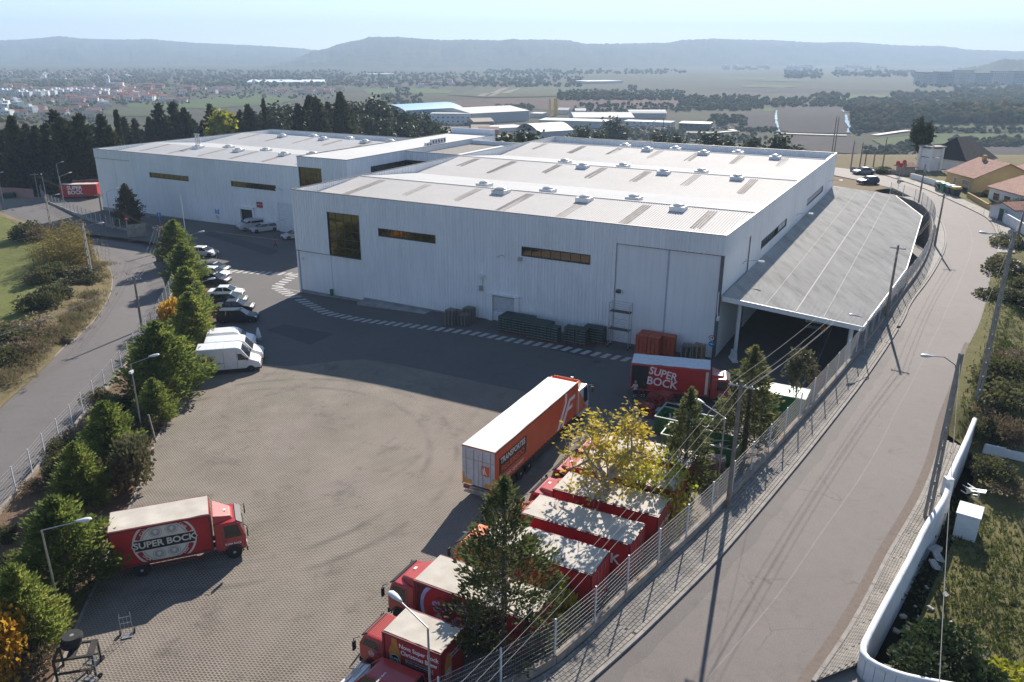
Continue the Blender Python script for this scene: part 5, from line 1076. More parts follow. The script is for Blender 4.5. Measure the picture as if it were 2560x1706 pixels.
def lamphead(root, P, d):
    global LHM
    if LHM is None:
        prof = [(-0.35, .05, .05), (-0.2, .1, .06), (0.1, .17, .1), (0.35, .16, .09), (0.48, .06, .03)]; mb = MB(); vs = []
        for x, w_, h_ in prof:
            for i in range(10): a = 2 * math.pi * i / 10; vs.append((x, w_ * math.cos(a), h_ * math.sin(a) + 0.02))
        fs = [(j * 10 + i, j * 10 + (i + 1) % 10, (j + 1) * 10 + (i + 1) % 10, (j + 1) * 10 + i) for j in range(4) for i in range(10)] + [tuple(range(9, -1, -1)), tuple(range(40, 50))]; mb.add(vs, fs); LHM = mb.mesh('lamp_head', simple('lamp_head_grey', (0.6, 0.61, 0.62), 0.4), True)
    return inst('lamp_head', LHM, root, P, (0, R(-8), math.atan2(d.y, d.x)))
def rbase(px, py, dz=0.0): return gp(px, py, rz, dz)
def tall(P, ytop): return hfrom(P, ytop)
P = rbase(1819, 1268, .1); arm_ = R(-35); upole('R1', P, tall(P, 953), 'w', 'wooden utility pole with white cross arm by the fence beside the skips', R(-30))
P = rbase(2214, 799, .1); upole('R2', P, tall(P, 613), 'w', 'wooden utility pole standing against the canopy edge fence', R(-32))
P = rbase(*Z7(1590, 715), .1); upole('R3', P, tall(P, Z7(0, 280)[1]), 'w', 'leaning wooden pole where the pavement widens at the bend', R(-10))
P = rbase(*Z7(1455, 360), .1); upole('R4', P, tall(P, Z7(0, 35)[1]), 'w', 'wooden pole past the bend opposite the coloured recycling bins', R(0))
P = rbase(2318, 1292, .1); r5 = upole('R5', P, tall(P, 885), 'c', 'concrete utility pole with street lamp on the paved footpath by the white wall', None); hd = at(*Y6(1600, 290), WT['R5'].z + .35); hd = WT['R5'] + (hd - WT['R5']).normalized() * 2.3 * Vector((1, 1, 0)).length / 1.41; hd.z = WT['R5'].z + .3; lampon('R5', hd, r5, 0)
P = rbase(2441, 1012, -.4); r6 = upole('R6', P, tall(P, 578), 'c', 'concrete pole on the grass slope carrying a lamp over the bend', None); hd = WT['R6'] + Vector((-2.0, .3, .0)); lampon('R6', hd, r6, 0)
P = rbase(*Z7(2275, 690), 0); upole('R7', P, tall(P, Z7(0, 355)[1]), 'w', 'wooden pole beside the white house garden wall', R(20))
for i, (q, ty, tx) in enumerate((((1165, 1165), 965, 'first'), ((1225, 1165), 975, 'second'), ((1262, 1145), 1015, 'third'), ((1322, 1135), 1030, 'fourth'))):
    P = gp(*Z3(*q), lambda x, y: hz_(x, y)); upole('F%d' % i, P, tall(P, Z3(0, ty)[1]), 'w', '%s slim wooden pole from the warehouse corner in the line leading to the fields' % tx, R(60))
P = gp(*Z3(1380, 1172), lambda x, y: hz_(x, y)); upole('F5', P, tall(P, Z3(0, 940)[1]), 'w', 'tall wooden pole at the road end near the stop signs', R(60))
for i, q in enumerate(((1030, 1050), (1046, 1050))):
    P = Vector((0, 0, 0)); P = BP(-6 - i * 0.8, 92, -1); P = at(*Z3(q[0], 1110), 0.0); P.z = 0; upole('F6%d' % i, P, tall(P, Z3(0, 797 + 2 * i)[1]), 'w', ('thicker' if i else 'thinner') + ' pole of the tall twin poles behind the warehouse roof corner', R(60) if i else None)
P = at(*Z2(2200, 1040), -2); P.z = -4; upole('F8', P, tall(P, Z2(0, 795)[1]), 'w', 'lone wooden pole rising behind the middle of the warehouse roof', R(60))
P = gp(*Z4(1185, 1410), lz, .05); upole('L1', P, tall(P, Z4(0, 975)[1]), 'w', 'wooden utility pole on the left road beside the fence', R(20))
P = gp(*Z4(772, 1012), lz, .6); l2 = upole('L2', P, tall(P, Z4(0, 530)[1]), 'c', 'concrete pole with street lamp beside the reed clump', None); hd = WT['L2'] + Vector((2.2, .4, .2)); lampon('L2', hd, l2, 0)
P = gp(*Z4(435, 600), lz, .3); l3 = upole('L3', P, tall(P, Z4(0, 290)[1]), 'c', 'concrete pole with street lamp behind the reed clump on the far bend', None); lampon('L3', WT['L3'] + Vector((1.9, .3, .2)), l3, 0)
P = gp(*Z4(335, 370), lz, 0); upole('L4', P, tall(P, Z4(0, 110)[1]), 'w', 'dark wooden pole at the corner of the forecourt wall', R(30))
P = gp(*Z4(872, 575), lz, 0); upole('L5', P, tall(P, Z4(0, 280)[1]), 'w', 'dark wooden pole in front of the forecourt fence', R(30))
P = gp(*Z4(1345, 770), lz, 0); upole('L6', P, tall(P, Z4(0, 548)[1]), 'w', 'wooden pole at the gate end of the left fence', R(30))
P = gp(*Z4(12, 450), lz, 0); upole('L7', P, 7, 'w', 'dark wooden pole at the far bend beside the meadow', R(30))
MBm = MB(); P = gp(*Z4(1565, 740), yardz, 0); mh = tall(P, Z4(0, 298)[1]); o = MBm.tube((0, 0, 0), (0, 0, mh), .07, .045, 10).lathe([(.16, 0), (.16, .12), (.08, .2)], 12).lathe([(.02, mh), (.07, mh + .04), (.02, mh + .12)], 8).build('flag_mast', M_WHITEM); o.location = P; tag(o, 'bare white flag mast among the conifers at the gate', 'mast')
# cables
def wire(name, a, b, sag, label, r=0.0105, mat=None, n=14):
    mb = MB(); pts = [a.lerp(b, i / n) - UP * (4 * sag * (i / n) * (1 - i / n)) - a for i in range(n + 1)]; mb.path(pts, r, 4); o = mb.build(name, mat or M_CABLE); o.location = a; tag(o, label, 'cable', 'overhead cables'); return o
def span(k1, k2, offs_, sag, label, **kw):
    a, b = (WT[k] if isinstance(k, str) else k for k in (k1, k2))
    d = (b - a); d.z = 0; d.normalize(); s = Vector((d.y, -d.x, 0))
    for i, (o, dz) in enumerate(offs_): wire('overhead_cable', a + s * o + UP * dz, b + s * o + UP * dz, sag * (1 + .25 * i), label, **kw)
P0 = Vector((-9.5, 8.5, 9.8))
span('R1', 'R2', ((-.5, .1), (.1, -.1), (.2, -.35), (.5, .1)), .7, 'pale overhead cable between the skip side pole and the canopy side pole')
span('R1', P0, ((-.5, .1), (.1, -.1), (.5, .1)), .9, 'pale overhead cable crossing above the parked red trucks')
span('R2', 'R3', ((-.5, .1), (.2, -.2), (.5, .1)), .6, 'overhead cable between the canopy side pole and the pole at the bend')
span('R3', 'R4', ((-.4, .1), (.3, -.1)), .5, 'overhead cable between the two poles round the bend')
span('R4', 'F5', ((-.3, 0), (.3, -.1)), .8, 'overhead cable from the bins to the tall pole at the road end')
span('F0', 'F1', ((-.3, 0), (.3, -.1)), .8, 'thin cable between the first two slim poles'); span('F5', 'F0', ((-.3, 0),), .8, 'thin cable from the tall pole to the first slim pole')
span('R5', Vector((10.5, 14, 9.0)), ((0, 0),), 1.0, 'twisted cable crossing low over the uphill road', r=.016); span('R5', 'R6', ((0, 0),), .6, 'twisted cable between the two concrete poles on the right'); span('R6', 'R7', ((0, 0),), .6, 'cable from the slope pole to the white house pole')
span('R4', 'R7', ((0, 0),), .6, 'service cable from the bend to the white house'); wire('overhead_cable', WT['R1'] + Vector((.6, .2, -.2)), gp(*Y5(1470, 830), yardz, 2.0), .1, 'slack stay cable from the skip side pole to the ground')
span('L1', 'L6', ((-.4, 0), (0, -.1), (.4, 0)), .7, 'overhead cable along the left road to the gate pole'); span('L1', Vector((-47, 48, 8)), ((-.4, 0), (.1, -.1), (.4, 0)), .9, 'overhead cable along the left road past the verge')
span('L6', 'L5', ((-.3, 0), (.3, 0)), .9, 'overhead cable from the gate pole over the forecourt fence'); span('L5', 'L4', ((-.3, 0), (.3, 0)), .8, 'overhead cable in front of the forecourt wall'); span('L2', 'L3', ((0, 0),), .8, 'lamp cable between the two concrete poles by the reeds'); span('L2', Vector((-88, 72, 6)), ((0, 0),), 1.0, 'lamp cable crossing over the meadow', r=.016); span('L6', Vector(BP(60, 5, 7.5)), ((0, 0), (.4, 0)), 1.2, 'service cable from the gate pole to the warehouse')
# yard street lamps
def ylamp(top, head, base_z, label, h=6.0):
    T = at(*top, base_z + h); H_ = at(*head, base_z + h + .45); d = H_ - T
    if d.length > 2.6: H_ = T + d.normalized() * 2.2
    root = thing('street_lamp', label, 'street lamp', (T.x, T.y, base_z)); L_ = Vector((0, 0, h)); q = MB(); q.tube((0, 0, -.1), L_, .075, .045, 8); q.lathe([(.14, 0), (.14, .03), (.09, .05)], 10); q.build('post', M_GALV, root); MB().path([L_, H_ - Vector((T.x, T.y, base_z))], .032, 6).build('arm', M_GALV, root); lamphead(root, H_ - Vector((T.x, T.y, base_z)) + (d.normalized() * .25), d); return root
ylamp(Y2(322, 393), Y2(600, 325), 0.0, 'galvanised street lamp among the conifers beside the parked box truck')
ly = ylamp(Y1(1098, 205), Y1(1260, 145), -.2, 'galvanised street lamp with a camera between conifers behind the white vans'); MB().box((-.1, -.35, 5.3), (.1, .1, 5.5)).build('security_camera', M_WHITEM, ly)
ylamp(Z4(1610, 1040), Z4(1740, 1000), -.6, 'galvanised street lamp beside the row of parked cars'); ylamp(Z4(1558, 635), Z4(1660, 605), -.8, 'galvanised street lamp next to the white flag mast')
ylamp(Z4(885, 270), Z4(960, 243), -1.2, 'street lamp in front of the second warehouse corner', 6.5); ylamp(Z4(495, 140), Z4(570, 112), -1.9, 'street lamp beside the red trailers', 6); ylamp(Z4(470, 35), Z4(510, 20), -2.2, 'taller street lamp behind the red trailers', 8); ylamp(Z4(352, 140), Z4(346, 125), -2.2, 'small street lamp by the forecourt fence corner', 6); ylamp(Z4(-20, 120), Z4(10, 106), -2.2, 'far street lamp on the road towards the village', 6.5)
ylamp(Y3(1300, 1148), Y3(1085, 940), 0.0, 'galvanised street lamp between the small red truck and the fence'); ylamp(Y5(1050, 825), Y5(870, 705), 0.0, 'galvanised street lamp over the green skips'); ylamp(Z7(1045, 1330), Z7(930, 1300), 0.0, 'galvanised street lamp by the front corner of the canopy', 6.3)
# ------------------------------------------------------------------ white wall, hut and oddments on the right
ww = thing('white_wall', 'curved white rendered garden wall with rounded coping along the footpath', 'wall', CAPX[0])
wl = [CAPX[0] + Vector((1.8, -1.7, 0)), CAPX[0] + Vector((.75, -1.2, 0)), CAPX[0] + Vector((.1, -.55, 0))] + CAPX; wl = chaikin([wl[0] + Vector((6, -1.5, 0))] + wl, 2); O = CAPX[0]
wp = resample(wl, 90); mb = MB(); cpb = MB()
for a, b in zip(wp, wp[1:]):
    d = (b - a); d.z = 0; d.normalize(); s = Vector((d.y, -d.x, 0)) * .13; zt = .92 if a.y < 45.0 else .8
    bt = [Vector((q.x, q.y, rz(q.x, q.y) - 2.0)) - O for q in (a - s, b - s, b + s, a + s)]; mb.hexa(bt, [Vector((q.x, q.y, q.z + 2.0 + zt)) for q in bt])
mb.build('wall_body', M_WHITEW, ww)
ring = []
for i, a in enumerate(wp):
    b = wp[min(89, i + 1)]; c_ = wp[max(0, i - 1)]; d = b - c_; d.z = 0; d.normalize(); s_ = Vector((d.y, -d.x, 0)); za = .92 - .12 * sm((a.y - 44.6) / .8)
    for k in range(10): t_ = 2 * math.pi * k / 10; ring.append(Vector((a.x, a.y, rz(a.x, a.y) + za - .02)) - O + s_ * .165 * math.cos(t_) + UP * .11 * math.sin(t_))
cpb.add(ring, [(i * 10 + k, i * 10 + (k + 1) % 10, (i + 1) * 10 + (k + 1) % 10, (i + 1) * 10 + k) for i in range(89) for k in range(10)])
cpb.build('coping', M_WHITEW, ww, smooth=True)
pp = min(wp, key=lambda p: abs(p.y - 45.2)); MB().box((-.24, -.24, -2), (.24, .24, 1.35)).build('pillar', M_WHITEW, ww, bevel=.02).location = Vector((pp.x, pp.y, rz(pp.x, pp.y))) - O
P = gp(*Y7(1700, 450), rz, -1.2); hb = MB(); hb.box((-.62, -.8, -.3), (.62, .8, 1.6)); hb.box((-.68, -.86, 1.6), (.68, .86, 1.7)); o = hb.build('meter_hut', M_WHITEW, bevel=.02); P2 = at(*Y7(1700, 200), rz(25, 41) + .65); o.location = (P2.x + .3, P2.y - .3, rz(25, 41) - 1.15); o.rotation_euler = (0, 0, R(-35)); tag(o, 'small white rendered hut with flat slab roof behind the garden wall', 'hut')
chm = MB(); chm.box((-.25, -.25, .4), (.25, .25, .44)); 
for x in (-.22, .22):
    for y in (-.22, .22): chm.box((x - .025, y - .025, 0), (x + .025, y + .025, .4 if y < 0 else .85))
for k in range(4): chm.box((-.18 + k * .11, .2, .46), (-.13 + k * .11, .24, .8))
chm.box((-.25, .2, .78), (.25, .25, .86))
for i, (q, rz__) in enumerate(((Y6(1830, 1420), .4), (Y6(1890, 1470), .9))):
    P = gp(*q, rz, -1.0); o = chm.build('garden_chair', M_WHITEM); o.location = P; o.rotation_euler = (R(80 if i else 95), 0, rz__); o.location.z += .25; tag(o, ('tipped white slatted garden chair leaning on the wall' if i else 'tipped white slatted garden chair beside the wall pillar'), 'chair')
P = gp(*Y6(2200, 1120), rz, -1.0); o = MB().box((-1.6, -.1, -.3), (1.6, .1, .35)).box((-1.55, -.13, .33), (-.2, .13, .42)).build('broken_kerb_wall', M_WHITEW, bevel=.02); o.location = P; o.rotation_euler = (0, R(4), R(-22)); tag(o, 'stub of broken white wall lying in the undergrowth', 'wall')
rn = random.Random(9); RUB = [Y7(*q) for q in ((1480, 540), (1500, 600), (1480, 660), (1450, 1000), (1330, 980), (1260, 1150), (1180, 1180), (1300, 1280), (1420, 830), (1150, 1330), (1220, 1400), (1250, 1420), (1170, 1480), (1390, 1180), (1450, 1300), (1560, 900), (1230, 1060), (1350, 1060), (1480, 1250), (1600, 1120))]
M_RUB = simple('broken_plaster', (0.36, 0.335, 0.3), .9, var=.25, scale=3, bump=.3)
def rock(s, seed):
    r_ = random.Random(seed); pts = []
    bm = bmesh.new(); bmesh.ops.create_cube(bm, size=1)
    for v in bm.verts: v.co = Vector((v.co.x * s[0], v.co.y * s[1], v.co.z * s[2])) + Vector((r_.uniform(-.2, .2) * s[0], r_.uniform(-.2, .2) * s[1], r_.uniform(-.2, .2) * s[2]))
    bmesh.ops.bevel(bm, geom=bm.edges[:], offset=.04, segments=1, affect='EDGES'); me = bpy.data.meshes.new('rubble'); bm.to_mesh(me); bm.free(); me.materials.append(M_RUB); return me
RK = [rock((.9, .7, .4), 1), rock((.5, .4, .3), 2), rock((.35, .5, .15), 3), rock((1.1, .8, .25), 4)]
for i, q in enumerate(RUB):
    P = gp(*q, rz, -1.1); k_ = 3 if i < 3 or i in (10, 11) else rn.randrange(3); o = inst('rubble_block', RK[k_], None, (P.x, P.y, rland(P.x, P.y) + .12), (rn.uniform(-.3, .3), rn.uniform(-.3, .3), rn.uniform(0, 3))); s_ = rn.uniform(.25, .7) if k_ < 3 else .6; o.scale = (s_,) * 3; tag(o, 'white slab of broken plaster rubble beside the garden wall' if k_ == 3 else 'small white plaster fragment on the dirt below the garden wall', 'rubble', 'plaster rubble below the garden wall')
# ================================================================== vehicles
def paint(name, col, rough=0.32, coat=0.5, dirt=0.25): return simple(name, col, rough, var=0.06, scale=1.5, coat=coat, dirt=((0.2, 0.17, 0.14), dirt))
P_RED = paint('truck_red_paint', (0.4, 0.028, 0.028)); P_DRED = paint('faded_red_paint', (0.43, 0.06, 0.05), 0.5, 0.1); P_ORG = paint('orange_paint', (0.75, 0.2, 0.06), 0.45, .2); P_WHT = paint('van_white_paint', (0.74, 0.74, 0.73), dirt=.12)
P_NAVY = paint('navy_paint', (0.012, 0.018, 0.035), .45, .1, .1); P_BLK = paint('black_paint', (0.012, 0.012, 0.014), .45, .1, .1); P_SIL = paint('silver_paint', (0.42, 0.43, 0.45)); P_GRN = paint('dark_green_paint', (0.02, 0.035, 0.03), .45, .1, .1); P_BLU = paint('dark_blue_paint', (0.02, 0.05, 0.09), .45, .1, .1); P_GRY = paint('grey_paint', (0.16, 0.17, 0.18))
C_RED = simple('red_curtain', (0.4, 0.016, 0.018), 0.5, var=0.18, scale=0.8, bump=0.15, dirt=((.16, .07, .06), .5)); C_ORG = simple('orange_curtain', (0.62, 0.095, 0.02), 0.5, var=0.1, scale=0.8, bump=0.08); C_ROOF = simple('box_roof_sheet', (0.47, 0.43, 0.37), 0.8, var=0.15, scale=0.7, bump=0.1, dirt=((0.34, 0.2, 0.12), 0.6)); C_TROOF = simple('trailer_tarpaulin', (0.62, 0.6, 0.56), 0.6, var=0.1, scale=0.6, bump=0.15, dirt=((0.3, 0.25, 0.2), 0.5))
C_MAR = simple('maroon_frame', (0.16, 0.02, 0.022), 0.5); M_RUBBER = simple('tyre_rubber', (0.018, 0.018, 0.018), 0.85); M_RIM = simple('wheel_rim', (0.35, 0.35, 0.35), 0.45, metal=.5); M_BPLA = simple('black_plastic', (0.02, 0.02, 0.022), 0.6); M_LAMPG = simple('headlamp', (0.7, 0.7, 0.68), 0.1); M_TAIL = simple('tail_light', (0.4, 0.01, 0.01), 0.25); M_AMB = simple('amber_marker', (0.75, 0.32, 0.02), 0.4)
D_CREAM = simple('print_cream', (0.62, 0.57, 0.48), 0.55, var=.04); D_WHITE = simple('print_white', (0.75, 0.74, 0.72), 0.55, var=.04); D_BLACK = simple('print_black', (0.015, 0.015, 0.016), 0.5, var=.04); D_GREY = simple('print_grey', (0.34, 0.32, 0.29), 0.55, var=.1); D_RED = simple('print_red', (0.36, 0.02, 0.025), 0.55, var=.05); D_AMB = simple('print_amber', (0.5, 0.2, 0.04), 0.5, var=.2); D_BLUE = simple('print_blue', (0.05, 0.35, 0.65), .5, var=.05); D_LIL = simple('print_lilac', (0.35, 0.4, 0.6), .5, var=.2); D_DRK = simple('print_dark_maroon', (0.06, 0.008, 0.012), .5, var=.3); D_ORT = simple('print_orange', (0.7, 0.13, 0.03), .5)
TXC = {}
def text(s, size, mat, parent, loc, rot, bold=0.0, align='CENTER', sx=1.0, name='lettering', shear=0.0):
    key = (s, size, bold, align, mat.name, shear)
    if key not in TXC:
        cu = bpy.data.curves.new('t', 'FONT'); cu.body = s; cu.size = size; cu.align_x = align; cu.align_y = 'CENTER'; cu.offset = bold; cu.shear = shear; cu.resolution_u = 3; ob = bpy.data.objects.new('t', cu); COL.objects.link(ob)
        dg = bpy.context.evaluated_depsgraph_get(); me = bpy.data.meshes.new_from_object(ob.evaluated_get(dg)); bpy.data.objects.remove(ob); me.materials.clear(); me.materials.append(mat); me.name = 'lettering'; TXC[key] = me
    o = inst(name, TXC[key], parent, loc, rot, (sx, 1, 1)); return o
RS = (R(90), 0, 0); LS = (R(90), 0, R(180))              # right / left side text rotations (local x forward)
def ell(cx, cz, rx, rz_, y, zmin, zmax, n=64):
    return [(cx + rx * math.cos(2 * math.pi * i / n), y, max(zmin, min(zmax, cz + rz_ * math.sin(2 * math.pi * i / n)))) for i in range(n)]
def decal(parent, pts, mat, name='print'):
    return MB().poly(pts).build(name, mat, parent)
def mk_wheel(r, w_):
    mb = MB(); M_ = Matrix.Rotation(R(90), 4, 'X'); mb.lathe([(r * .62, -w_ / 2), (r * .93, -w_ / 2), (r, -w_ * .3), (r, w_ * .3), (r * .93, w_ / 2), (r * .62, w_ / 2)], 24, 0, M_); rim = MB(); rim.lathe([(r * .6, -w_ * .46), (r * .63, -w_ * .47), (r * .55, -w_ * .3), (r * .25, -w_ * .22), (r * .2, -w_ * .5), (.01, -w_ * .52)], 20, 0, M_); rim.lathe([(.01, w_ * .52), (r * .2, w_ * .5), (r * .25, w_ * .22), (r * .55, w_ * .3), (r * .63, w_ * .47), (r * .6, w_ * .46)], 20, 0, M_)
    return mb.mesh('tyre', M_RUBBER, False), rim.mesh('rim', M_RIM, False)
WH = {}
def wheel(parent, x, y, r, w_, name='wheel'):
    k = (round(r, 2), round(w_, 2))
    if k not in WH: WH[k] = mk_wheel(r, w_)
    o = inst(name, WH[k][0], parent, (x, y, r)); inst('rim', WH[k][1], o); return o
def wavyroof(x0, x1, w_, z, amp=0.025, seed=0, nx=24, ny=6):
    mb = MB(); mb.grid(lambda s, t: Vector((lerp(x0, x1, s), lerp(-w_ / 2, w_ / 2, t), z + amp * (noise.noise(Vector((s * 7 + seed, t * 3, seed))) + .6 * math.sin(s * 22) * .5))), nx, ny); return mb
def cab(root, xf, col, w_=2.25, zr=2.5, L=1.75, z0=.55, fair=0, fcol=None, tall_=False, vis=True, roofcol=None):
    prof = [(xf - L, z0 + .35), (xf - L + .1, z0 + .1), (xf - .08, z0), (xf, z0 + .35), (xf - .02, 1.5), (xf - .30, zr - .12), (xf - .52, zr), (xf - L, zr)]
    c = MB().prism(prof, -w_ / 2, w_ / 2).build('cab', col, root, bevel=.07, seg=3)
    # windscreen, side windows, grille
    ws = MB(); d = Vector((-.28, 0, zr - .12 - 1.5)).normalized(); n = Vector((d.z, 0, -d.x)); a = Vector((xf - .02, 0, 1.5)) + d * .06 + n * .012; b = a + d * (zr - .12 - 1.5 - .08) * 1.02
    ws.quad(*[Vector(q) for q in ((a.x, -w_ / 2 + .12, a.z), (a.x, w_ / 2 - .12, a.z), (b.x, w_ / 2 - .2, b.z), (b.x, -w_ / 2 + .2, b.z))]); ws.build('windscreen', M_GLASS, c)
    for s in (-1, 1):
        y = s * (w_ / 2 + .006); MB().poly([(xf - .22, y, 1.5), (xf - 1.2, y, 1.46), (xf - 1.2, y, zr - .2), (xf - .42, y, zr - .2)][::s]).build('side_window', M_GLASS, c)
        dm_ = MB(); dm_.box((xf - 1.32, y - .004, z0 + .45), (xf - 1.3, y + .004, zr - .15)); dm_.box((xf - 1.26, y - .02, 1.28), (xf - 1.1, y + .02, 1.32)); dm_.build('door_trim', M_BPLA, c)
        q = MB(); q.path([(xf - .1, s * w_ / 2, zr - .25), (xf + .12, s * (w_ / 2 + .22), zr - .3), (xf + .12, s * (w_ / 2 + .22), zr - .95)], .018, 5); q.box((xf + .07, s * (w_ / 2 + .22) - .11, zr - .95), (xf + .14, s * (w_ / 2 + .22) + .11, zr - .42)); q.build('mirror', M_BPLA, c)
        MB().box((xf - .03, s * (w_ / 2 - .32) - .18, z0 + .12), (xf + .025, s * (w_ / 2 - .32) + .18, z0 + .34)).build('headlight', M_LAMPG, c, bevel=.02)
    g_ = MB(); g_.box((xf - .02, -.6, z0 + .42), (xf + .012, .6, z0 + .72)); g_.box((xf - .05, -w_ / 2, z0 - .18), (xf + .04, w_ / 2, z0 + .1)); g_.build('grille_and_bumper', M_BPLA, c, bevel=.02)
    sv = MB(); sv.prism([(xf - .5, zr + .0), (xf - .16, zr - .24), (xf - .13, zr - .18), (xf - .46, zr + .05)], -w_ / 2 + .1, w_ / 2 - .1); sv.build('sun_visor', M_BPLA, c)
    if fair:
        f = MB(); x1 = xf - L + .02; x0 = xf - .62; hw0 = w_ / 2 - .45; hw1 = w_ / 2 - .08
        f.hexa([Vector(q) for q in ((x0, -hw0, zr - .01), (x0, hw0, zr - .01), (x1, hw1, zr - .01), (x1, -hw1, zr - .01))], [Vector(q) for q in ((x0 - .12, -hw0 + .12, zr + .05 + fair * .25), (x0 - .12, hw0 - .12, zr + .05 + fair * .25), (x1, hw1 - .05, zr + fair), (x1, -hw1 + .05, zr + fair))]); f.build('roof_fairing', fcol or col, c, bevel=.05)
        MB().box((x0 - .5, -.2, zr + fair * .58), (x0 - .35, .02, zr + fair * .6 + .02)).build('sticker', D_WHITE, c)
    return c
def box_truck(label, loc, head, L=6.75, w_=2.45, zt=3.25, zb=.95, curtain=None, cabcol=None, fair=0.0, fcol=None, roof=None, frame=None, group='parked delivery trucks', cabw=2.25, cabz=2.5, cabL=1.75, wr=.45, gap=.12, seed=0, side_r=True):
    """origin under the middle of the box front"""
    curtain = curtain or C_RED; cabcol = cabcol or P_RED; frame = frame or C_MAR
    t_ = thing('box_truck', label, 'truck', loc, head, group); xf = gap + cabL
    ch = MB(); ch.box((-L + .1, -.45, zb - .35), (xf - .4, -.3, zb - .08)); ch.box((-L + .1, .3, zb - .35), (xf - .4, .45, zb - .08)); ch.box((-L + .2, -w_ / 2 + .1, zb - .08), (0, w_ / 2 - .1, zb)); ch.build('chassis', M_BPLA, t_)
    b = MB().box((-L, -w_ / 2, zb), (0, w_ / 2, zt)).build('cargo_box', curtain, t_)
    f = MB(); e = .035
    for x0 in (-L - .01, -.09):
        for s in (-1, 1): f.box((x0, s * (w_ / 2 + .012) - e, zb - .02), (x0 + .1, s * (w_ / 2 + .012) + e, zt + .01))
    for s in (-1, 1): f.box((-L + .1, s * (w_ / 2 + .012) - e, zt - .1), (-.09, s * (w_ / 2 + .012) + e, zt + .012)); f.box((-L + .1, s * (w_ / 2 + .012) - e, zb - .1), (-.09, s * (w_ / 2 + .012) + e, zb + .04))
    f.box((-L - .012, -w_ / 2, zt - .1), (-L + .05, w_ / 2, zt + .012)); f.box((-L - .012, -w_ / 2, zb - .1), (-L + .05, w_ / 2, zb + .05)); f.build('box_frame', frame, b)
    wavyroof(-L + .03, -.03, w_ - .1, zt + .03, seed=seed).build('box_roof', roof or C_ROOF, b, smooth=True)
    rr = MB(); rr.box((-L - .03, -.02, zb + .05), (-L - .012, .02, zt - .1)); rr.box((-L - .04, -.5, zb + .1), (-L - .015, -.45, zt - .2)); rr.box((-L - .04, .45, zb + .1), (-L - .015, .5, zt - .2)); rr.build('door_bars', M_GALV, b)
    for s in (-1, 1): MB().box((-L - .03, s * (w_ / 2 - .2) - .16, zb - .3), (-L, s * (w_ / 2 - .2) + .16, zb - .15)).build('tail_light', M_TAIL, t_)
    sk = MB()
    for s in (-1, 1):
        sk.box((-L * .62, s * (w_ / 2 - .06) - .02, zb - .42), (-.5, s * (w_ / 2 - .06) + .02, zb - .3)); sk.box((-L + .3, s * (w_ / 2 - .06) - .02, zb - .42), (-L * .85, s * (w_ / 2 - .06) + .02, zb - .3))
    sk.build('side_guard', C_MAR, t_)
    cab(t_, xf, cabcol, cabw, cabz, cabL, .55, fair, fcol)
    for s in (-1, 1):
        wheel(t_, xf - .75, s * (cabw / 2 - .1), wr, .26); wheel(t_, -L * .74, s * (w_ / 2 - .25), wr, .45)
        MB().prism([(xf - .75 + (wr + .1) * math.cos(a), wr + (wr + .1) * math.sin(a)) for a in [R(x) for x in range(0, 181, 20)]] + [(xf - .75 + (wr + .03) * math.cos(a), wr + (wr + .03) * math.sin(a)) for a in [R(x) for x in range(180, -1, -20)]], s * cabw / 2 - (.02 if s > 0 else -.02), s * (cabw / 2 + .05)).build('wheel_arch', M_BPLA, t_)
    return t_, b
def badge(parent, x, y, z, r, rot, side_):
    n = side_; decal(parent, [(x + r * math.cos(a), y, z + r * math.sin(a)) for a in [2 * math.pi * i / 20 for i in range(20)]][::1], D_CREAM); decal(parent, [(x + r * .8 * math.cos(a), y + n * .003, z + r * .8 * math.sin(a)) for a in [2 * math.pi * i / 20 for i in range(20)]], D_RED)
    text('SUPER\nBOCK', r * .5, D_CREAM, parent, (x, y + n * .006, z), rot, .006)
HB = R(61.85 - 90)                                     # direction of the warehouse front
# ---- truck on the left with the big oval print
A_ = at(*Y2(1620, 270), 3.3); B_ = at(*Y2(835, 415), 3.3); hd = (A_ - B_); hd.z = 0; hang = math.atan2(hd.y, hd.x); nrm = Vector((-math.sin(hang), math.cos(hang), 0)); loc = A_ + nrm * 1.15; loc.z = 0
TL, bx_ = box_truck('red box truck with round cream emblem and dark name banner, parked alone by the conifers', loc, hang, 5.4, 2.3, 3.3, .95, fair=.55, fcol=P_DRED, seed=2)
y0 = -1.15 - .004; cx, cz = -2.55, 2.1; zl, zh = 1.0, 3.18
for k, (rx, rz_, mt) in enumerate(((1.72, 1.62, D_CREAM), (1.6, 1.5, D_RED), (1.32, 1.3, D_CREAM), (1.26, 1.24, D_GREY), (1.2, 1.18, D_CREAM))): decal(bx_, ell(cx, cz, rx, rz_, y0 - .002 * k, zl, zh), mt)
for (ox, oz) in ((-.42, .72), (.45, .78), (-.38, -.72), (.42, -.68)):
    for rr_, mt, kk in ((.36, D_GREY, 5), (.32, D_CREAM, 6), (.27, D_GREY, 7)): decal(bx_, ell(cx + ox, cz + oz, rr_, rr_ * .92, y0 - .002 * kk, zl, zh, 24), mt)
    decal(bx_, [(cx + ox - .12, y0 - .016, cz + oz + .06), (cx + ox, y0 - .016, cz + oz - .15), (cx + ox + .12, y0 - .016, cz + oz + .06), (cx + ox, y0 - .016, cz + oz + .16)], D_CREAM)
for s in (-1, 1):
    for t_ in (-1, 1): decal(bx_, [(cx + s * 1.3, y0 - .015, cz + t_ * .34), (cx + s * 1.62, y0 - .015, cz + t_ * .5), (cx + s * 1.52, y0 - .015, cz + t_ * .34)], D_CREAM)
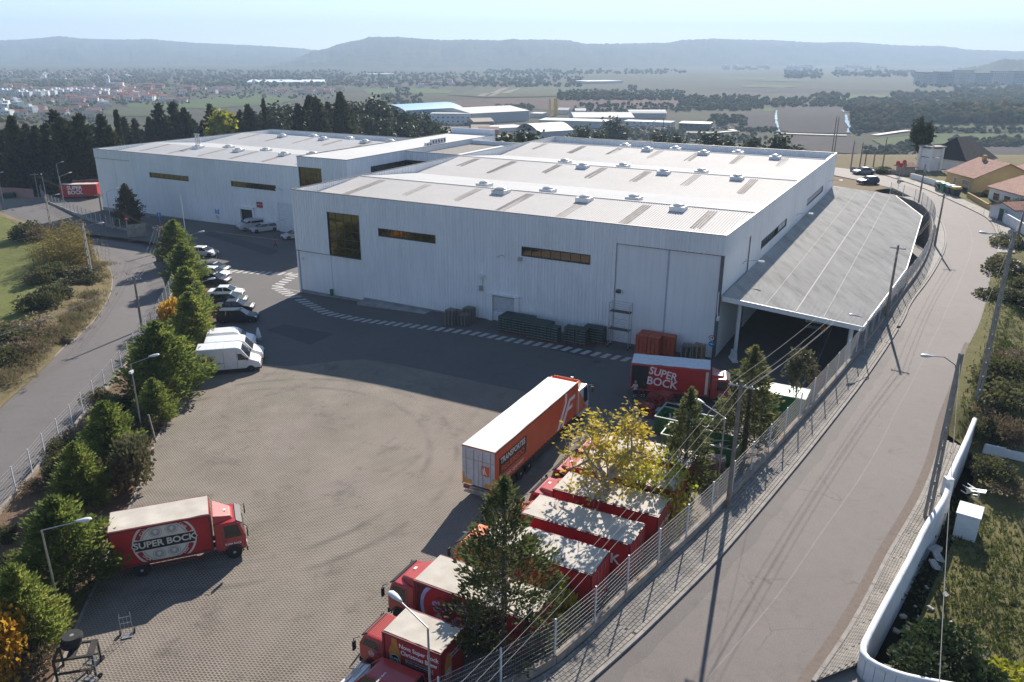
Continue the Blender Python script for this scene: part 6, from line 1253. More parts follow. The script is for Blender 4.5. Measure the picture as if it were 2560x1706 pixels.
decal(bx_, [(cx + x, y0 - .018, cz + z) for x, z in ((-1.78, 0), (-1.66, .16), (-1.66, .38), (1.66, .38), (1.66, .16), (1.78, 0), (1.66, -.16), (1.66, -.38), (-1.66, -.38), (-1.66, -.16))], D_CREAM); decal(bx_, [(cx + x, y0 - .021, cz + z) for x, z in ((-1.72, 0), (-1.61, .14), (-1.61, .33), (1.61, .33), (1.61, .14), (1.72, 0), (1.61, -.14), (1.61, -.33), (-1.61, -.33), (-1.61, -.14))], D_BLACK)
text('SUPER BOCK', .56, D_CREAM, bx_, (cx, y0 - .026, cz), RS, .016, sx=1.02)
for s, (tx, oz) in enumerate((('C.A.L', .98), ('CASE', .98), ('LEÇA', -.98), ('1927', -.98))):
    xx = cx + (-1.05, 1.05, -1.05, 1.05)[s]; text(tx, .22, D_CREAM, bx_, (xx, y0 - .013, cz + oz * .86), (R(90), R((-48, 48, 48, -48)[s]), 0), .008)
text('SUPER BOCK', .16, D_WHITE, TL, (.12 + 1.75 - .75, -1.14, 1.05), RS, .005)
# ---- row of parked trucks, cabs towards the yard
def parked(label, fx, fy, L, w_, zt, head=HB + math.pi, **kw):
    d = Vector((math.cos(head), math.sin(head), 0)); left = Vector((-d.y, d.x, 0)); loc = Vector((fx, fy, 0)) - left * (w_ / 2); loc.z = 0     # fx,fy = near (left side) front corner of the box
    return box_truck(label, loc, head, L, w_, zt, **kw)
T1, b1 = parked('small red delivery truck with christmas beer lettering and ribbed cab roof', -6.1, 31.05, 3.3, 1.95, 2.85, zb=.75, cabw=1.85, cabz=2.15, cabL=1.5, wr=.36, gap=.06, seed=5)
yl = .975 + .004
decal(b1, [(-.12, yl, .8), (-3.2, yl, .8), (-3.2, yl, 2.72), (-.12, yl, 2.72)], D_RED)
for i, (s_, z_) in enumerate((('Nova Super Bock', 2.38), ('Christmas Brew', 2.02))): text(s_, .34, D_WHITE, b1, (-2.05, yl + .004, z_), LS, .009, sx=.92)
decal(b1, [(-1.3, yl + .003, 1.48), (-2.85, yl + .003, 1.48), (-2.85, yl + .003, 1.74), (-1.3, yl + .003, 1.74)], D_CREAM); decal(b1, [(-1.33, yl + .005, 1.5), (-2.82, yl + .005, 1.5), (-2.82, yl + .005, 1.72), (-1.33, yl + .005, 1.72)], D_BLACK); text('EDIÇÃO LIMITADA DE NATAL', .13, D_WHITE, b1, (-2.08, yl + .008, 1.61), LS, .003, sx=.86)
decal(b1, [(x, yl + .003, z) for x, z in ((-.35, .85), (-1.0, .85), (-1.02, 1.9), (-.85, 2.3), (-.83, 2.7), (-.52, 2.7), (-.5, 2.3), (-.33, 1.9))], D_AMB); decal(b1, ell(-.68, 1.42, .3, .36, yl + .006, .8, 2.7, 24), D_WHITE); decal(b1, ell(-.68, 1.42, .27, .33, yl + .008, .8, 2.7, 24), D_BLACK); text('SUPER\nBOCK', .17, D_WHITE, b1, (-.68, yl + .011, 1.43), LS, .006)
decal(b1, ell(-1.55, 1.15, .16, .16, yl + .004, .8, 2.7, 20), D_CREAM); decal(b1, ell(-1.55, 1.15, .13, .13, yl + .006, .8, 2.7, 20), D_RED); text('SuperBock.pt', .15, D_LIL, b1, (-2.3, yl + .005, 1.12), LS, .003)
RR = (R(90), 0, R(-90)); xr = -3.3 - .045
decal(b1, [(xr, -.9, .8), (xr, .9, .8), (xr, .9, 2.72), (xr, -.9, 2.72)][::-1], D_RED); text('Nova Super Bock\nChristmas Brew', .2, D_WHITE, b1, (xr - .004, -.3, 2.2), RR, .005, sx=.8); decal(b1, [(xr - .003, .15, .9), (xr - .003, .75, .9), (xr - .003, .75, 1.9), (xr - .003, .58, 2.5), (xr - .003, .32, 2.5), (xr - .003, .15, 1.9)][::-1], D_AMB); text('SUPER\nBOCK', .17, D_WHITE, b1, (xr - .006, .45, 1.5), RR, .006)
badge(T1, .06 + 1.5 - .75, .93, 1.15, .17, LS, 1)
ribm = MB()
for i in range(11): ribm.box((.15 + i * .1, -.8, 2.14), (.19 + i * .1, .8, 2.175))
ribm.build('roof_ribs', P_DRED, T1)
T2, b2 = parked('red box truck with bottle cap print under the open juniper', -4.99, 34.51, 6.75, 2.46, 3.2, fair=.5, fcol=P_DRED, seed=7)
yl = 1.23 + .004; decal(b2, [(-.15, yl, 1.0), (-5.4, yl, 1.0), (-5.4, yl, 3.05), (-.15, yl, 3.05)], D_DRK)
for rr_, mt, k in ((1.75, D_LIL, 1), (1.55, D_RED, 2)): decal(b2, ell(-2.1, 1.9, rr_, rr_, yl + .002 * k, 1.0, 3.05), mt)
text('SUPER\nBOCK', .8, D_LIL, b2, (-2.3, yl + .008, 1.85), (R(90), R(-14), R(180)), .03)
T3, b3 = parked('red box truck with bright orange cab roof beside the juniper', -1.75, 38.15, 6.8, 2.45, 3.2, cabcol=P_ORG, fair=.42, fcol=P_ORG, seed=9)
decal(b3, [(-4.2, 1.23, 1.0), (-5.3, 1.23, 1.0), (-4.6, 1.23, 2.0)], D_WHITE)
T4, b4 = parked('red box truck with pink faded rounded cab roof under the poplar', .62, 40.87, 6.8, 2.4, 3.2, cabcol=P_RED, fair=.42, fcol=P_DRED, seed=11); text('SUPER BOCK', .9, D_WHITE, b4, (-3.6, 1.206, 2.0), LS, .02)
T5, b5 = parked('red box truck with white letters on its tail beneath the poplar', 2.6, 43.75, 6.85, 2.4, 3.2, fair=.35, fcol=P_DRED, seed=13); text('SUPER BOCK', .42, D_WHITE, b5, (-6.85 - .045, 0, 2.3), RR, .01)
T6, b6 = parked('red box truck with red rimmed white roof in the middle of the row', 4.12, 46.62, 6.8, 2.6, 3.2, cabcol=P_RED, frame=P_DRED, fair=.3, fcol=P_DRED, seed=15)
T7, b7 = parked('red box truck nearest the skips at the end of the row', 5.82, 49.53, 6.6, 2.35, 3.2, fair=.35, fcol=P_DRED, seed=17)
# ---- truck being loaded in the shade
A_ = at(*Y5(930, 425), 3.3); B_ = at(*Y5(262, 365), 3.3); hd = (A_ - B_); hd.z = 0; hang = math.atan2(hd.y, hd.x); nrm = Vector((-math.sin(hang), math.cos(hang), 0)); loc = A_ + nrm * 1.23; loc.z = 0
TS, bs = box_truck('red box truck with torn white letters, side open, in the warehouse shade', loc, hang, 6.75, 2.45, 3.3, fair=.3, frame=P_DRED, roof=simple('clean_white_roof', (.62, .63, .65), .6), seed=21)
yr = -1.225 - .005; decal(bs, [(-6.65, yr, 1.0), (-5.2, yr, 1.0), (-5.2, yr, 3.15), (-6.65, yr, 3.15)], M_DARK, 'open_side'); decal(bs, [(-.35, yr, 1.02), (-.12, yr, 1.02), (-.12, yr, 3.1), (-.35, yr, 3.1)], D_CREAM)
text('SUPER', .98, D_WHITE, bs, (-3.95, yr - .004, 2.55), (R(90), R(12), 0), .02, sx=.9); text('BOCK', 1.02, D_WHITE, bs, (-4.0, yr - .004, 1.7), (R(90), R(6), 0), .02, sx=.95)
decal(bs, [(-3.0, yr - .008, 3.12), (-2.2, yr - .008, 3.12), (-1.7, yr - .008, 1.05), (-2.35, yr - .008, 1.05)], C_RED); badge(TS, .12 + 1.75 - .85, -1.14, 1.05, .18, RS, -1)
# ---- articulated lorry
A_ = at(*Y4(1075, 335), 4.0); B_ = at(*Y4(437, 880), 4.0); hd = (A_ - B_); hd.z = 0; hang = math.atan2(hd.y, hd.x); nrm = Vector((-math.sin(hang), math.cos(hang), 0)); loc = A_ + nrm * 1.27; loc.z = 0; L = 13.5; w_ = 2.54; zb, zt = 1.15, 4.0
AR = thing('articulated_lorry', 'articulated lorry with long orange curtain side trailer and pale dusty roof in mid yard', 'lorry', loc, hang)
tb = MB().box((-L, -w_ / 2, zb), (0, w_ / 2, zt - .02)).build('trailer_body', C_ORG, AR); wavyroof(-L + .02, -.02, w_ - .02, zt, .02, 3, 40, 6).build('trailer_roof', C_TROOF, tb, smooth=True)
fr_ = MB()
for s in (-1, 1):
    fr_.box((-L, s * (w_ / 2 + .01) - .02, zt - .14), (0, s * (w_ / 2 + .01) + .02, zt - .03)); fr_.box((-L, s * (w_ / 2 + .01) - .02, zb - .1), (0, s * (w_ / 2 + .01) + .02, zb + .02))
    for i in range(26): x = -L + .3 + i * .52; fr_.box((x, s * (w_ / 2 + .015) - .012, zb - .16), (x + .05, s * (w_ / 2 + .015) + .012, zb + .12))
fr_.build('curtain_rail', M_BPLA, tb)
rd_ = MB(); rd_.box((-L - .03, -w_ / 2 + .02, zb), (-L - .002, w_ / 2 - .02, zt - .08)); rdo = rd_.build('rear_doors', simple('grey_white_doors', (.56, .56, .55), .5, dirt=((.3, .28, .26), .5)), tb)
dl = MB(); dl.box((-L - .05, -.015, zb + .02), (-L - .03, .015, zt - .5))
for y in (-.95, -.35, .35, .95): dl.tube((-L - .05, y, zb), (-L - .05, y, zt - .2), .018, None, 6)
dl.box((-L - .045, -w_ / 2, zt - .95), (-L - .03, w_ / 2, zt - .9)); dl.build('door_bars', M_GALV, rdo)
for s in (-1, 1):
    MB().box((-L - .06, s * 1.17 - .07, zb + .05), (-L - .04, s * 1.17 + .07, zb + .85)).build('marker_plate', M_AMB, rdo); MB().box((-L - .06, s * .82 - .3, zb + .05), (-L - .04, s * .82 + .3, zb + .35)).build('marker_plate', M_AMB, rdo); MB().box((-L - .06, s * .95 - .22, .78), (-L, s * .95 + .22, .95)).build('tail_light', M_TAIL, AR)
xr = -L - .055; q = lambda y, z: (xr, y, z)
decal(rdo, [q(-.85, 2.05), q(-.25, 2.05), q(-.25, 2.8), q(-.85, 2.8)][::-1], D_ORT); decal(rdo, [(xr - .003, -.72, 2.15), (xr - .003, -.62, 2.15), (xr - .003, -.45, 2.45), (xr - .003, -.45, 2.7), (xr - .003, -.53, 2.7), (xr - .003, -.53, 2.45)], D_WHITE); decal(rdo, [(xr - .003, -.5, 2.15), (xr - .003, -.38, 2.15), (xr - .003, -.3, 2.55), (xr - .003, -.42, 2.55)], D_WHITE)
bm_ = MB(); bm_.box((-L + .0, -1.2, .42), (-L + .12, 1.2, .58)); bm_.box((-L - .02, -1.2, .7), (-L + .1, 1.2, 1.0)); bm_.box((-L - .04, -.45, .58), (-L - .0, .45, .72), 0); bm_.build('rear_bumper', M_GALV, AR); text('TRANSPORTES', .14, D_BLACK, AR, (-L - .03, .05, .86), RR, .004)
chs = MB()
for s in (-1, 1): chs.box((-L + .1, s * .5 - .07, .8), (-.3, s * .5 + .07, 1.1)); chs.box((-L * .56, s * 1.18 - .02, .45), (-3.6, s * 1.18 + .02, 1.0)); chs.box((-3.1, s * .8 - .08, .05), (-2.9, s * .8 + .08, 1.0))
chs.build('trailer_chassis', M_BPLA, AR)
for x in (-L + 2.6, -L + 3.9, -L + 5.2):
    for s in (-1, 1): wheel(AR, x, s * 1.02, .5, .38)
yr = -w_ / 2 - .005
decal(tb, [(-L + .55, yr, 1.95), (-L + 4.6, yr, 1.95), (-L + 4.6, yr, 3.3), (-L + .55, yr, 3.3)], D_BLACK); decal(tb, [(-L + .6, yr - .003, 2.0), (-L + 4.55, yr - .003, 2.0), (-L + 4.55, yr - .003, 2.6), (-L + .6, yr - .003, 2.6)], D_DRK); text('TRANSPORTES', .62, D_WHITE, tb, (-L + 2.58, yr - .007, 2.95), RS, .02, sx=.88); text('FIGUEIREDO', .62, D_ORT, tb, (-L + 2.58, yr - .007, 2.28), RS, .02, sx=.98); text('logistic operator', .46, D_WHITE, tb, (-L + 2.58, yr - .007, 1.6), RS, .008, sx=1.05)
for poly in ([(-3.75, 1.25), (-3.25, 1.25), (-1.95, 3.0), (-1.95, 3.85), (-2.3, 3.85), (-2.3, 3.1)], [(-2.95, 1.25), (-2.45, 1.25), (-1.75, 2.2), (-1.75, 2.2), (-.9, 2.2), (-.75, 2.5), (-1.55, 2.5), (-1.3, 2.85), (-.4, 2.85), (-.25, 3.15), (-1.5, 3.15)]): decal(tb, [(x, yr - .004, z) for x, z in poly], D_WHITE)
cx_ = 2.75
cb = cab(AR, cx_, P_WHT, 2.45, 3.05, 2.2, .6, .95, P_ORG); 
for s in (-1, 1): MB().poly([(.62, s * 1.235, .95), (cx_ - .35, s * 1.235, .95), (.62, s * 1.235, 3.0)][::s]).build('cab_flash', P_ORG, cb); MB().box((.12, s * 1.16 - .04, 1.2), (.5, s * 1.16 + .04, 3.9)).build('side_deflector', P_ORG, cb)
tch = MB(); tch.box((-3.2, -.45, .6), (1.0, .45, .95)); tch.build('tractor_chassis', M_BPLA, AR)
for s in (-1, 1): wheel(AR, cx_ - 1.35, s * 1.05, .5, .32); wheel(AR, -1.4, s * .98, .5, .55)
# ---- red trailers at the far left
for i, (q0, q1, dz, lb) in enumerate(((Z4(490, 210), Z4(735, 205), -2.2, 'red curtain trailer with white letters parked in front beside the far fence'), (Z4(600, 178), Z4(840, 166), -2.2, 'red curtain trailer parked behind the lettered one'))):
    a = at(*q0, dz + 3.6); b = at(*q1, dz + 3.6); d = b - a; d.z = 0; Lr = max(7.5, min(12, d.length)); hang = math.atan2(d.y, d.x); n_ = Vector((-d.y, d.x, 0)).normalized(); loc = a + n_ * 1.2; loc.z = dz
    rt_ = thing('curtain_trailer', lb, 'trailer', loc, hang, 'red trailers'); bb = MB().box((0, -1.22, 1.0), (Lr, 1.22, 3.6)).build('trailer_body', C_RED, rt_); wavyroof(.02, Lr - .02, 2.4, 3.63, .02, i).build('trailer_roof', C_ROOF, bb, smooth=True); c_ = MB(); c_.box((.2, -.5, .65), (Lr - .2, .5, 1.0)); c_.box((.02, -1.25, 3.5), (Lr, -1.2, 3.62)); c_.box((Lr - .02, -1.22, .5), (Lr + .06, 1.22, .7)); c_.build('chassis', M_BPLA, rt_)
    for x in (Lr - 1.2, Lr - 2.4):
        for s in (-1, 1): wheel(rt_, x, s * .95, .5, .4)
    if i == 0: text('SUPER', 1.1, D_WHITE, bb, (Lr * .4, -1.235, 2.9), RS, .03); text('BOCK', 1.1, D_WHITE, bb, (Lr * .4, -1.235, 1.9), RS, .03)
    else: text('SUPER BOCK', .5, D_WHITE, bb, (Lr * .7, -1.235, 2.9), RS, .02)
# ---- vans
def van(label, loc, head, L=5.7, W_=2.0, H_=2.6, col=None, glass_side=False, group='white vans', high=True, rear_glass=False):
    col = col or P_WHT; t_ = thing('van', label, 'van', loc, head, group); hl = L / 2; nose = .5 if high else .62
    prof = [(-hl, .45), (-hl - .02, 1.2), (-hl + .06, H_ - .12), (-hl + .16, H_), (hl - 2.15, H_), (hl - 1.75, H_ - .12), (hl - .95, 1.38), (hl - .3, 1.12), (hl - .02, .85), (hl, .42), (hl - .2, .32), (-hl + .1, .32)]
    b = MB().prism(prof, -W_ / 2, W_ / 2).build('body', col, t_, bevel=.09, seg=3)
    a = Vector((hl - 1.68, 0, H_ - .22)); c = Vector((hl - 1.0, 0, 1.42)); n = Vector((.82, 0, .57)) * .022
    MB().quad(*[Vector(q) + n for q in ((c.x, -W_ / 2 + .12, c.z), (c.x, W_ / 2 - .12, c.z), (a.x, W_ / 2 - .2, a.z), (a.x, -W_ / 2 + .2, a.z))]).build('windscreen', M_GLASS, b)
    for s in (-1, 1):
        y = s * (W_ / 2 + .006); MB().poly([(hl - 1.15, y, 1.36), (hl - 2.05, y, 1.36), (hl - 2.05, y, 2.0 if H_ > 2.2 else 1.75), (hl - 1.72, y, 2.0 if H_ > 2.2 else 1.75)][::s]).build('side_window', M_GLASS, b)
        if glass_side: MB().poly([(hl - 2.2, y, 1.3), (-hl + .3, y, 1.3), (-hl + .35, y, H_ - .3), (hl - 2.2, y, H_ - .3)][::s]).build('side_window', M_GLASS, b)
        k = MB(); k.box((hl - 2.14, y - .004, .55), (hl - 2.12, y + .004, H_ - .35)); k.box((hl - 3.35, y - .004, .55), (hl - 3.33, y + .004, H_ - .35)); k.box((-hl + .9, y - .01, 1.12), (hl - 3.35, y + .01, 1.15)); k.box((-hl, y - .02, .36), (hl - .1, y + .02, .5)); k.build('door_trim', M_BPLA if not glass_side else M_GRYT, b)
        MB().box((hl - 1.25, s * (W_ / 2 + .12) - .1, 1.35), (hl - 1.12, s * (W_ / 2 + .12) + .1, 1.62)).build('mirror', M_BPLA, b, bevel=.02); MB().box((hl - .42, s * (W_ / 2 - .25) - .17, .85), (hl - .12, s * (W_ / 2 - .25) + .17, 1.06)).build('headlight', M_LAMPG, b, bevel=.03); wheel(t_, hl - .95, s * (W_ / 2 - .12), .34, .24); wheel(t_, -hl + 1.25, s * (W_ / 2 - .12), .34, .24)
        ar = [(x_ + .4 * math.cos(a_), .34 + .4 * math.sin(a_)) for x_ in (hl - .95,) for a_ in [R(v) for v in range(0, 181, 15)]]; MB().poly([(x, s * (W_ / 2 + .004), z) for x, z in ar]).build('wheel_arch', M_BPLA, b); ar = [(-hl + 1.25 + .4 * math.cos(a_), .34 + .4 * math.sin(a_)) for a_ in [R(v) for v in range(0, 181, 15)]]; MB().poly([(x, s * (W_ / 2 + .004), z) for x, z in ar]).build('wheel_arch', M_BPLA, b)
    bp = MB(); bp.box((hl - .12, -W_ / 2 + .03, .32), (hl + .05, W_ / 2 - .03, .62)); bp.build('bumper', M_BPLA, b, bevel=.04); MB().box((hl - .02, -.5, .7), (hl + .02, .5, .85)).build('grille', M_BPLA, b)
    rb = MB()
    for i in range(4): rb.box((-hl + .4 + i * .75, -.75, H_ - .002), (-hl + .46 + i * .75, .75, H_ + .02))
    rb.build('roof_ribs', col, b); return t_, b
M_GRYT = simple('grey_trim', (.2, .2, .21), .6)
yz = lambda q: Vector((q.x, q.y, yardz(q.x, q.y)))
a, b = gp(*Y1(1640, 318), yardz), gp(*Y1(2215, 255), yardz); d = (b - a).normalized(); hv = math.atan2(d.y, d.x); c = a.lerp(b, .5) + Vector((-d.y, d.x, 0)) * 1.0
v1, vb = van('white high roof van with dark red lettered panel on its side', yz(c), hv, 5.9, 2.0, 2.65); decal(vb, [(-2.55, -1.008, 1.38), (-1.25, -1.008, 1.38), (-1.25, -1.008, 1.85), (-2.55, -1.008, 1.85)], D_DRK); text('TRANSPORTES', .2, D_WHITE, vb, (-1.9, -1.012, 1.72), RS, .005, sx=.85); text('FIGUEIREDO', .2, D_ORT, vb, (-1.9, -1.012, 1.5), RS, .005, sx=.95)
off = Vector((-d.y, d.x, 0)); v2, _ = van('white high roof van squeezed beside the lettered van', yz(c + off * 2.7 + d * .3), hv, 5.6, 2.0, 2.5); v3, _ = van('lower white van, the last of the white vans, beside the navy car', yz(c + off * 6.8 - d * .3), hv + R(2), 4.9, 1.9, 2.15)
# ---- cars
def car(label, loc, head, kind, col, L=4.3, W_=1.78, H_=1.45, group='parked cars', roofcol=None, hood=None):
    t_ = thing('car', label, 'car', loc, head, group); hl = L / 2
    prof = [(-hl, .45), (-hl + .02, .85), (-hl + .12, .93), (hl - 1.15, .95), (hl - .35, .8), (hl - .05, .62), (hl, .4), (hl - .15, .22), (-hl + .12, .22)]
    b = MB().prism(prof, -W_ / 2, W_ / 2).build('body', col, t_, bevel=.09, seg=3)
    rear = {'hatch': (-hl + .08, -hl + .5), 'estate': (-hl + .06, -hl + .35), 'sedan': (-hl + .75, -hl + 1.35), 'mpv': (-hl + .05, -hl + .25)}[kind]; fx0, fx1 = (hl - 1.05, hl - 1.85) if kind != 'mpv' else (hl - .75, hl - 1.6)
    hw0, hw1 = W_ / 2 - .05, W_ / 2 - .22; g_ = MB(); g_.hexa([Vector(q) for q in ((rear[0], -hw0, .92), (fx0, -hw0, .92), (fx0, hw0, .92), (rear[0], hw0, .92))], [Vector(q) for q in ((rear[1], -hw1, H_ - .05), (fx1, -hw1, H_ - .05), (fx1, hw1, H_ - .05), (rear[1], hw1, H_ - .05))]); g_.build('windows', M_GLASS, b)
    r_ = MB(); r_.hexa([Vector(q) for q in ((rear[1] - .04, -hw1 - .03, H_ - .06), (fx1 + .04, -hw1 - .03, H_ - .06), (fx1 + .04, hw1 + .03, H_ - .06), (rear[1] - .04, hw1 + .03, H_ - .06))], [Vector(q) for q in ((rear[1] + .05, -hw1 + .06, H_), (fx1 - .08, -hw1 + .06, H_), (fx1 - .08, hw1 - .06, H_), (rear[1] + .05, hw1 - .06, H_))]); r_.build('roof', roofcol or col, b, bevel=.03)
    for s in (-1, 1):
        for (x0, x1) in ((fx0, fx1), (rear[0], rear[1]), ((fx0 + rear[0]) / 2, (fx1 + rear[1]) / 2)): MB().tube((x0, s * hw0, .92), (x1, s * hw1, H_ - .05), .04, None, 5).build('pillar', col, b)
    for s in (-1, 1):
        wheel(t_, hl - .8, s * (W_ / 2 - .1), .31, .2); wheel(t_, -hl + .75, s * (W_ / 2 - .1), .31, .2)
        for xx in (hl - .8, -hl + .75): MB().poly([(xx + .38 * math.cos(a_), s * (W_ / 2 + .004), .31 + .38 * math.sin(a_)) for a_ in [R(v) for v in range(0, 181, 15)]]).build('wheel_arch', M_BPLA, b)
        MB().box((hl - .35, s * (W_ / 2 - .25) - .18, .6), (hl - .06, s * (W_ / 2 - .25) + .18, .76)).build('headlight', M_LAMPG, b, bevel=.03); MB().box((-hl - .01, s * (W_ / 2 - .2) - .14, .68), (-hl + .1, s * (W_ / 2 - .2) + .14, .88)).build('tail_light', M_TAIL, b, bevel=.02); MB().box((fx0 - .2, s * (W_ / 2 + .08) - .09, .9), (fx0 - .08, s * (W_ / 2 + .08) + .09, 1.05)).build('mirror', col, b, bevel=.03)
    bp = MB(); bp.box((hl - .1, -.45, .35), (hl + .015, .45, .55)); bp.box((hl - .05, -.26, .42), (hl + .03, .26, .52)); bp.build('grille', M_BPLA, b); return t_, b
CARS = [(Z4(1990, 1345), 'estate', P_NAVY, 4.6, 'navy estate car nearest the white vans', 1.5), (Z4(1965, 1262), 'sedan', P_BLK, 4.5, 'black saloon parked beside the navy estate', 1.42), (Z4(1925, 1200), 'hatch', P_GRN, 4.1, 'dark teal hatchback between the black saloon and the white car', 1.45), (Z4(1890, 1140), 'sedan', P_WHT, 4.4, 'white saloon parked next to the dark hatchback', 1.42),
        (Z4(1800, 1030), 'hatch', P_BLK, 4.0, 'black hatchback after the gap in the car row', 1.48), (Z4(1800, 980), 'hatch', P_WHT, 4.0, 'small white hatchback beside the black hatchback', 1.5), (Z4(1790, 935), 'sedan', P_GRN, 4.3, 'dark green car half hidden by conifers near the walkway', 1.42)]
for i, (q, kd, cl, L_, lb, h_) in enumerate(CARS): P = gp(*q, yardz); car(lb, yz(P), R(6) if i < 4 else R(-8), kd, cl, L_, H_=h_)
P = gp(*Z4(1712, 800), yardz); car('white car at the head of the row beside the sign post', yz(P), R(-10), 'hatch', P_WHT, 3.9)
P = gp(*Z4(2085, 590), yardz); P = P + Vector((0, .8, 0)); van('silver passenger van with dark windows at the warehouse doors', yz(P), R(218), 4.8, 1.9, 1.97, P_SIL, True, 'cars at the second warehouse'); P = gp(*Z4(2190, 605), yardz) + Vector((0, .8, 0)); car('silver estate car beside the silver passenger van', yz(P), R(216), 'estate', P_SIL, 4.7, group='cars at the second warehouse'); P = gp(*Z5(262, 660), yardz) + Vector((.5, .6, 0)); car('silver saloon half hidden by the near warehouse corner', yz(P), R(216), 'sedan', P_SIL, 4.5, group='cars at the second warehouse')
P = gp(*Z7(1030, 200), lambda x, y: 5.02); car('dark blue hatchback parked on the ochre waste ground', P, R(195), 'hatch', P_BLU, 4.0, group='cars by the road bend'); P = gp(*Z7(995, 120), lambda x, y: 5.1); car('grey saloon glinting in the sun beyond the waste ground', P, R(185), 'sedan', P_GRY, 4.4, group='cars by the road bend')
# near red and white van-like car at the bottom edge
a = at(*Y3(1040, 1500), 1.85); BC, bb = car('red and white delivery car with round bonnet emblem parked next to the small truck', Vector((a.x - .6, a.y + .32, 0)), HB + math.pi, 'mpv', P_RED, 4.1, 1.75, 1.85, group='parked delivery trucks')
hl = 2.05; decal(bb, [(hl - .12, -.7, .7), (hl - .12, .7, .7), (hl - .75, .74, .94), (hl - .75, -.74, .94)], D_WHITE); o = decal(bb, ell(0, 0, .3, .3, 0, -1, 1, 24), D_CREAM); o.location = (hl - .52, 0, .885); o.rotation_euler = (R(-90), R(-21), 0); text('SUPER BOCK', .12, D_WHITE, bb, (-.3, .5, 1.862), (0, 0, R(90)), .004)
# ---- lorry tail under the canopy
P = gp(*Y6(600, 110), yardz); root = thing('parked_trailer', 'white trailer tail with orange marker plates in the dark under the canopy', 'trailer', (P.x, P.y, 0), TH + R(0)); bb = MB().box((0, -1.25, 1.1), (9, 1.25, 3.9)).build('trailer_body', P_WHT, root); MB().box((-.02, -1.1, .45), (.1, 1.1, .75)).build('bumper', M_GALV, root)
for s in (-1, 1): MB().box((-.02, s * .75 - .35, 1.2), (-.005, s * .75 + .35, 1.6)).build('marker_plate', M_AMB, bb); wheel(root, 2.2, s * .95, .5, .4); wheel(root, 3.5, s * .95, .5, .4)
MB().box((.3, -.5, .7), (8.5, .5, 1.1)).build('chassis', M_BPLA, root)
# ================================================================== yard goods, furniture, people
M_PAL = simple('pallet_wood', (0.3, 0.22, 0.14), 0.9, var=0.3, scale=4); M_PALG = simple('grey_pallet_wood', (0.22, 0.19, 0.165), 0.95, var=0.3, scale=4); M_PALR = simple('red_pallet_wood', (0.3, 0.05, 0.04), 0.85, var=0.3, scale=4)
M_CRG = simple('dark_green_crate', (0.012, 0.035, 0.028), 0.5, var=.3); M_CRR = simple('orange_red_crate', (0.42, 0.07, 0.025), 0.5, var=.2); M_BOTT = simple('bottle_caps', (0.2, 0.21, 0.2), 0.35, var=.3); M_SKG = simple('skip_green', (0.02, 0.16, 0.035), 0.5, var=.2, dirt=((.1, .07, .05), .3)); M_SCRAP = simple('scrap_wood', (.42, .34, .25), .9, var=.35, scale=2)
def pallet_mesh(mat):
    mb = MB()
    for i in range(7): mb.box((-.6, -.5 + i * .155, .12), (.6, -.5 + i * .155 + .1, .144))
    for y in (-.5, -.05, .4): mb.box((-.6, y, .0), (.6, y + .1, .022)); [mb.box((x, y, .022), (x + .145, y + .1, .12)) for x in (-.6, -.07, .455)]
    return mb.mesh('pallet', mat)
PM = {'w': pallet_mesh(M_PAL), 'g': pallet_mesh(M_PALG), 'r': pallet_mesh(M_PALR)}
def pallets(label, loc, n, kind, rot, group=None, jit=.04):
    t_ = thing('pallet_stack', label, 'pallets', loc, rot, group)
    for i in range(n): inst('pallet', PM[kind], t_, (random.uniform(-jit, jit), random.uniform(-jit, jit), i * .146), (0, 0, random.uniform(-.03, .03)))
    return t_
def crates_mesh(mat, nl, w_=1.2, d_=1.0):
    mb = MB(); nx, ny = 3, 3
    for k in range(nl):
        for i in range(nx):
            for j in range(ny):
                x = -w_ / 2 + i * w_ / nx; y = -d_ / 2 + j * d_ / ny; z = .15 + k * .28; mb.box((x + .012, y + .012, z), (x + w_ / nx - .012, y + d_ / ny - .012, z + .12)); mb.box((x + .03, y + .03, z + .12), (x + w_ / nx - .03, y + d_ / ny - .03, z + .2), 1); mb.box((x + .012, y + .012, z + .2), (x + w_ / nx - .012, y + d_ / ny - .012, z + .268))
    return mb.mesh('crates', [mat, M_BOTT if mat is M_CRG else mat])
CM = {'g': crates_mesh(M_CRG, 6), 'r': crates_mesh(M_CRR, 7)}
def cstack(label, u, w_, kind, group):
    p = BP(u, w_); t_ = thing('crate_stack', label, 'crates', (p.x, p.y, yardz(p.x, p.y)), TH - R(90) + random.uniform(-.03, .03), group); inst('pallet', PM['r'], t_); inst('crates', CM[kind], t_); return t_
for i in range(6):
    for j in range(2):
        if i == 5 and j == 0: continue
        cstack('pallet of dark green bottle crates in the long block by the loading door', 22.4 - i * 1.24, -1.7 - j * 1.08 - (.6 if i > 2 else 0), 'g', 'green crate stacks in the long block')
for i in range(2): cstack('pallet of dark green bottle crates in the middle pair by the wall', 14.6 - i * 1.24, -2.6, 'g', 'green crate stacks, middle pair')
for i in range(2): cstack('pallet of dark green bottle crates next to the scaffold tower', 12.9 - i * 1.0, -1.3, 'g', 'green crate stacks beside the scaffold')
for i in range(3):
    for j in range(2 if i < 2 else 1): cstack('pallet of orange red crates stacked against the plain panel', 6.9 - i * 1.24, -1.1 - j * 1.05 * (1 if i < 2 else 0), 'r', 'orange crate stacks')
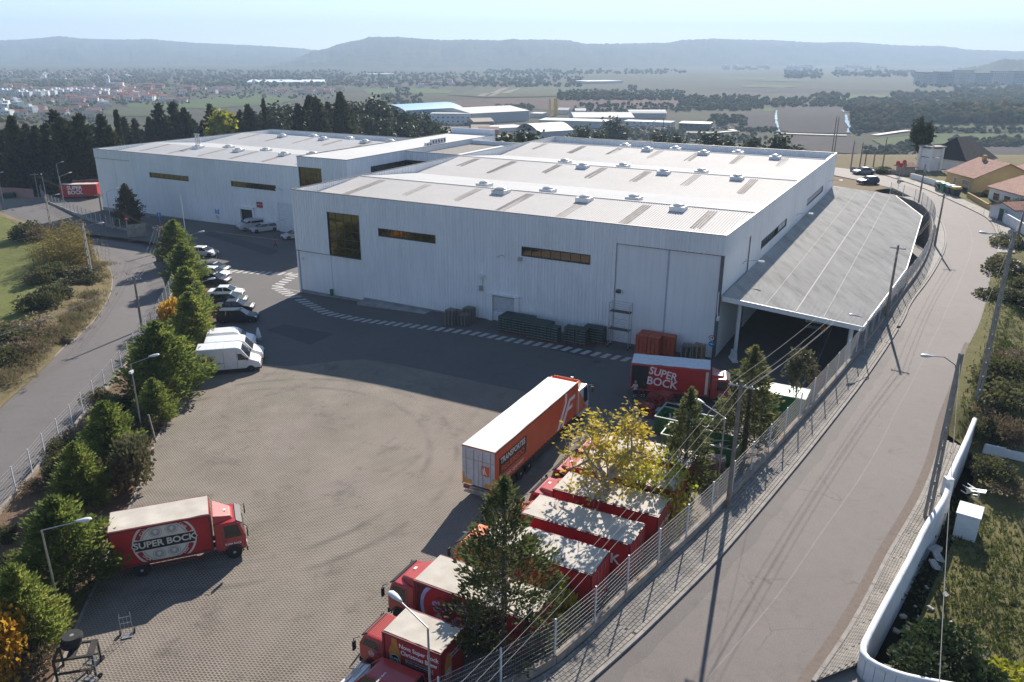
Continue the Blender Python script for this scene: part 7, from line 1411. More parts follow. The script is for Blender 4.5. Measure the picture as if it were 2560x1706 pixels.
for i, (u, w_, n, k_, lb) in enumerate(((2.6, -.9, 9, 'g', 'stack of weathered grey pallets beside the orange crates'), (1.5, -.7, 10, 'w', 'stack of new wooden pallets near the warehouse corner'), (29.0, -3.3, 12, 'g', 'tall stack of grey pallets by the loading door, nearest the walkway'), (28.9, -2.1, 9, 'g', 'low stack of grey pallets between two taller stacks'), (27.8, -1.4, 11, 'g', 'stack of grey pallets against the wall by the door'), (27.7, -2.7, 8, 'g', 'lower stack of grey pallets beside the crate block'))):
    p = BP(u, w_); pallets(lb, (p.x, p.y, yardz(p.x, p.y)), n, k_, TH + random.uniform(-.1, .1), 'pallet stacks by the warehouse wall')
for q, n, k_, lb in ((Y5(390, 790), 6, 'r', 'low pile of red pallets behind the loading truck'), (Y5(460, 730), 8, 'r', 'leaning pile of red pallets beside the loading truck'), (Y5(535, 745), 10, 'r', 'tall pile of red pallets by the truck wheels'), (Y5(640, 770), 4, 'g', 'few wooden pallets next to the red pallet piles'), (Y5(1820, 560), 9, 'r', 'stack of red pallets against the fence near the sapling'), (Y5(960, 1340), 12, 'g', 'pile of grey pallets under the fence behind the skip'), (Y5(890, 1300), 10, 'g', 'second pile of grey pallets next to the slim conifer'), (Y5(1640, 720), 5, 'r', 'red pallets half hidden by the amber sapling')):
    P = gp(*q, yardz); pallets(lb, P, n, k_, random.uniform(-.4, .4) + HB, 'loose pallet piles', .09)
# scaffold tower
P = BP(9.6, -1.6); SC = thing('scaffold_tower', 'galvanised mobile scaffold tower with two decks against the white panel', 'scaffold', (P.x, P.y, 0), TH - R(90)); H_ = 4.9
for x in (-1.1, 1.1):
    f = MB()
    for y in (-.4, .4): f.tube((x, y, .12), (x, y, H_), .028, None, 6)
    for k in range(16): f.tube((x, -.4, .4 + k * .29), (x, .4, .4 + k * .29), .018, None, 5)
    f.build('end_frame', M_GALV, SC)
for z in (2.0, 3.9): MB().box((-1.1, -.38, z), (1.1, .38, z + .05)).build('deck', simple('scaffold_ply%d' % z, (.09, .075, .06), .8), SC)
for z0, z1, y in ((.4, 2.0, -.4), (2.1, 3.8, .4), (2.0, .5, .4), (3.8, 2.2, -.4)): MB().tube((-1.1, y, z0), (1.1, y, z1), .02, None, 5).build('brace', M_GALV, SC)
for z in (4.35, 4.85, 2.45, 2.95): [MB().tube((-1.1, y, z), (1.1, y, z), .02, None, 5).build('guard_rail', M_GALV, SC) for y in (-.4, .4)]
for x in (-1.1, 1.1): [MB().lathe([(.02, -.03), (.1, -.03), (.1, .03), (.02, .03)], 10, 0, Matrix.Translation((x, y, .1)) @ Matrix.Rotation(R(90), 4, 'X')).build('castor', M_RUBBER, SC) for y in (-.4, .4)]
# signs
def disc(r, n=24): return [(r * math.cos(2 * math.pi * i / n), 0, r * math.sin(2 * math.pi * i / n)) for i in range(n)]
M_SRED = simple('sign_red', (.5, .015, .02), .4); M_SWHT = simple('sign_white', (.75, .75, .74), .4); M_SBLU = simple('sign_blue', (.03, .25, .6), .4)
def rsign(root, z, r, ring, inner, txt=None, tm=None, y=-.03, ts=.3):
    for k, (rr_, mt) in enumerate(((r, ring), (r * .8, inner))): o = MB().poly(disc(rr_)).build('sign_face' if k else 'sign_rim', mt, root); o.location = (0, y - .004 * k, z)
    if txt: text(txt, ts, tm, root, (0, y - .012, z), RS, .012)
def plate(root, z, w_, h_, mat, y=-.03, name='sign_plate'): o = MB().box((-w_ / 2, -.008, -h_ / 2), (w_ / 2, .008, h_ / 2)).build(name, mat, root); o.location = (0, y, z); return o
P = BP(.5, -.06, 0); s1 = thing('speed_sign', 'round red rimmed 10 speed sign on the warehouse corner', 'sign', (P.x, P.y, 2.16), TH - R(90)); rsign(s1, 0, .3, M_SRED, M_SWHT, '10', D_BLACK, .02, .32)
s2 = thing('arrow_sign', 'round blue sign with white arrow below the speed sign', 'sign', (P.x, P.y, 1.53), TH - R(90)); rsign(s2, 0, .28, M_SBLU, M_SBLU, None, None, .02); MB().poly([(-.18, -.0, -.03), (.02, -.0, -.03), (.02, -.0, -.1), (.2, -.0, 0), (.02, -.0, .1), (.02, -.0, .03), (-.18, -.0, .03)]).build('arrow', M_SWHT, s2).location = (0, -.0, 0)
P = BP(98.5, WL - .06, 0); s3 = thing('wall_markings', 'round 10 speed sign under blue wall marking on the second warehouse', 'sign', (P.x, P.y, -.1), TH - R(90)); rsign(s3, .2, .42, M_SRED, M_SWHT, '10', D_BLACK, 0, .45)
for i in range(3): MB().box((-.5 + i * .38, -.02, .85), (-.28 + i * .38, -.005, 1.5 + .25 * (i != 1))).build('blue_bar', M_SBLU, s3)
text('SUPER BOCK', .2, D_WHITE, sgn, BP(87.75, WL - .105, 3.4), (R(90), 0, TH - R(90)), .005)
def postsign(label, px, z0f, h_, build, rot=0.0, cat='sign'):
    P = gp(*px, z0f); r_ = thing('sign_post', label, cat, P, rot); MB().tube((0, 0, -.1), (0, 0, h_), .03, None, 6).build('post', M_GALV, r_); build(r_, h_); return r_
postsign('blue rectangular arrow sign on the far forecourt', Z4(1338, 545), yardz, 2.2, lambda r_, h_: (plate(r_, h_ - .35, .85, .85, M_SBLU), plate(r_, h_ - .3, .12, .5, M_SWHT, -.045, 'arrow')), R(-10)); postsign('pale blank sign on the far forecourt', Z4(1240, 545), yardz, 2.2, lambda r_, h_: plate(r_, h_ - .35, .8, .8, simple('sign_back', (.4, .43, .48), .5)), R(-10)); postsign('red no entry sign at the gate wall', Z4(1072, 600), yardz, 2.6, lambda r_, h_: (rsign(r_, h_ - .3, .42, M_SRED, M_SRED), plate(r_, h_ - .3, .5, .12, M_SWHT, -.05)), R(-15)); postsign('small grey sign on a thin post at the head of the car row', Z4(1815, 890), yardz, 2.5, lambda r_, h_: plate(r_, h_ - .2, .5, .5, M_GALV), R(-20))
def nopark(r_, h_): rsign(r_, h_ - .35, .42, simple('grey_sign_rim', (.3, .32, .34), .5), simple('grey_sign_back', (.42, .44, .46), .5)); [MB().box((-.4, -.006, -.035), (.4, .006, .035)).build('bar', simple('sign_bar', (.2, .22, .24), .5), r_, 0).__setattr__('matrix_local', Matrix.Translation((0, -.05 - k * .004, h_ - .35)) @ Matrix.Rotation(R(45 + 90 * k), 4, 'Y')) for k in (0, 1)]
postsign('grey round crossed sign beside the pole at the road bend', Z7(2195, 760), rz, 2.9, nopark, R(-30)); postsign('grey sign back at the top of the fenced bend', Z7(1275, 290), rz, 2.6, lambda r_, h_: rsign(r_, h_ - .3, .38, M_GALV, M_GALV), R(-10))
for q, lb in ((Z7(1268, 130), 'octagonal red sign left of the junction wall'), (Z7(1322, 120), 'octagonal red sign right of the junction wall'), (Z7(1293, 150), 'round red sign in front of the junction wall')): postsign(lb, q, lambda x, y: 5.2, 2.8, lambda r_, h_: rsign(r_, h_ - .3, .42, M_SRED, M_SRED), R(-10))
# skips, bins, barrier
def skip(label, loc, rot, L=5.2, W_=2.3, H_=1.7, mat=None, fill=True):
    mat = mat or M_SKG; t_ = thing('skip', label, 'skip', loc, rot); s = .06
    for nm, lo, hi in (('floor', (-L / 2, -W_ / 2, .15), (L / 2, W_ / 2, .25)), ('side_wall', (-L / 2, -W_ / 2, .25), (L / 2, -W_ / 2 + s, H_)), ('side_wall', (-L / 2, W_ / 2 - s, .25), (L / 2, W_ / 2, H_)), ('end_wall', (-L / 2, -W_ / 2 + s, .25), (-L / 2 + s, W_ / 2 - s, H_)), ('end_wall', (L / 2 - s, -W_ / 2 + s, .25), (L / 2, W_ / 2 - s, H_))): MB().box(lo, hi).build(nm, mat, t_)
    r_ = MB(); e = .045
    for y in (-W_ / 2, W_ / 2): r_.box((-L / 2 - e, y - e, H_), (L / 2 + e, y + e, H_ + .09))
    for x in (-L / 2, L / 2): r_.box((x - e, -W_ / 2 + e, H_), (x + e, W_ / 2 - e, H_ + .09))
    r_.build('rim', simple('skip_rim', (.3, .38, .31), .6), t_); rb = MB()
    for i in range(6):
        for y in (-W_ / 2 - .04, W_ / 2): rb.box((-L / 2 + .3 + i * (L - .6) / 5 - .04, y, .2), (-L / 2 + .3 + i * (L - .6) / 5 + .04, y + .04, H_))
    rb.build('ribs', mat, t_)
    if fill:
        rn = random.Random(int(loc[0] * 10))
        for k in range(26): o = MB().box((-rn.uniform(.4, .9), -.06, -.012), (rn.uniform(.4, .9), .06, .012)).build('scrap_board', M_SCRAP, t_); o.location = (rn.uniform(-L / 2 + .8, L / 2 - .8), rn.uniform(-W_ / 2 + .4, W_ / 2 - .4), rn.uniform(.9, 1.65)); o.rotation_euler = (rn.uniform(-.4, .4), rn.uniform(-.3, .3), rn.uniform(0, 3.1))
    return t_
P = gp(*Y5(840, 1150), yardz); skip('long green open skip full of scrap boards under the conifers', P, HB, 5.6); P = gp(*Y5(700, 960), yardz); skip('green open skip with white rim and blue corner behind the first', (P.x, P.y, 0), HB, 4.2, 2.2, 1.5); P = gp(*Y5(1480, 790), yardz); sk_ = skip('tall bright green container with pale lid beside the amber sapling', (P.x, P.y, 0), HB, 4.6, 2.3, 2.2, None, False); MB().box((-2.25, -1.1, 2.2), (2.25, 1.1, 2.27)).build('lid', simple('pale_green_lid', (.4, .5, .4), .6), sk_); P = gp(*Y5(660, 880), yardz); skip('small dark green skip near the grey bin', (P.x - .3, P.y + .6, 0), HB, 1.8, 1.4, 1.2, M_CRG, False)
P = gp(*Y5(510, 860), yardz); wb = thing('wheelie_bin', 'open grey plastic bin by the red pallet piles', 'bin', P, HB); MB().hexa([Vector(q) for q in ((-.3, -.3, .05), (.3, -.3, .05), (.3, .3, .05), (-.3, .3, .05))], [Vector(q) for q in ((-.4, -.4, 1.1), (.4, -.4, 1.1), (.4, .4, 1.1), (-.4, .4, 1.1))]).build('body', simple('bin_grey', (.16, .17, .18), .6), wb); MB().box((-.44, -.44, 1.05), (.44, .44, 1.12)).build('rim', M_GRYT, wb)
for i in range(9):
    P = gp(*Y5(1080 + i * 26 + random.uniform(-15, 15), 1215 - i * 8), yardz, .3); o = MB().box((-1.0, -.07, 0), (1.0, .07, .05)).build('loose_plank', M_SCRAP); o.location = (P.x, P.y, .05 + .06 * i); o.rotation_euler = (0, R(random.uniform(-6, 6)), HB + R(50) + random.uniform(-.5, .5)); tag(o, 'loose pale plank on the timber heap under the fence', 'plank', 'planks in the timber heap')
P = gp(*Y5(1120, 340), yardz); o = MB().prism([(-.3, 0), (.3, 0), (.3, .15), (.13, .35), (.09, .95), (-.09, .95), (-.13, .35), (-.3, .15)], -.75, .75).build('concrete_barrier', simple('white_barrier', (.62, .61, .59), .8), bevel=.02); o.location = P; o.rotation_euler = (0, 0, TH - R(60)); tag(o, 'short white concrete traffic barrier at the canopy mouth', 'barrier')
M_BINS = [simple('bin_mint', (.3, .4, .33), .5), simple('bin_green', (.01, .14, .06), .5), simple('bin_blue', (.3, .42, .6), .5), simple('bin_yellow', (.6, .4, .04), .5)]; bdk = simple('bin_dark', (.03, .035, .035), .6)
for i, nm in enumerate(('mint lidded', 'green lidded', 'pale blue lidded', 'yellow lidded')):
    P = Vector((78.8 - .05 * i, 148.6 - i * 2.0, 4.98)); b = thing('recycling_bin', nm + ' recycling container in the roadside row', 'bin', P, R(88)); MB().hexa([Vector(q) for q in ((-.6, -.5, .15), (.6, -.5, .15), (.6, .5, .15), (-.6, .5, .15))], [Vector(q) for q in ((-.75, -.65, 1.35), (.75, -.65, 1.35), (.75, .65, 1.35), (-.75, .65, 1.35))]).build('body', bdk if i != 1 else M_BINS[1], b, bevel=.04); MB().prism([(-.8, 1.35), (.8, 1.35), (.55, 1.75), (-.55, 1.75)], -.7, .7).build('lid', M_BINS[i], b, bevel=.05); [MB().lathe([(.02, -.03), (.1, -.03), (.1, .03), (.02, .03)], 8, 0, Matrix.Translation((x, y, .1)) @ Matrix.Rotation(R(90), 4, 'X')).build('wheel', M_RUBBER, b) for x in (-.5, .5) for y in (-.4, .4)]
P = BP(48.8, -.35); b = thing('litter_bin', 'small green litter bin hung on the warehouse wall', 'bin', (P.x, P.y, -.45), TH); MB().lathe([(.16, 0), (.2, .1), (.22, .75), (.24, .78)], 14).build('body', simple('litter_green', (.02, .14, .1), .5), b); MB().lathe([(.23, .78), (.2, .86), (.05, .9)], 14).build('lid', M_BINS[1], b)
# draped post by the cars, wooden stake
P = gp(*Z4(2160, 1505), yardz); dp = thing('draped_post', 'concrete base post draped in a white rag beside the navy car', 'post', P); MB().tube((0, 0, 0), (0, 0, 1.3), .05, None, 8).lathe([(.25, 0), (.25, .12), (.1, .2)], 12).build('post', M_GALV, dp); MB().lathe([(.3, .35), (.24, .8), (.16, 1.15), (.09, 1.4), (.02, 1.46)], 9).build('rag', D_WHITE, dp)
P = gp(*Y1(1312, 862), yardz, .05); o = MB().hexa([Vector((x, y, -.2)) for x, y in ((-.06, -.06), (.06, -.06), (.06, .06), (-.06, .06))], [Vector((x - .35, y + .2, 2.3)) for x, y in ((-.05, -.05), (.05, -.05), (.05, .05), (-.05, .05))]).build('wooden_stake', M_PALG); o.location = P; tag(o, 'tilted broken wooden stake at the bank kerb', 'stake')
P = gp(*Y1(1340, 745), yardz, .1); o = MB().box((-.65, -.06, 0), (.65, .06, .1)).build('loose_plank', M_PALG); o.location = P; o.rotation_euler = (0, 0, R(-25)); tag(o, 'short grey plank lying on the bank by the broken stake', 'plank')
# tyre table and hand trucks
P = gp(*Y2(440, 1560), yardz); Pb = gp(*Y2(690, 1520), yardz); TT = thing('steel_table', 'rusty black steel frame table beside the conifers', 'table', (P + Pb) / 2 + Vector((.05, .55, 0)), math.atan2(Pb.y - P.y, Pb.x - P.x)); M_BST = simple('rusty_black_steel', (.022, .02, .018), .7, var=.4, dirt=((.2, .07, .03), .4))
for x in (-.85, .85):
    for y in (-.55, .55): MB().box((x - .05, y - .05, 0), (x + .05, y + .05, 1.15)).build('leg', M_BST, TT)
for (lo, hi) in (((-.9, -.6, 1.15), (.9, -.5, 1.25)), ((-.9, .5, 1.15), (.9, .6, 1.25)), ((-.9, -.5, 1.15), (-.78, .5, 1.25)), ((.6, -.5, 1.15), (.9, .5, 1.25)), ((-.3, -.5, 1.17), (.1, .5, 1.23)), ((-.8, -.58, .35), (.8, -.52, .43)), ((-.8, .52, .35), (.8, .58, .43))): MB().box(lo, hi).build('frame_bar', M_BST, TT)
for i in range(2):
    tm, rm = mk_wheel(.48, .3) if i == 0 else (tm, rm); o = inst('tyre', tm, None, TT.location + Vector((-.35 + .1 * i, .35, 1.4 + .3 * i)), (R(90), 0, .3)); inst('rim', rm, o); tag(o, ('upper' if i else 'lower') + ' truck tyre of the two stacked on the steel table', 'tyre')
def handtruck(label, loc, rot, tilt=0.0):
    t_ = thing('hand_truck', label, 'hand truck', loc, rot); f = MB()
    for x in (-.27, .27): f.path([(x, 0, .1), (x, 0, 1.15), (x * .95, -.12, 1.3)], .016, 6)
    f.build('frame', M_GALV, t_)
    for z in (.12, .4, .75, 1.12): MB().tube((-.27, 0, z), (.27, 0, z), .012, None, 5).build('cross_bar', M_GALV, t_)
    for x in (-.09, .09): MB().tube((x, 0, .12), (x, 0, 1.12), .01, None, 5).build('upright_bar', M_GALV, t_)
    MB().box((-.27, .0, .04), (.27, .32, .055)).build('toe_plate', M_GALV, t_)
    for x in (-.34, .34): o = wheel(t_, 0, 0, .14, .07); o.location = (x, -.1, .14); o.rotation_euler = (0, 0, R(90))
    return t_
P = gp(*Y2(990, 1200), yardz); handtruck('galvanised hand truck standing alone on the paving', P, R(200)); P = gp(*Y2(740, 1400), yardz); handtruck('galvanised hand truck behind the steel table end', P, R(170)); P = gp(*Y2(725, 1530), yardz); handtruck('galvanised hand truck with blue plate touching the steel table', P, R(160))
# people
def person(label, loc, rot, shirt, trousers, hair, h_=1.74, pose='stand', stripe=False, shoes=(.02, .02, .02)):
    t = NT('clothes'); tc = t.new('ShaderNodeTexCoord'); sp = t.new('ShaderNodeSeparateXYZ'); t.l(tc.outputs['Object'], sp.inputs[0]); z = t.math('DIVIDE', sp.outputs[2], 2.0); st = [(0.0, shoes), (.05, trousers)] + ([(.12, (.7, .7, .68)), (.145, trousers), (.2, (.7, .7, .68)), (.225, trousers)] if stripe else []) + [(.48, shirt), (.735, (.45, .28, .2))]; t.base(t.ramp(z, st, 'CONSTANT')); t.rough(.8)
    V = {'pel': (0, 0, .95), 'sp': (0, .01, 1.15), 'ch': (0, .01, 1.35), 'nk': (0, 0, 1.5), 'hd': (0, .02, 1.6), 'hd2': (0, .01, 1.72)}; Rr = {'pel': .15, 'sp': .135, 'ch': .16, 'nk': .06, 'hd': .095, 'hd2': .085}; Ed = [('pel', 'sp'), ('sp', 'ch'), ('ch', 'nk'), ('nk', 'hd'), ('hd', 'hd2')]
    st_ = .26 if pose == 'walk' else .03
    for s, n in ((-1, 'l'), (1, 'r')):
        f = st_ * s; V.update({'hp' + n: (s * .1, 0, .9), 'kn' + n: (s * .11, f * .6 + .03, .5), 'an' + n: (s * .11, f, .1), 'to' + n: (s * .13, f + .16, .04), 'sh' + n: (s * .19, 0, 1.42), 'el' + n: (s * .26, -f * .4 + .02, 1.15), 'wr' + n: (s * .25, -f * .6 + (.25 if pose == 'work' else .1), .92 if pose != 'work' else 1.15)}); Rr.update({'hp' + n: .1, 'kn' + n: .07, 'an' + n: .048, 'to' + n: .04, 'sh' + n: .075, 'el' + n: .05, 'wr' + n: .034}); Ed += [('pel', 'hp' + n), ('hp' + n, 'kn' + n), ('kn' + n, 'an' + n), ('an' + n, 'to' + n), ('ch', 'sh' + n), ('sh' + n, 'el' + n), ('el' + n, 'wr' + n)]
    ks = list(V); me = bpy.data.meshes.new('person'); me.from_pydata([V[k] for k in ks], [(ks.index(a), ks.index(b)) for a, b in Ed], []); me.materials.append(t.mat)
    root = thing('person', label, 'person', loc, rot); o = bpy.data.objects.new('body', me); COL.objects.link(o); o.parent = root; k_ = h_ / 1.8; root.scale = (k_, k_, k_); sk = o.modifiers.new('skin', 'SKIN'); sk.use_smooth_shade = True
    for i, k in enumerate(ks): me.skin_vertices[0].data[i].radius = (Rr[k], Rr[k]); me.skin_vertices[0].data[i].use_root = (k == 'pel')
    ss = o.modifiers.new('sub', 'SUBSURF'); ss.levels = 1; ss.render_levels = 2
    MB().lathe([(.06, 1.83), (.1, 1.78), (.115, 1.7), (.1, 1.62)][::-1], 10, 0, Matrix.Translation((0, -.02, 0))).build('hair', simple('hair', hair, .7), root, smooth=True)
    for n in 'lr':
        w_ = Vector(V['wr' + n]); hb = MB(); hb.box((w_.x - .02, w_.y - .01, w_.z - .1), (w_.x + .02, w_.y + .055, w_.z)); [hb.tube(w_ + Vector((0, -.005 + i * .018, -.09)), w_ + Vector((0, .015 + i * .018, -.155 - .012 * (i in (1, 2)))), .009, .007, 5) for i in range(4)]; hb.tube(w_ + Vector((0, .05, -.03)), w_ + Vector((0, .09, -.085)), .011, .008, 5); hb.build('hand', M_SKIN, root)
    return root
M_SKIN = simple('skin', (.45, .28, .2), .6)
P = gp(*Z5(130, 738), yardz); person('person in a red jacket and dark trousers walking across the shaded forecourt', P, R(-70), (.42, .02, .025), (.02, .02, .025), (.03, .02, .015), 1.74, 'walk'); P = gp(*Y5(290, 668), yardz); person('person in a pale top and dark striped work trousers at the open truck side', P, R(15), (.5, .48, .47), (.015, .015, .018), (.35, .24, .14), 1.76, 'work', True); P = gp(*Y5(358, 665), yardz); person('person in dark work clothes with reflective ankle stripes next to the open truck', P, R(-20), (.015, .015, .018), (.015, .015, .018), (.03, .02, .015), 1.76, 'stand', True); P = gp(*Y6(652, 160), yardz); person('person in an orange vest standing behind the trailer under the canopy', P, R(-30), (.75, .15, .03), (.02, .025, .035), (.03, .02, .015), 1.75, 'walk', True)

pw = [gp(*Z4(*q), lambda x, y: -2.2) for q in ((-260, 300), (0, 330), (150, 335), (290, 345))]; lowwall('garden_wall', pw, .25, lambda x, y: -5, lambda x, y: -2.2 + 2.6, simple('pink_wall_render', (.36, .2, .17), .9, var=.15), 'faded pink garden wall below the dark cypress belt', L=4)
P = gp(*Z4(105, 335), lambda x, y: -2.2); wbx = thing('waste_container', 'dark green waste container in front of the pink wall', 'bin', (P.x, P.y - .8, -2.2), .1); MB().hexa([Vector(q) for q in ((-.9, -.5, .2), (.9, -.5, .2), (.9, .5, .2), (-.9, .5, .2))], [Vector(q) for q in ((-1.1, -.65, 1.3), (1.1, -.65, 1.3), (1.1, .65, 1.3), (-1.1, .65, 1.3))]).build('body', M_CRG, wbx); MB().prism([(-1.12, 1.3), (1.12, 1.3), (.9, 1.7), (-.9, 1.7)], -.68, .68).build('lid', M_CRG, wbx, bevel=.04)
# ================================================================== houses on the right
M_TILE = None
def m_tile(name, c):
    t = NT(name); v = t.coord(); wv = t.new('ShaderNodeTexWave', i_Scale=2.2); wv.bands_direction = 'X'; t.l(v, wv.inputs['Vector']); n = t.noise(v, 1.3, 5, .7); col = t.ramp(n, [(.3, tuple(x * .65 for x in c)), (.7, tuple(x * 1.25 for x in c))]); col = t.mix(t.math('MULTIPLY', wv.outputs['Fac'], .45), col, tuple(x * .5 for x in c)); t.base(col); t.rough(.9); t.bump(wv.outputs['Fac'], .6, .06); return t.mat
M_TILE = m_tile('clay_tiles', (.36, .19, .14)); M_TILER = m_tile('red_tiles', (.33, .13, .09)); M_TILED = m_tile('dark_tiles', (.05, .045, .045)); M_OCH = simple('ochre_render', (.5, .34, .15), .85, var=.1, scale=.8, bump=.1); M_WRD = simple('white_render', (.7, .7, .7), .85, var=.08, scale=.8, dirt=((.45, .43, .4), .3)); M_PINK = simple('pink_render', (.4, .2, .17), .9, var=.15)
def gable(label, loc, rot, L, W_, hw, hr, wall, roof, wins=(), over=.4, cat='house', name='house', lean=0, group=None, chimney=True):
    """ridge along local x; wins: (side, pos, z, w, h)"""
    t_ = thing(name, label, cat, loc, rot, group); prof = [(-W_ / 2, -.6), (W_ / 2, -.6), (W_ / 2, hw), (0, hw + hr), (-W_ / 2, hw)]; mb = MB(); n = 5
    vs = [(-L / 2, y, z) for y, z in prof] + [(L / 2, y, z) for y, z in prof]; mb.add(vs, [(4, 3, 2, 1, 0), (5, 6, 7, 8, 9)] + [(i, (i + 1) % n, n + (i + 1) % n, n + i) for i in range(n) if i not in (2, 3)]); w = mb.build('wall', wall, t_); sl = hr / (W_ / 2); rf = None
    for s in (-1, 1):
        a = (s * (W_ / 2 + over), hw - over * sl); b = (0, hw + hr); q = MB(); q.hexa([Vector((x, y, z + .02)) for x, y, z in ((-L / 2 - over, a[0], a[1]), (L / 2 + over, a[0], a[1]), (L / 2 + over, b[0], b[1]), (-L / 2 - over, b[0], b[1]))], [Vector((x, y, z + .16)) for x, y, z in ((-L / 2 - over, a[0], a[1]), (L / 2 + over, a[0], a[1]), (L / 2 + over, b[0], b[1]), (-L / 2 - over, b[0], b[1]))]); rf = q.build('roof', roof, t_)
    if chimney: MB().box((L * .2, .3, hw + hr * .5), (L * .2 + .6, .9, hw + hr + .8)).build('chimney', wall, rf)
    for side_, pos, z, ww_, hh in wins:
        M_ = {'f': Matrix.Translation((pos, -W_ / 2 - .01, z)), 'b': Matrix.Translation((pos, W_ / 2 + .01, z)) @ Matrix.Rotation(R(180), 4, 'Z'), 'l': Matrix.Translation((-L / 2 - .01, pos, z)) @ Matrix.Rotation(R(-90), 4, 'Z'), 'r': Matrix.Translation((L / 2 + .01, pos, z)) @ Matrix.Rotation(R(90), 4, 'Z')}[side_]
        o = MB().box((-ww_ / 2 - .08, -.03, -.08), (ww_ / 2 + .08, .05, hh + .08)).build('window', M_WHITEM, w); o.matrix_local = M_; MB().box((-ww_ / 2, -.05, 0), (ww_ / 2, -.031, hh)).build('pane', M_GLASS, o)
    return t_
a = Vector((83.4, 147.2, 4.6)); gable('ochre bungalow with pinkish clay tile roof and blue shuttered window by the bins', (89.2, 150.8, 4.5), R(92), 9.0, 11.6, 3.2, 2.5, M_OCH, M_TILE, (('l', -5.4, 1.2, 1.3, 1.2), ('b', 1.5, 1.0, .9, 1.4), ('b', -2.0, .1, 2.2, 2.3)))
gable('ochre upper block with sloping parapet behind the bungalow', (99, 149.5, 4.5), R(92), 8, 9, 3.9, 1.5, M_OCH, M_TILE, (('b', 1, 3.4, .5, .5), ('b', -1, 3.4, .5, .5)))
gable('white house with pinkish tile roof beside the garden wall', (89.0, 134.6, 4.2), R(92), 10.5, 12, 3.0, 1.9, M_WRD, M_TILE, (('l', 1, 1.0, 2.4, 1.2), ('b', 0, 1, 1.6, 1.2), ('b', 3, 1, 1.6, 1.2))); gable('low white annex with reddish tile roof and green door', (80.2, 124.6, 4.0), R(15), 9, 4.6, 2.5, .7, M_WRD, M_TILER, chimney=False)
dr = thing('garden_door', 'dark green metal garden door in the white wall', 'door', (75.5, 122.9, 4.3), R(100)); MB().box((-.5, -.05, 0), (.5, .05, 2.1)).build('leaf', simple('door_green', (.02, .06, .045), .5), dr); MB().box((-.6, -.07, 0), (-.5, .07, 2.2)).build('frame', M_WRD, dr)
hp = thing('house', 'white house with steep dark hipped roof behind the tower', 'house', (101.0, 184.5, 3.6), R(30)); hw_ = MB().box((-5.5, -5, -.6), (5.5, 5, 3.3)).build('wall', M_WRD, hp); q = [Vector(v) for v in ((-6, -5.5, 3.2), (6, -5.5, 3.2), (6, 5.5, 3.2), (-6, 5.5, 3.2), (-2.2, 0, 7.8), (2.2, 0, 7.8))]
for f in ((0, 1, 5, 4), (1, 2, 5), (2, 3, 4, 5), (3, 0, 4)): MB().poly([q[i] for i in f]).build('roof', M_TILED, hp)
for x in (-3, 0, 3): o = MB().box((x - .7, -5.06, 1), (x + .7, -5.0, 2.3)).build('window', M_GLASS, hw_)

tw = thing('water_tower', 'square white water tower with slab top by the junction', 'tower', (90.2, 176.0, 4.4), R(20)); [MB().box((x - .25, y - .25, -.4), (x + .25, y + .25, 5.6)).build('pillar', M_WRD, tw) for x in (-1.5, 1.5) for y in (-1.5, 1.5)]; MB().box((-1.3, -1.3, -.4), (1.3, 1.3, 3.4)).build('body', M_WRD, tw); MB().box((-1.3, -1.3, 3.6), (1.3, 1.3, 5.3)).build('tank', M_WRD, tw); MB().box((-1.95, -1.95, 5.6), (1.95, 1.95, 5.85)).build('slab', M_CONC, tw); MB().tube((0, 0, 5.85), (0, 0, 7.6), .1).build('vent_pipe', M_GALV, tw)
sh_ = gable('small weathered shed with tile roof left of the white tower', (81.6, 168.5, 4.8), R(15), 2.6, 2.4, 2.1, .5, M_CONC, M_TILE, chimney=False, name='shed', cat='shed')
def gwall(label, pts, h_, mat, th=.2, name='garden_wall'): return lowwall(name, [Vector((x, y, 0)) for x, y in pts], th, lambda x, y: rz(x, y) - .8, lambda x, y: rz(x, y) + h_, mat, label, L=3.0)
gwall('white garden wall with ochre panels opposite the bend', [(80.2, 163), (80.6, 157), (80.8, 151.2)], 1.1, M_WRD); gwall('low ochre wall with railing beyond the bins', [(80.2, 141.5), (79.0, 135), (77.9, 129.5)], .9, M_OCH); gwall('grey garden wall with open gates by the bend', [(77.7, 128.8), (76.6, 124.5)], 1.2, M_CONC); gwall('sloping white garden wall beside the green door', [(75.3, 121.6), (74.6, 117.8), (73.8, 113.2)], 1.6, M_WRD, .25); gwall('low wall with hedge at the junction', [(72, 173), (77, 170.5), (80.5, 168)], .9, M_CONC)
sw2 = MB(); sp_ = [p for p in resample(EDGE_R, 200) if 104 < p.y < 168]; 
for a, b in zip(sp_, sp_[1:]): sw2.quad(*[Vector((p.x + dx, p.y, rz(p.x, p.y) + .12)) for p, dx in ((a, 0), (b, 0), (b, 2.4), (a, 2.4))]); sw2.quad(*[Vector((p.x, p.y, rz(p.x, p.y) + dz)) for p, dz in ((a, 0), (b, 0), (b, .12), (a, .12))])
struct(sw2.build('pavement', M_PAVER)); mb = MB(); mb.grid(lambda s, t: Vector((lerp(77, 140, s), lerp(104, 176, t), rz(0, lerp(104, 176, t)) - .1)), 10, 20); struct(mb.build('garden_ground', M_DRY))
for i in range(9):
    p = sp_[int(6 + i * 2.2)]; o = MB().path([(0, 0, -.1), (0, 0, .9)], .03, 6).build('bollard', M_GALV); o.location = (p.x + .35, p.y, rz(p.x, p.y) + .12); tag(o, 'thin metal bollard along the pavement edge by the houses', 'bollard', 'bollards by the houses')
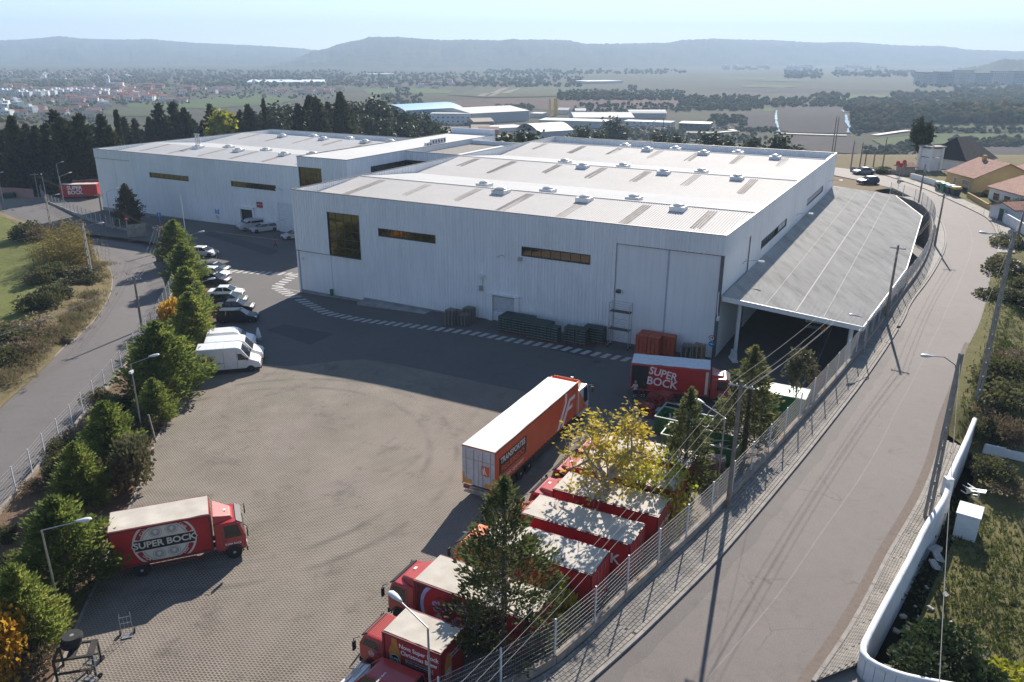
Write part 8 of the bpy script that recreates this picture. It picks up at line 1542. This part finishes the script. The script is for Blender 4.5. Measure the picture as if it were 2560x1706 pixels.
treemesh('plane', lambda: broad(71, 8, .9, 3, 3000, (.5, .26), .2, .3, .6, 1.3), L_PINE); P = Vector((92, 184, 3.5)); plant('tree', 'plane', P, 11.5, 'dark broad leaved tree behind the steep dark roof', 'tree', h0=8, sxy=1.1)
for k_, x, y, h_, s_, lb in (('bush', 88, 158, 2.4, 3.2, 'clipped dark hedge between tower and ochre bungalow'), ('dryb', 106, 158, 5, 3.5, 'russet leaved tree behind the ochre block'), ('bush2', 84.2, 142.2, 1.6, 1.3, 'round clipped bush in front of the ochre wall'), ('olive', 82.8, 131.5, 2.0, 2.6, 'pale flowering shrub by the white house'), ('bush2', 78.5, 171, 1.8, 2.6, 'dark hedge behind the junction wall'), ('bush', 86.2, 139.5, 1.8, 1.6, 'garden bush beside the ochre gable')): plant('garden_shrub', k_, (x, y, 4.5), h_, lb, 'bush', sxy=s_)
# ================================================================== trees behind the halls
for i, (sd_, r_) in enumerate(((81, 2.9), (82, 2.3), (83, 3.4))): treemesh('cyp%d' % i, lambda: conifer(sd_, 16, r_, 130, 46, (15, 60), .02, (.9, .26), .55), L_CYP)
treemesh('ital', lambda: conifer(85, 16, 1.5, 150, 42, (60, 80), .02, (.8, .2), .42), L_CYP); treemesh('pine', lambda: broad(86, 10, 1.0, 3, 2300, (.75, .32), .2, .3, .6, 1.5), L_PINE); treemesh('autumn', lambda: broad(87, 9, .9, 3, 1600, (.5, .3), .2, .25, .6, 1.5), L_YG)
rn = random.Random(21)
def ctree(px, ytop, R_, key, h0, label, group, wf_=1.0, name='cypress_tree', cat='tree', zb=None):
    d = ray(px, ytop); d = d / math.hypot(d.x, d.y); p = Vector((0, 0, CAMH)) + d * R_; zb = G(p.x, p.y) if zb is None else zb; h_ = max(3, p.z - zb); plant(name, key, (p.x, p.y, zb), h_, label, cat, group, sxy=h_ / h0 * wf_, h0=h0)
CY = [(8, 335, 2), (28, 300, 1), (62, 320, 2), (85, 322, 0), (113, 318, 1), (135, 290, 0), (150, 305, 2), (172, 312, 0), (196, 298, 1), (215, 330, 2), (232, 318, 0), (252, 300, 1), (270, 325, 2), (308, 298, 0), (335, 305, 1), (355, 330, 2), (372, 300, 1), (395, 268, 0), (412, 300, 2), (432, 262, 1), (460, 276, 0), (482, 300, 2), (506, 305, 1), (525, 268, 0), (545, 300, 2), (575, 295, 0), (600, 280, 2), (620, 270, 0), (745, 268, 0), (772, 246, 1), (790, 255, 2), (820, 262, 0), (850, 240, 1), (868, 268, 2)]
for i, (px, py, k_) in enumerate(CY):
    ctree(px, py + rn.uniform(-3, 3), rn.uniform(205, 250) if px < 300 else rn.uniform(255, 285), 'cyp%d' % k_, 16.0, 'dark cypress in the tall belt behind the second warehouse', 'dark cypress belt', 1.4)
ctree(290, 286, 215, 'ital', 16, 'slender pointed cypress in front of the dark belt', None, 1.0); ctree(658, 255, 270, 'ital', 16, 'slender pointed cypress near the pine grove', None, .9)
for px, py, R_, lb in ((545, 275, 262, 'yellow leaved tree lit among the dark cypresses'), (272, 325, 255, 'amber leaved tree behind the slender cypress'), (575, 282, 285, 'second yellow tree beside the dark belt')): ctree(px, py, R_, 'autumn', 9, lb, None, 1.2, 'autumn_tree')
PN = [(680, 262, 300), (705, 275, 290), (715, 262, 330), (740, 280, 300), (880, 258, 320), (905, 262, 330), (935, 244, 330), (955, 262, 320), (980, 270, 330), (1005, 280, 330), (1030, 285, 340), (1050, 300, 340), (900, 290, 300), (930, 295, 300), (960, 300, 300), (990, 305, 310), (1015, 310, 310), (880, 300, 290), (650, 285, 280), (690, 290, 280), (1060, 285, 350), (800, 285, 300), (830, 290, 300)]
for px, py, R_ in PN: ctree(px, py, R_, 'pine', 10, 'round crowned pine in the grove behind the office block', 'pine grove', 1.15, 'pine_tree')
for px, py, R_, lb in ((1110, 322, 215, 'dark round evergreen behind the office block roof'), (1135, 330, 205, 'low dark evergreen touching the office block roof'), (1270, 335, 200, 'dark evergreen between link roof and near warehouse'), (1310, 328, 205, 'broad dark evergreen left of the near warehouse ridge'), (1250, 350, 195, 'small evergreen beside the office block corner'), (1335, 335, 215, 'evergreen beside the curved roof hall'), (1950, 337, 255, 'round stone pine behind the warehouse roof'), (1780, 330, 260, 'pair of small dark trees near the yellow garden'), (1815, 345, 250, 'small tree beyond the far parapet'), (1880, 345, 250, 'low tree beside the round stone pine'), (1535, 295, 420, 'tall tree beside the car storage'), (1460, 318, 330, 'tree in front of the car storage'), (1495, 330, 320, 'bush like tree by the curved roof hall'), (1650, 330, 300, 'dark tree behind the far parapet'), (1700, 338, 290, 'low dark tree behind the far parapet corner')): ctree(px, py, R_, 'pine', 10, lb, None, 1.25, 'round_tree')
# ================================================================== middle distance sheds
def ploc(p): return hit(*p)
def farbox(label, q0, q1, hpx, depth, roof, wall, roofm, cat='shed', name='industrial_shed', wins=0, curve=0.0, group=None, zc_=None, wf=None):
    a, b = ploc(q0), ploc(q1); d = b - a; d.z = 0; L = d.length; ang = math.atan2(d.y, d.x); z0 = min(a.z, b.z); dist = a.length; h_ = hpx / FPX * dist * 1.03; t_ = thing(name, label, cat, (a.x, a.y, z0), ang, group)
    MB().box((0, 0, -4), (L, depth, h_)).build('wall', wall, t_)
    if roof == 'flat': MB().box((-.3, -.3, h_), (L + .3, depth + .3, h_ + .4)).build('roof', roofm, t_)
    elif roof == 'gable': q = MB(); q.prism([(0, 0), (1, 0), (.5, 1)], 0, 1); o = MB(); vs = [(-.5, -.8, h_), (L + .5, -.8, h_), (L + .5, depth + .8, h_), (-.5, depth + .8, h_), (-.5, depth / 2, h_ + min(3.2, depth * .16)), (L + .5, depth / 2, h_ + min(3.2, depth * .16))]; o.add(vs, [(0, 1, 5, 4), (2, 3, 4, 5), (1, 2, 5), (3, 0, 4), (0, 3, 2, 1)]); o.build('roof', roofm, t_)
    else:
        n = 10; o = MB(); vs = []
        for i in range(n + 1): y = depth * i / n; z = h_ + curve * math.sin(math.pi * i / n); vs += [(-.6, y - .5 + i * .1, z), (L + .6, y - .5 + i * .1, z)]
        o.add(vs, [(2 * i, 2 * i + 1, 2 * i + 3, 2 * i + 2) for i in range(n)]); o.build('roof', roofm, t_)
    for i in range(wins): x = L * (i + .5) / wins; MB().box((x - .8, -.06, h_ * .6), (x + .8, -.01, h_ * .6 + 1.2)).build('window', M_GLASS, t_); (MB().box((x - .8, -.06, h_ * .2), (x + .8, -.01, h_ * .2 + 1.2)).build('window', M_GLASS, t_) if h_ > 6 else None)
    return t_
M_TEAL = simple('blue_cladding', (.06, .2, .3), .5); M_TEALR = simple('blue_roof', (.2, .42, .58), .5); M_SHW = simple('shed_white', (.55, .56, .57), .7); M_SHG = simple('shed_grey', (.36, .37, .38), .7); M_SHR = simple('shed_roof', (.5, .5, .48), .8); M_SHT = simple('tan_roof', (.45, .37, .28), .9); M_BRN = simple('brown_roof', (.2, .14, .11), .9)
farbox('large blue clad hall with pale blue curved roof', Z2(450, 830), Z2(838, 800), 24, 45, 'curve', M_TEAL, M_TEALR, curve=4); farbox('white two storey office front below the blue hall', Z2(620, 850), Z2(893, 852), 23, 14, 'flat', M_SHW, M_SHG, 'building', 'office_building', 8); farbox('long pale grey hall with white roof beside the blue hall', Z2(900, 850), Z2(1293, 825), 24, 60, 'gable', M_SHG, M_SHR)
farbox('small dark shed with tan roof below the grey hall', Z2(915, 865), Z2(1050, 860), 10, 16, 'gable', M_BRN, M_SHT); farbox('low shed with tan roof among the yards', Z2(900, 905), Z2(1020, 905), 8, 16, 'gable', M_CONC, M_SHT); farbox('pink walled house with brown tile roof behind the office block', Z2(950, 925), Z2(1085, 925), 12, 12, 'gable', M_PINK, M_TILE, 'house', 'house', 0); farbox('old barn with dark brown roof left of the pink house', Z2(600, 925), Z2(880, 925), 8, 20, 'gable', M_BRN, M_BRN, 'barn', 'barn')
farbox('flat white shed left of the curved roof hall', Z2(1085, 905), Z2(1290, 895), 8, 26, 'flat', M_SHW, M_SHR); farbox('hall with wide curved grey roof near the warehouse ridge', Z2(1360, 945), Z2(1590, 930), 14, 30, 'curve', M_SHG, simple('curved_roof', (.45, .46, .46), .6), curve=5); farbox('long grey store with white flat roof', Z2(1360, 865), Z2(1830, 880), 14, 26, 'flat', M_SHG, M_SHR); farbox('wide store with bright white roof', Z2(1600, 840), Z2(2010, 838), 12, 40, 'gable', M_SHG, M_SHR); farbox('white low building behind the car storage', Z2(1940, 862), Z2(2130, 868), 10, 18, 'flat', M_SHW, M_SHR, wins=4); farbox('open hall with curved pale roof near the car storage', Z2(1980, 815), Z2(2230, 812), 13, 20, 'curve', M_SHG, M_SHR, curve=2.5); farbox('white roofed workshop beyond the car storage', Z2(2130, 862), Z2(2260, 866), 8, 18, 'flat', M_SHW, M_SHR); farbox('dark glazed sales hall with flat roof by the country road', Z3(-10, 885), Z3(200, 890), 13, 22, 'flat', simple('dark_hall', (.05, .06, .065), .4), M_SHG, wins=6)
farbox('low white shed with gate at the yellow silos', Z2(1300, 805), Z2(1385, 808), 9, 16, 'flat', M_SHG, M_SHR); farbox('farmhouse with grey roof behind the yellow silos', Z2(1490, 780), Z2(1560, 782), 9, 12, 'gable', M_SHW, M_SHG, 'house', 'farmhouse'); farbox('second farmhouse behind the yellow silos', Z2(1610, 785), Z2(1680, 785), 9, 12, 'gable', M_SHW, M_SHG, 'house', 'farmhouse')
for i, x in enumerate((1433, 1466, 1474, 1482)):
    P = ploc(Z2(x, 795)); o = MB().lathe([(1.1 if i == 0 else .8, -1), (1.1 if i == 0 else .8, 15), (.4, 17)], 10).build('yellow_silo', simple('silo_yellow%d' % i, (.6, .36, .04), .5)); o.location = P; tag(o, 'single yellow silo column standing apart' if i == 0 else 'yellow silo column in the group of three', 'silo', 'yellow silos')
farbox('distant white shed cluster in the plain', Z2(1690, 575), Z2(1830, 573), 5, 60, 'flat', M_SHW, M_SHR); farbox('distant white long shed beside the cluster', Z2(1830, 572), Z2(1935, 570), 5, 50, 'flat', M_SHW, M_SHR); farbox('very distant white shed by the tree line', Z2(235, 522), Z2(390, 520), 4, 60, 'flat', M_SHW, M_SHR); farbox('row of white greenhouses in the plain', Z1(1690, 578), Z1(2215, 578), 5, 130, 'curve', M_SHW, simple('greenhouse_film', (.75, .76, .76), .4), 'greenhouse', 'greenhouse', curve=2)
# parked cars of the storage lot
cmesh = []
for col in (P_WHT, P_SIL, P_BLK, P_RED, P_BLU):
    q = MB(); q.box((-2.1, -.85, .2), (2.1, .85, .85)); q.hexa([Vector(v) for v in ((-1.5, -.8, .85), (1.0, -.8, .85), (1.0, .8, .85), (-1.5, .8, .85))], [Vector(v) for v in ((-1.1, -.65, 1.4), (.4, -.65, 1.4), (.4, .65, 1.4), (-1.1, .65, 1.4))], 1); cmesh.append(q.mesh('stored_car', [col, M_GLASS]))
for i in range(90):
    P = ploc(Z2(rn.uniform(1900, 2260), rn.uniform(868, 925))) if i < 70 else ploc(Z3(rn.uniform(200, 330), rn.uniform(876, 890))); k_ = rn.choice((0, 0, 0, 1, 1, 2, 3, 4)); o = inst('stored_car', cmesh[k_], None, P, (0, 0, rn.choice((.3, 1.9)) + rn.uniform(-.1, .1))); tag(o, ('white', 'silver', 'black', 'red', 'blue')[k_] + ' car in the distant storage lot', 'car', 'cars in the storage lot, ' + ('white', 'silver', 'black', 'red', 'blue')[k_])
# ================================================================== town, far blocks, pylons
def house_mesh(L, W_, hw, hr, wall, roof, flat=False):
    mb = MB(); mb.box((-L / 2, -W_ / 2, -2), (L / 2, W_ / 2, hw))
    if flat: mb.box((-L / 2 - .2, -W_ / 2 - .2, hw), (L / 2 + .2, W_ / 2 + .2, hw + .3), 0); mb.box((-L * .3, -W_ * .3, hw + .3), (0, W_ * .2, hw + 2.3), 0)
    else: mb.add([(-L / 2 - .5, -W_ / 2 - .5, hw - .1), (L / 2 + .5, -W_ / 2 - .5, hw - .1), (L / 2 + .5, W_ / 2 + .5, hw - .1), (-L / 2 - .5, W_ / 2 + .5, hw - .1), (-L / 2, 0, hw + hr), (L / 2, 0, hw + hr)], [(0, 1, 5, 4), (2, 3, 4, 5), (1, 2, 5), (3, 0, 4)], 1)
    for s in (-1, 1):
        for x in (-.3, 0, .3): mb.box((x * L - .6, s * W_ / 2 - .03, 1.0), (x * L + .6, s * W_ / 2 + .03, 2.3), 2); (mb.box((x * L - .6, s * W_ / 2 - .03, 3.8), (x * L + .6, s * W_ / 2 + .03, 5.0), 2) if hw > 5 else None)
    return mb.mesh('village_house', [wall, roof, M_GLASS])
M_CRM = simple('cream_render', (.6, .53, .42), .85); HM = [(house_mesh(11, 8, 3, 2.2, M_WRD, M_TILER), 'single storey white village house with red tile roof'), (house_mesh(10, 9, 6, 2, M_WRD, M_TILER), 'two storey white village house with red tile roof'), (house_mesh(13, 9, 3.2, 2.4, M_CRM, M_TILE), 'cream village house with faded tile roof'), (house_mesh(9, 8, 6, .5, M_WRD, M_WRD, True), 'flat roofed white village house'), (house_mesh(16, 9, 3.5, 2.2, M_CRM, M_BRN), 'long village building with brown roof'), (house_mesh(12, 9, 5.8, 2.2, M_PINK, M_TILER), 'pinkish two storey village house with red roof')]
def vh(px, py, k_, rot, sc=1.0, grp='village houses'):
    P = ploc((px, py)); o = inst('village_house', HM[k_][0], None, P, (0, 0, rot)); o.scale = (sc,) * 3; tag(o, HM[k_][1].replace('village', 'distant valley') if 'valley' in grp else HM[k_][1], 'house', grp + ', ' + HM[k_][1].replace('village ', '')); return o
for i in range(34): vh(*Z1(i * 28 + rn.uniform(-6, 6), 648 + 8 * math.sin(i * .25) + rn.uniform(-6, 6)), 3 if i % 4 else 1, rn.uniform(-.2, .4), 1.0)
for i in range(46): vh(*Z1(rn.uniform(480, 1260), rn.uniform(640, 705)), rn.choice((0, 1, 0, 2, 5)), rn.uniform(-.3, .5))
for i in range(40): vh(*Z1(rn.uniform(0, 1300), rn.uniform(590, 625)), rn.choice((0, 2, 4, 5, 4)), rn.uniform(-.3, .5))
for i in range(38): vh(*Z1(rn.uniform(0, 900), rn.uniform(500, 545)), rn.choice((0, 1, 3, 0)), rn.uniform(-.3, .5))
for i in range(24): vh(*Z1(rn.uniform(0, 720), rn.uniform(690, 815)), rn.choice((0, 2, 4, 3, 0)), rn.uniform(-.4, .6))
for i in range(26): vh(*Z1(rn.uniform(1250, 2340), rn.uniform(600, 650)), rn.choice((0, 2, 1, 4)), rn.uniform(-.3, .5))
for i in range(22): vh(*Z2(rn.uniform(0, 950), rn.uniform(560, 612)), rn.choice((0, 2, 1)), rn.uniform(-.3, .5))
for i in range(30): vh(*Z3(rn.uniform(250, 1400), rn.uniform(462, 480)), rn.choice((3, 4)), rn.uniform(-.3, .5), 2.2, 'far valley sheds')
P = ploc(Z1(745, 600)); ch = thing('church', 'white village church with square bell tower and red roof', 'church', P, .2); MB().box((-2.5, -2.5, -2), (2.5, 2.5, 19)).build('bell_tower', M_WRD, ch); MB().lathe([(3.2, 19), (.2, 23)], 4).build('tower_roof', M_WRD, ch); MB().box((2.5, -5, -2), (24, 5, 8)).build('nave', M_WRD, ch); MB().prism([(2.5, 8), (24, 8), (24, 8.2), (2.5, 8.2)], -5.4, 5.4).build('nave_roof', M_TILER, ch)
for i in range(2): MB().box((-1, -2.56, 14), (1, -2.5, 17)).build('belfry_opening', M_DARK, ch).rotation_euler = (0, 0, R(90 * i))
APM = simple('apartment_grey', (.34, .36, .39), .8)
for i in range(6):
    x0 = 1618 + i * 130; a, b = ploc(Z3(x0, 580 + (i % 2) * 8)), ploc(Z3(x0 + 118, 580 + (i % 2) * 8)); d = b - a; d.z = 0; L = d.length; t_ = thing('apartment_block', 'hazy %s apartment slab in the far row' % ('grey', 'pale grey', 'blue grey', 'white banded', 'long grey', 'outer grey')[i], 'building', a, math.atan2(d.y, d.x), 'far apartment blocks'); hh = 24 + (i % 3) * 2; w = MB().box((0, 0, -4), (L, 16, hh)).build('wall', APM if i % 2 else M_SHG, t_); MB().box((0, 0, hh), (L, 16, hh + 1.5)).build('roof', M_BRN, t_)
    for k_ in range(7):
        for j in range(9): MB().box((L * (j + .2) / 9, -.08, 2 + k_ * 3.2), (L * (j + .75) / 9, -.01, 3.7 + k_ * 3.2)).build('window', M_GLASS, w)
for x, y0, y1 in ((912, 480, 370), (1155, 482, 440), (1210, 482, 432), (1555, 478, 420), (1965, 500, 430)):
    P = ploc(Z1(x, y0)); hh = (y0 - y1) * .3655 / FPX * P.length; t_ = thing('pylon', 'lattice power pylon standing in the hazy plain', 'pylon', P, .3, 'far pylons'); mb = MB(); w_ = hh * .09
    for sx in (-1, 1):
        for sy in (-1, 1): mb.tube((sx * w_, sy * w_, 0), (sx * w_ * .12, sy * w_ * .12, hh), .25, .15, 4)
    for k_ in range(7):
        f0, f1 = k_ / 7, (k_ + 1) / 7; r0, r1 = w_ * (1 - .88 * f0), w_ * (1 - .88 * f1)
        for sx, sy in ((1, 1), (1, -1)): mb.tube((-sx * r0, -sy * r0, hh * f0), (sx * r1, -sy * r1, hh * f1), .15, None, 3); mb.tube((sx * r0, sy * r0, hh * f0), (-sx * r1, sy * r1, hh * f1), .15, None, 3)
    mb.build('lattice', M_SHG, t_)
    for f in (.72, .84, .96): MB().tube((-hh * .16, 0, hh * f), (hh * .16, 0, hh * f), .25, None, 4).build('cross_arm', M_SHG, t_)
# ================================================================== hedges, copses and orchard trees of the plain (uncountable masses)
def blob(mb, p, r, h, rnd, mi=0):
    n, k = 7, 4; vs = []; jit = [[rnd.uniform(.75, 1.2) for _ in range(n)] for _ in range(k)]
    for j in range(k):
        a = [.12, .5, .8, .97][j]; rr_ = r * [.55, 1.0, .8, .3][j]
        for i in range(n): t_ = 2 * math.pi * (i + .5 * (j % 2)) / n; vs.append((p.x + rr_ * math.cos(t_) * jit[j][i], p.y + rr_ * math.sin(t_) * jit[j][i], p.z + h * a * jit[j][(i + 3) % n] ** .5))
    o = len(mb.v); mb.v += vs; fs = [(j * n + i, j * n + (i + 1) % n, (j + 1) * n + (i + 1) % n, (j + 1) * n + i) for j in range(k - 1) for i in range(n)] + [tuple(range((k - 1) * n, k * n))]
    mb.f += [tuple(q + o for q in f) for f in fs]; mb.m += [mi] * len(fs)
LM = [m_leaf('far_green', (.04, .052, .026), (.065, .078, .036), (.105, .112, .056), .1, .05, 0), m_leaf('far_olive', (.06, .065, .035), (.09, .092, .05), (.13, .12, .07), .1, .05, 0), m_leaf('far_autumn', (.1, .07, .035), (.15, .1, .05), (.2, .15, .07), .1, .05, 0)]
def mass(name, label, areas, seed):
    rd = random.Random(seed); mb = MB()
    for Zf, x0, x1, y0, y1, n, (r0, r1) in areas:
        for i in range(int(n * 1.6)):
            P = ploc(Zf(rd.uniform(x0, x1), rd.uniform(y0, y1))); r = rd.uniform(r0, r1) * .62
            if (i * 7919) % 3: P = P + Vector((rd.gauss(0, r * .7), rd.gauss(0, r * .7), 0)); P.z = G(P.x, P.y)
            blob(mb, P, r, r * rd.uniform(1.1, 2.0), rd, rd.choice((0, 0, 0, 1, 1, 2)))
    tag(mb.build(name, LM, smooth=True), label, 'trees', kind='stuff')
mass('village_trees', 'trees and hedges among the village houses', [(Z1, 0, 1150, 555, 600, 260, (3, 6)), (Z1, 0, 1300, 610, 720, 170, (2, 4)), (Z1, 0, 700, 720, 850, 150, (2, 4)), (Z1, 0, 1200, 480, 540, 220, (4, 8)), (Z1, 830, 1160, 515, 565, 60, (4, 7)), (Z1, 640, 760, 530, 580, 30, (4, 7))], 31)
mass('plain_trees', 'hedges, copses and orchards spread over the plain', [(Z1, 1200, 2353, 485, 600, 420, (4, 8)), (Z1, 1250, 2353, 600, 680, 120, (2, 4)), (Z2, 0, 1650, 500, 600, 420, (4, 8)), (Z2, 280, 560, 645, 720, 70, (2, 4.5)), (Z2, 1500, 2353, 625, 690, 330, (2.5, 5)), (Z2, 1050, 1320, 725, 760, 60, (2, 4)), (Z2, 1600, 2353, 715, 770, 110, (2, 4)), (Z2, 1000, 2353, 485, 510, 120, (6, 10)), (Z2, 580, 900, 830, 900, 30, (1.5, 3)), (Z2, 1600, 2353, 890, 960, 90, (2, 4)), (Z2, 1980, 2030, 590, 620, 8, (4, 6)), (Z2, 380, 480, 610, 640, 8, (3, 5))], 32)
mass('valley_trees', 'hedgerows, thickets and copses of the right hand valley', [(Z3, 0, 560, 660, 760, 260, (2.5, 5)), (Z3, 560, 1250, 685, 735, 150, (3, 5)), (Z3, 930, 1110, 655, 695, 40, (4, 7)), (Z3, 720, 950, 490, 540, 70, (6, 11)), (Z3, 1050, 1600, 490, 530, 90, (6, 11)), (Z3, 230, 450, 800, 870, 40, (3, 5)), (Z3, 380, 660, 885, 905, 40, (1.5, 3)), (Z3, 0, 560, 930, 985, 50, (2, 4)), (Z3, 1200, 1560, 780, 900, 90, (3, 6)), (Z3, 1600, 2353, 570, 610, 60, (5, 8)), (Z3, 1660, 2353, 885, 915, 50, (2, 3.4)), (Z3, 1430, 1640, 1000, 1030, 25, (2, 4)), (Z3, 1850, 2353, 960, 1010, 90, (2, 4)), (Z3, 1260, 1560, 1015, 1090, 70, (1.5, 3)), (Z3, 1170, 1240, 750, 930, 40, (2, 3))], 33)
mass('wooded_hill', 'dense wood on the low hill in the right hand valley', [(Z3, 1180, 1450, 690, 780, 130, (4, 7)), (Z3, 1450, 2500, 640, 850, 620, (3.5, 8)), (Z3, 1900, 2500, 620, 720, 220, (5, 8)), (Z3, 2000, 2500, 690, 850, 200, (5, 9))], 34)
# ================================================================== base ground (temporary)
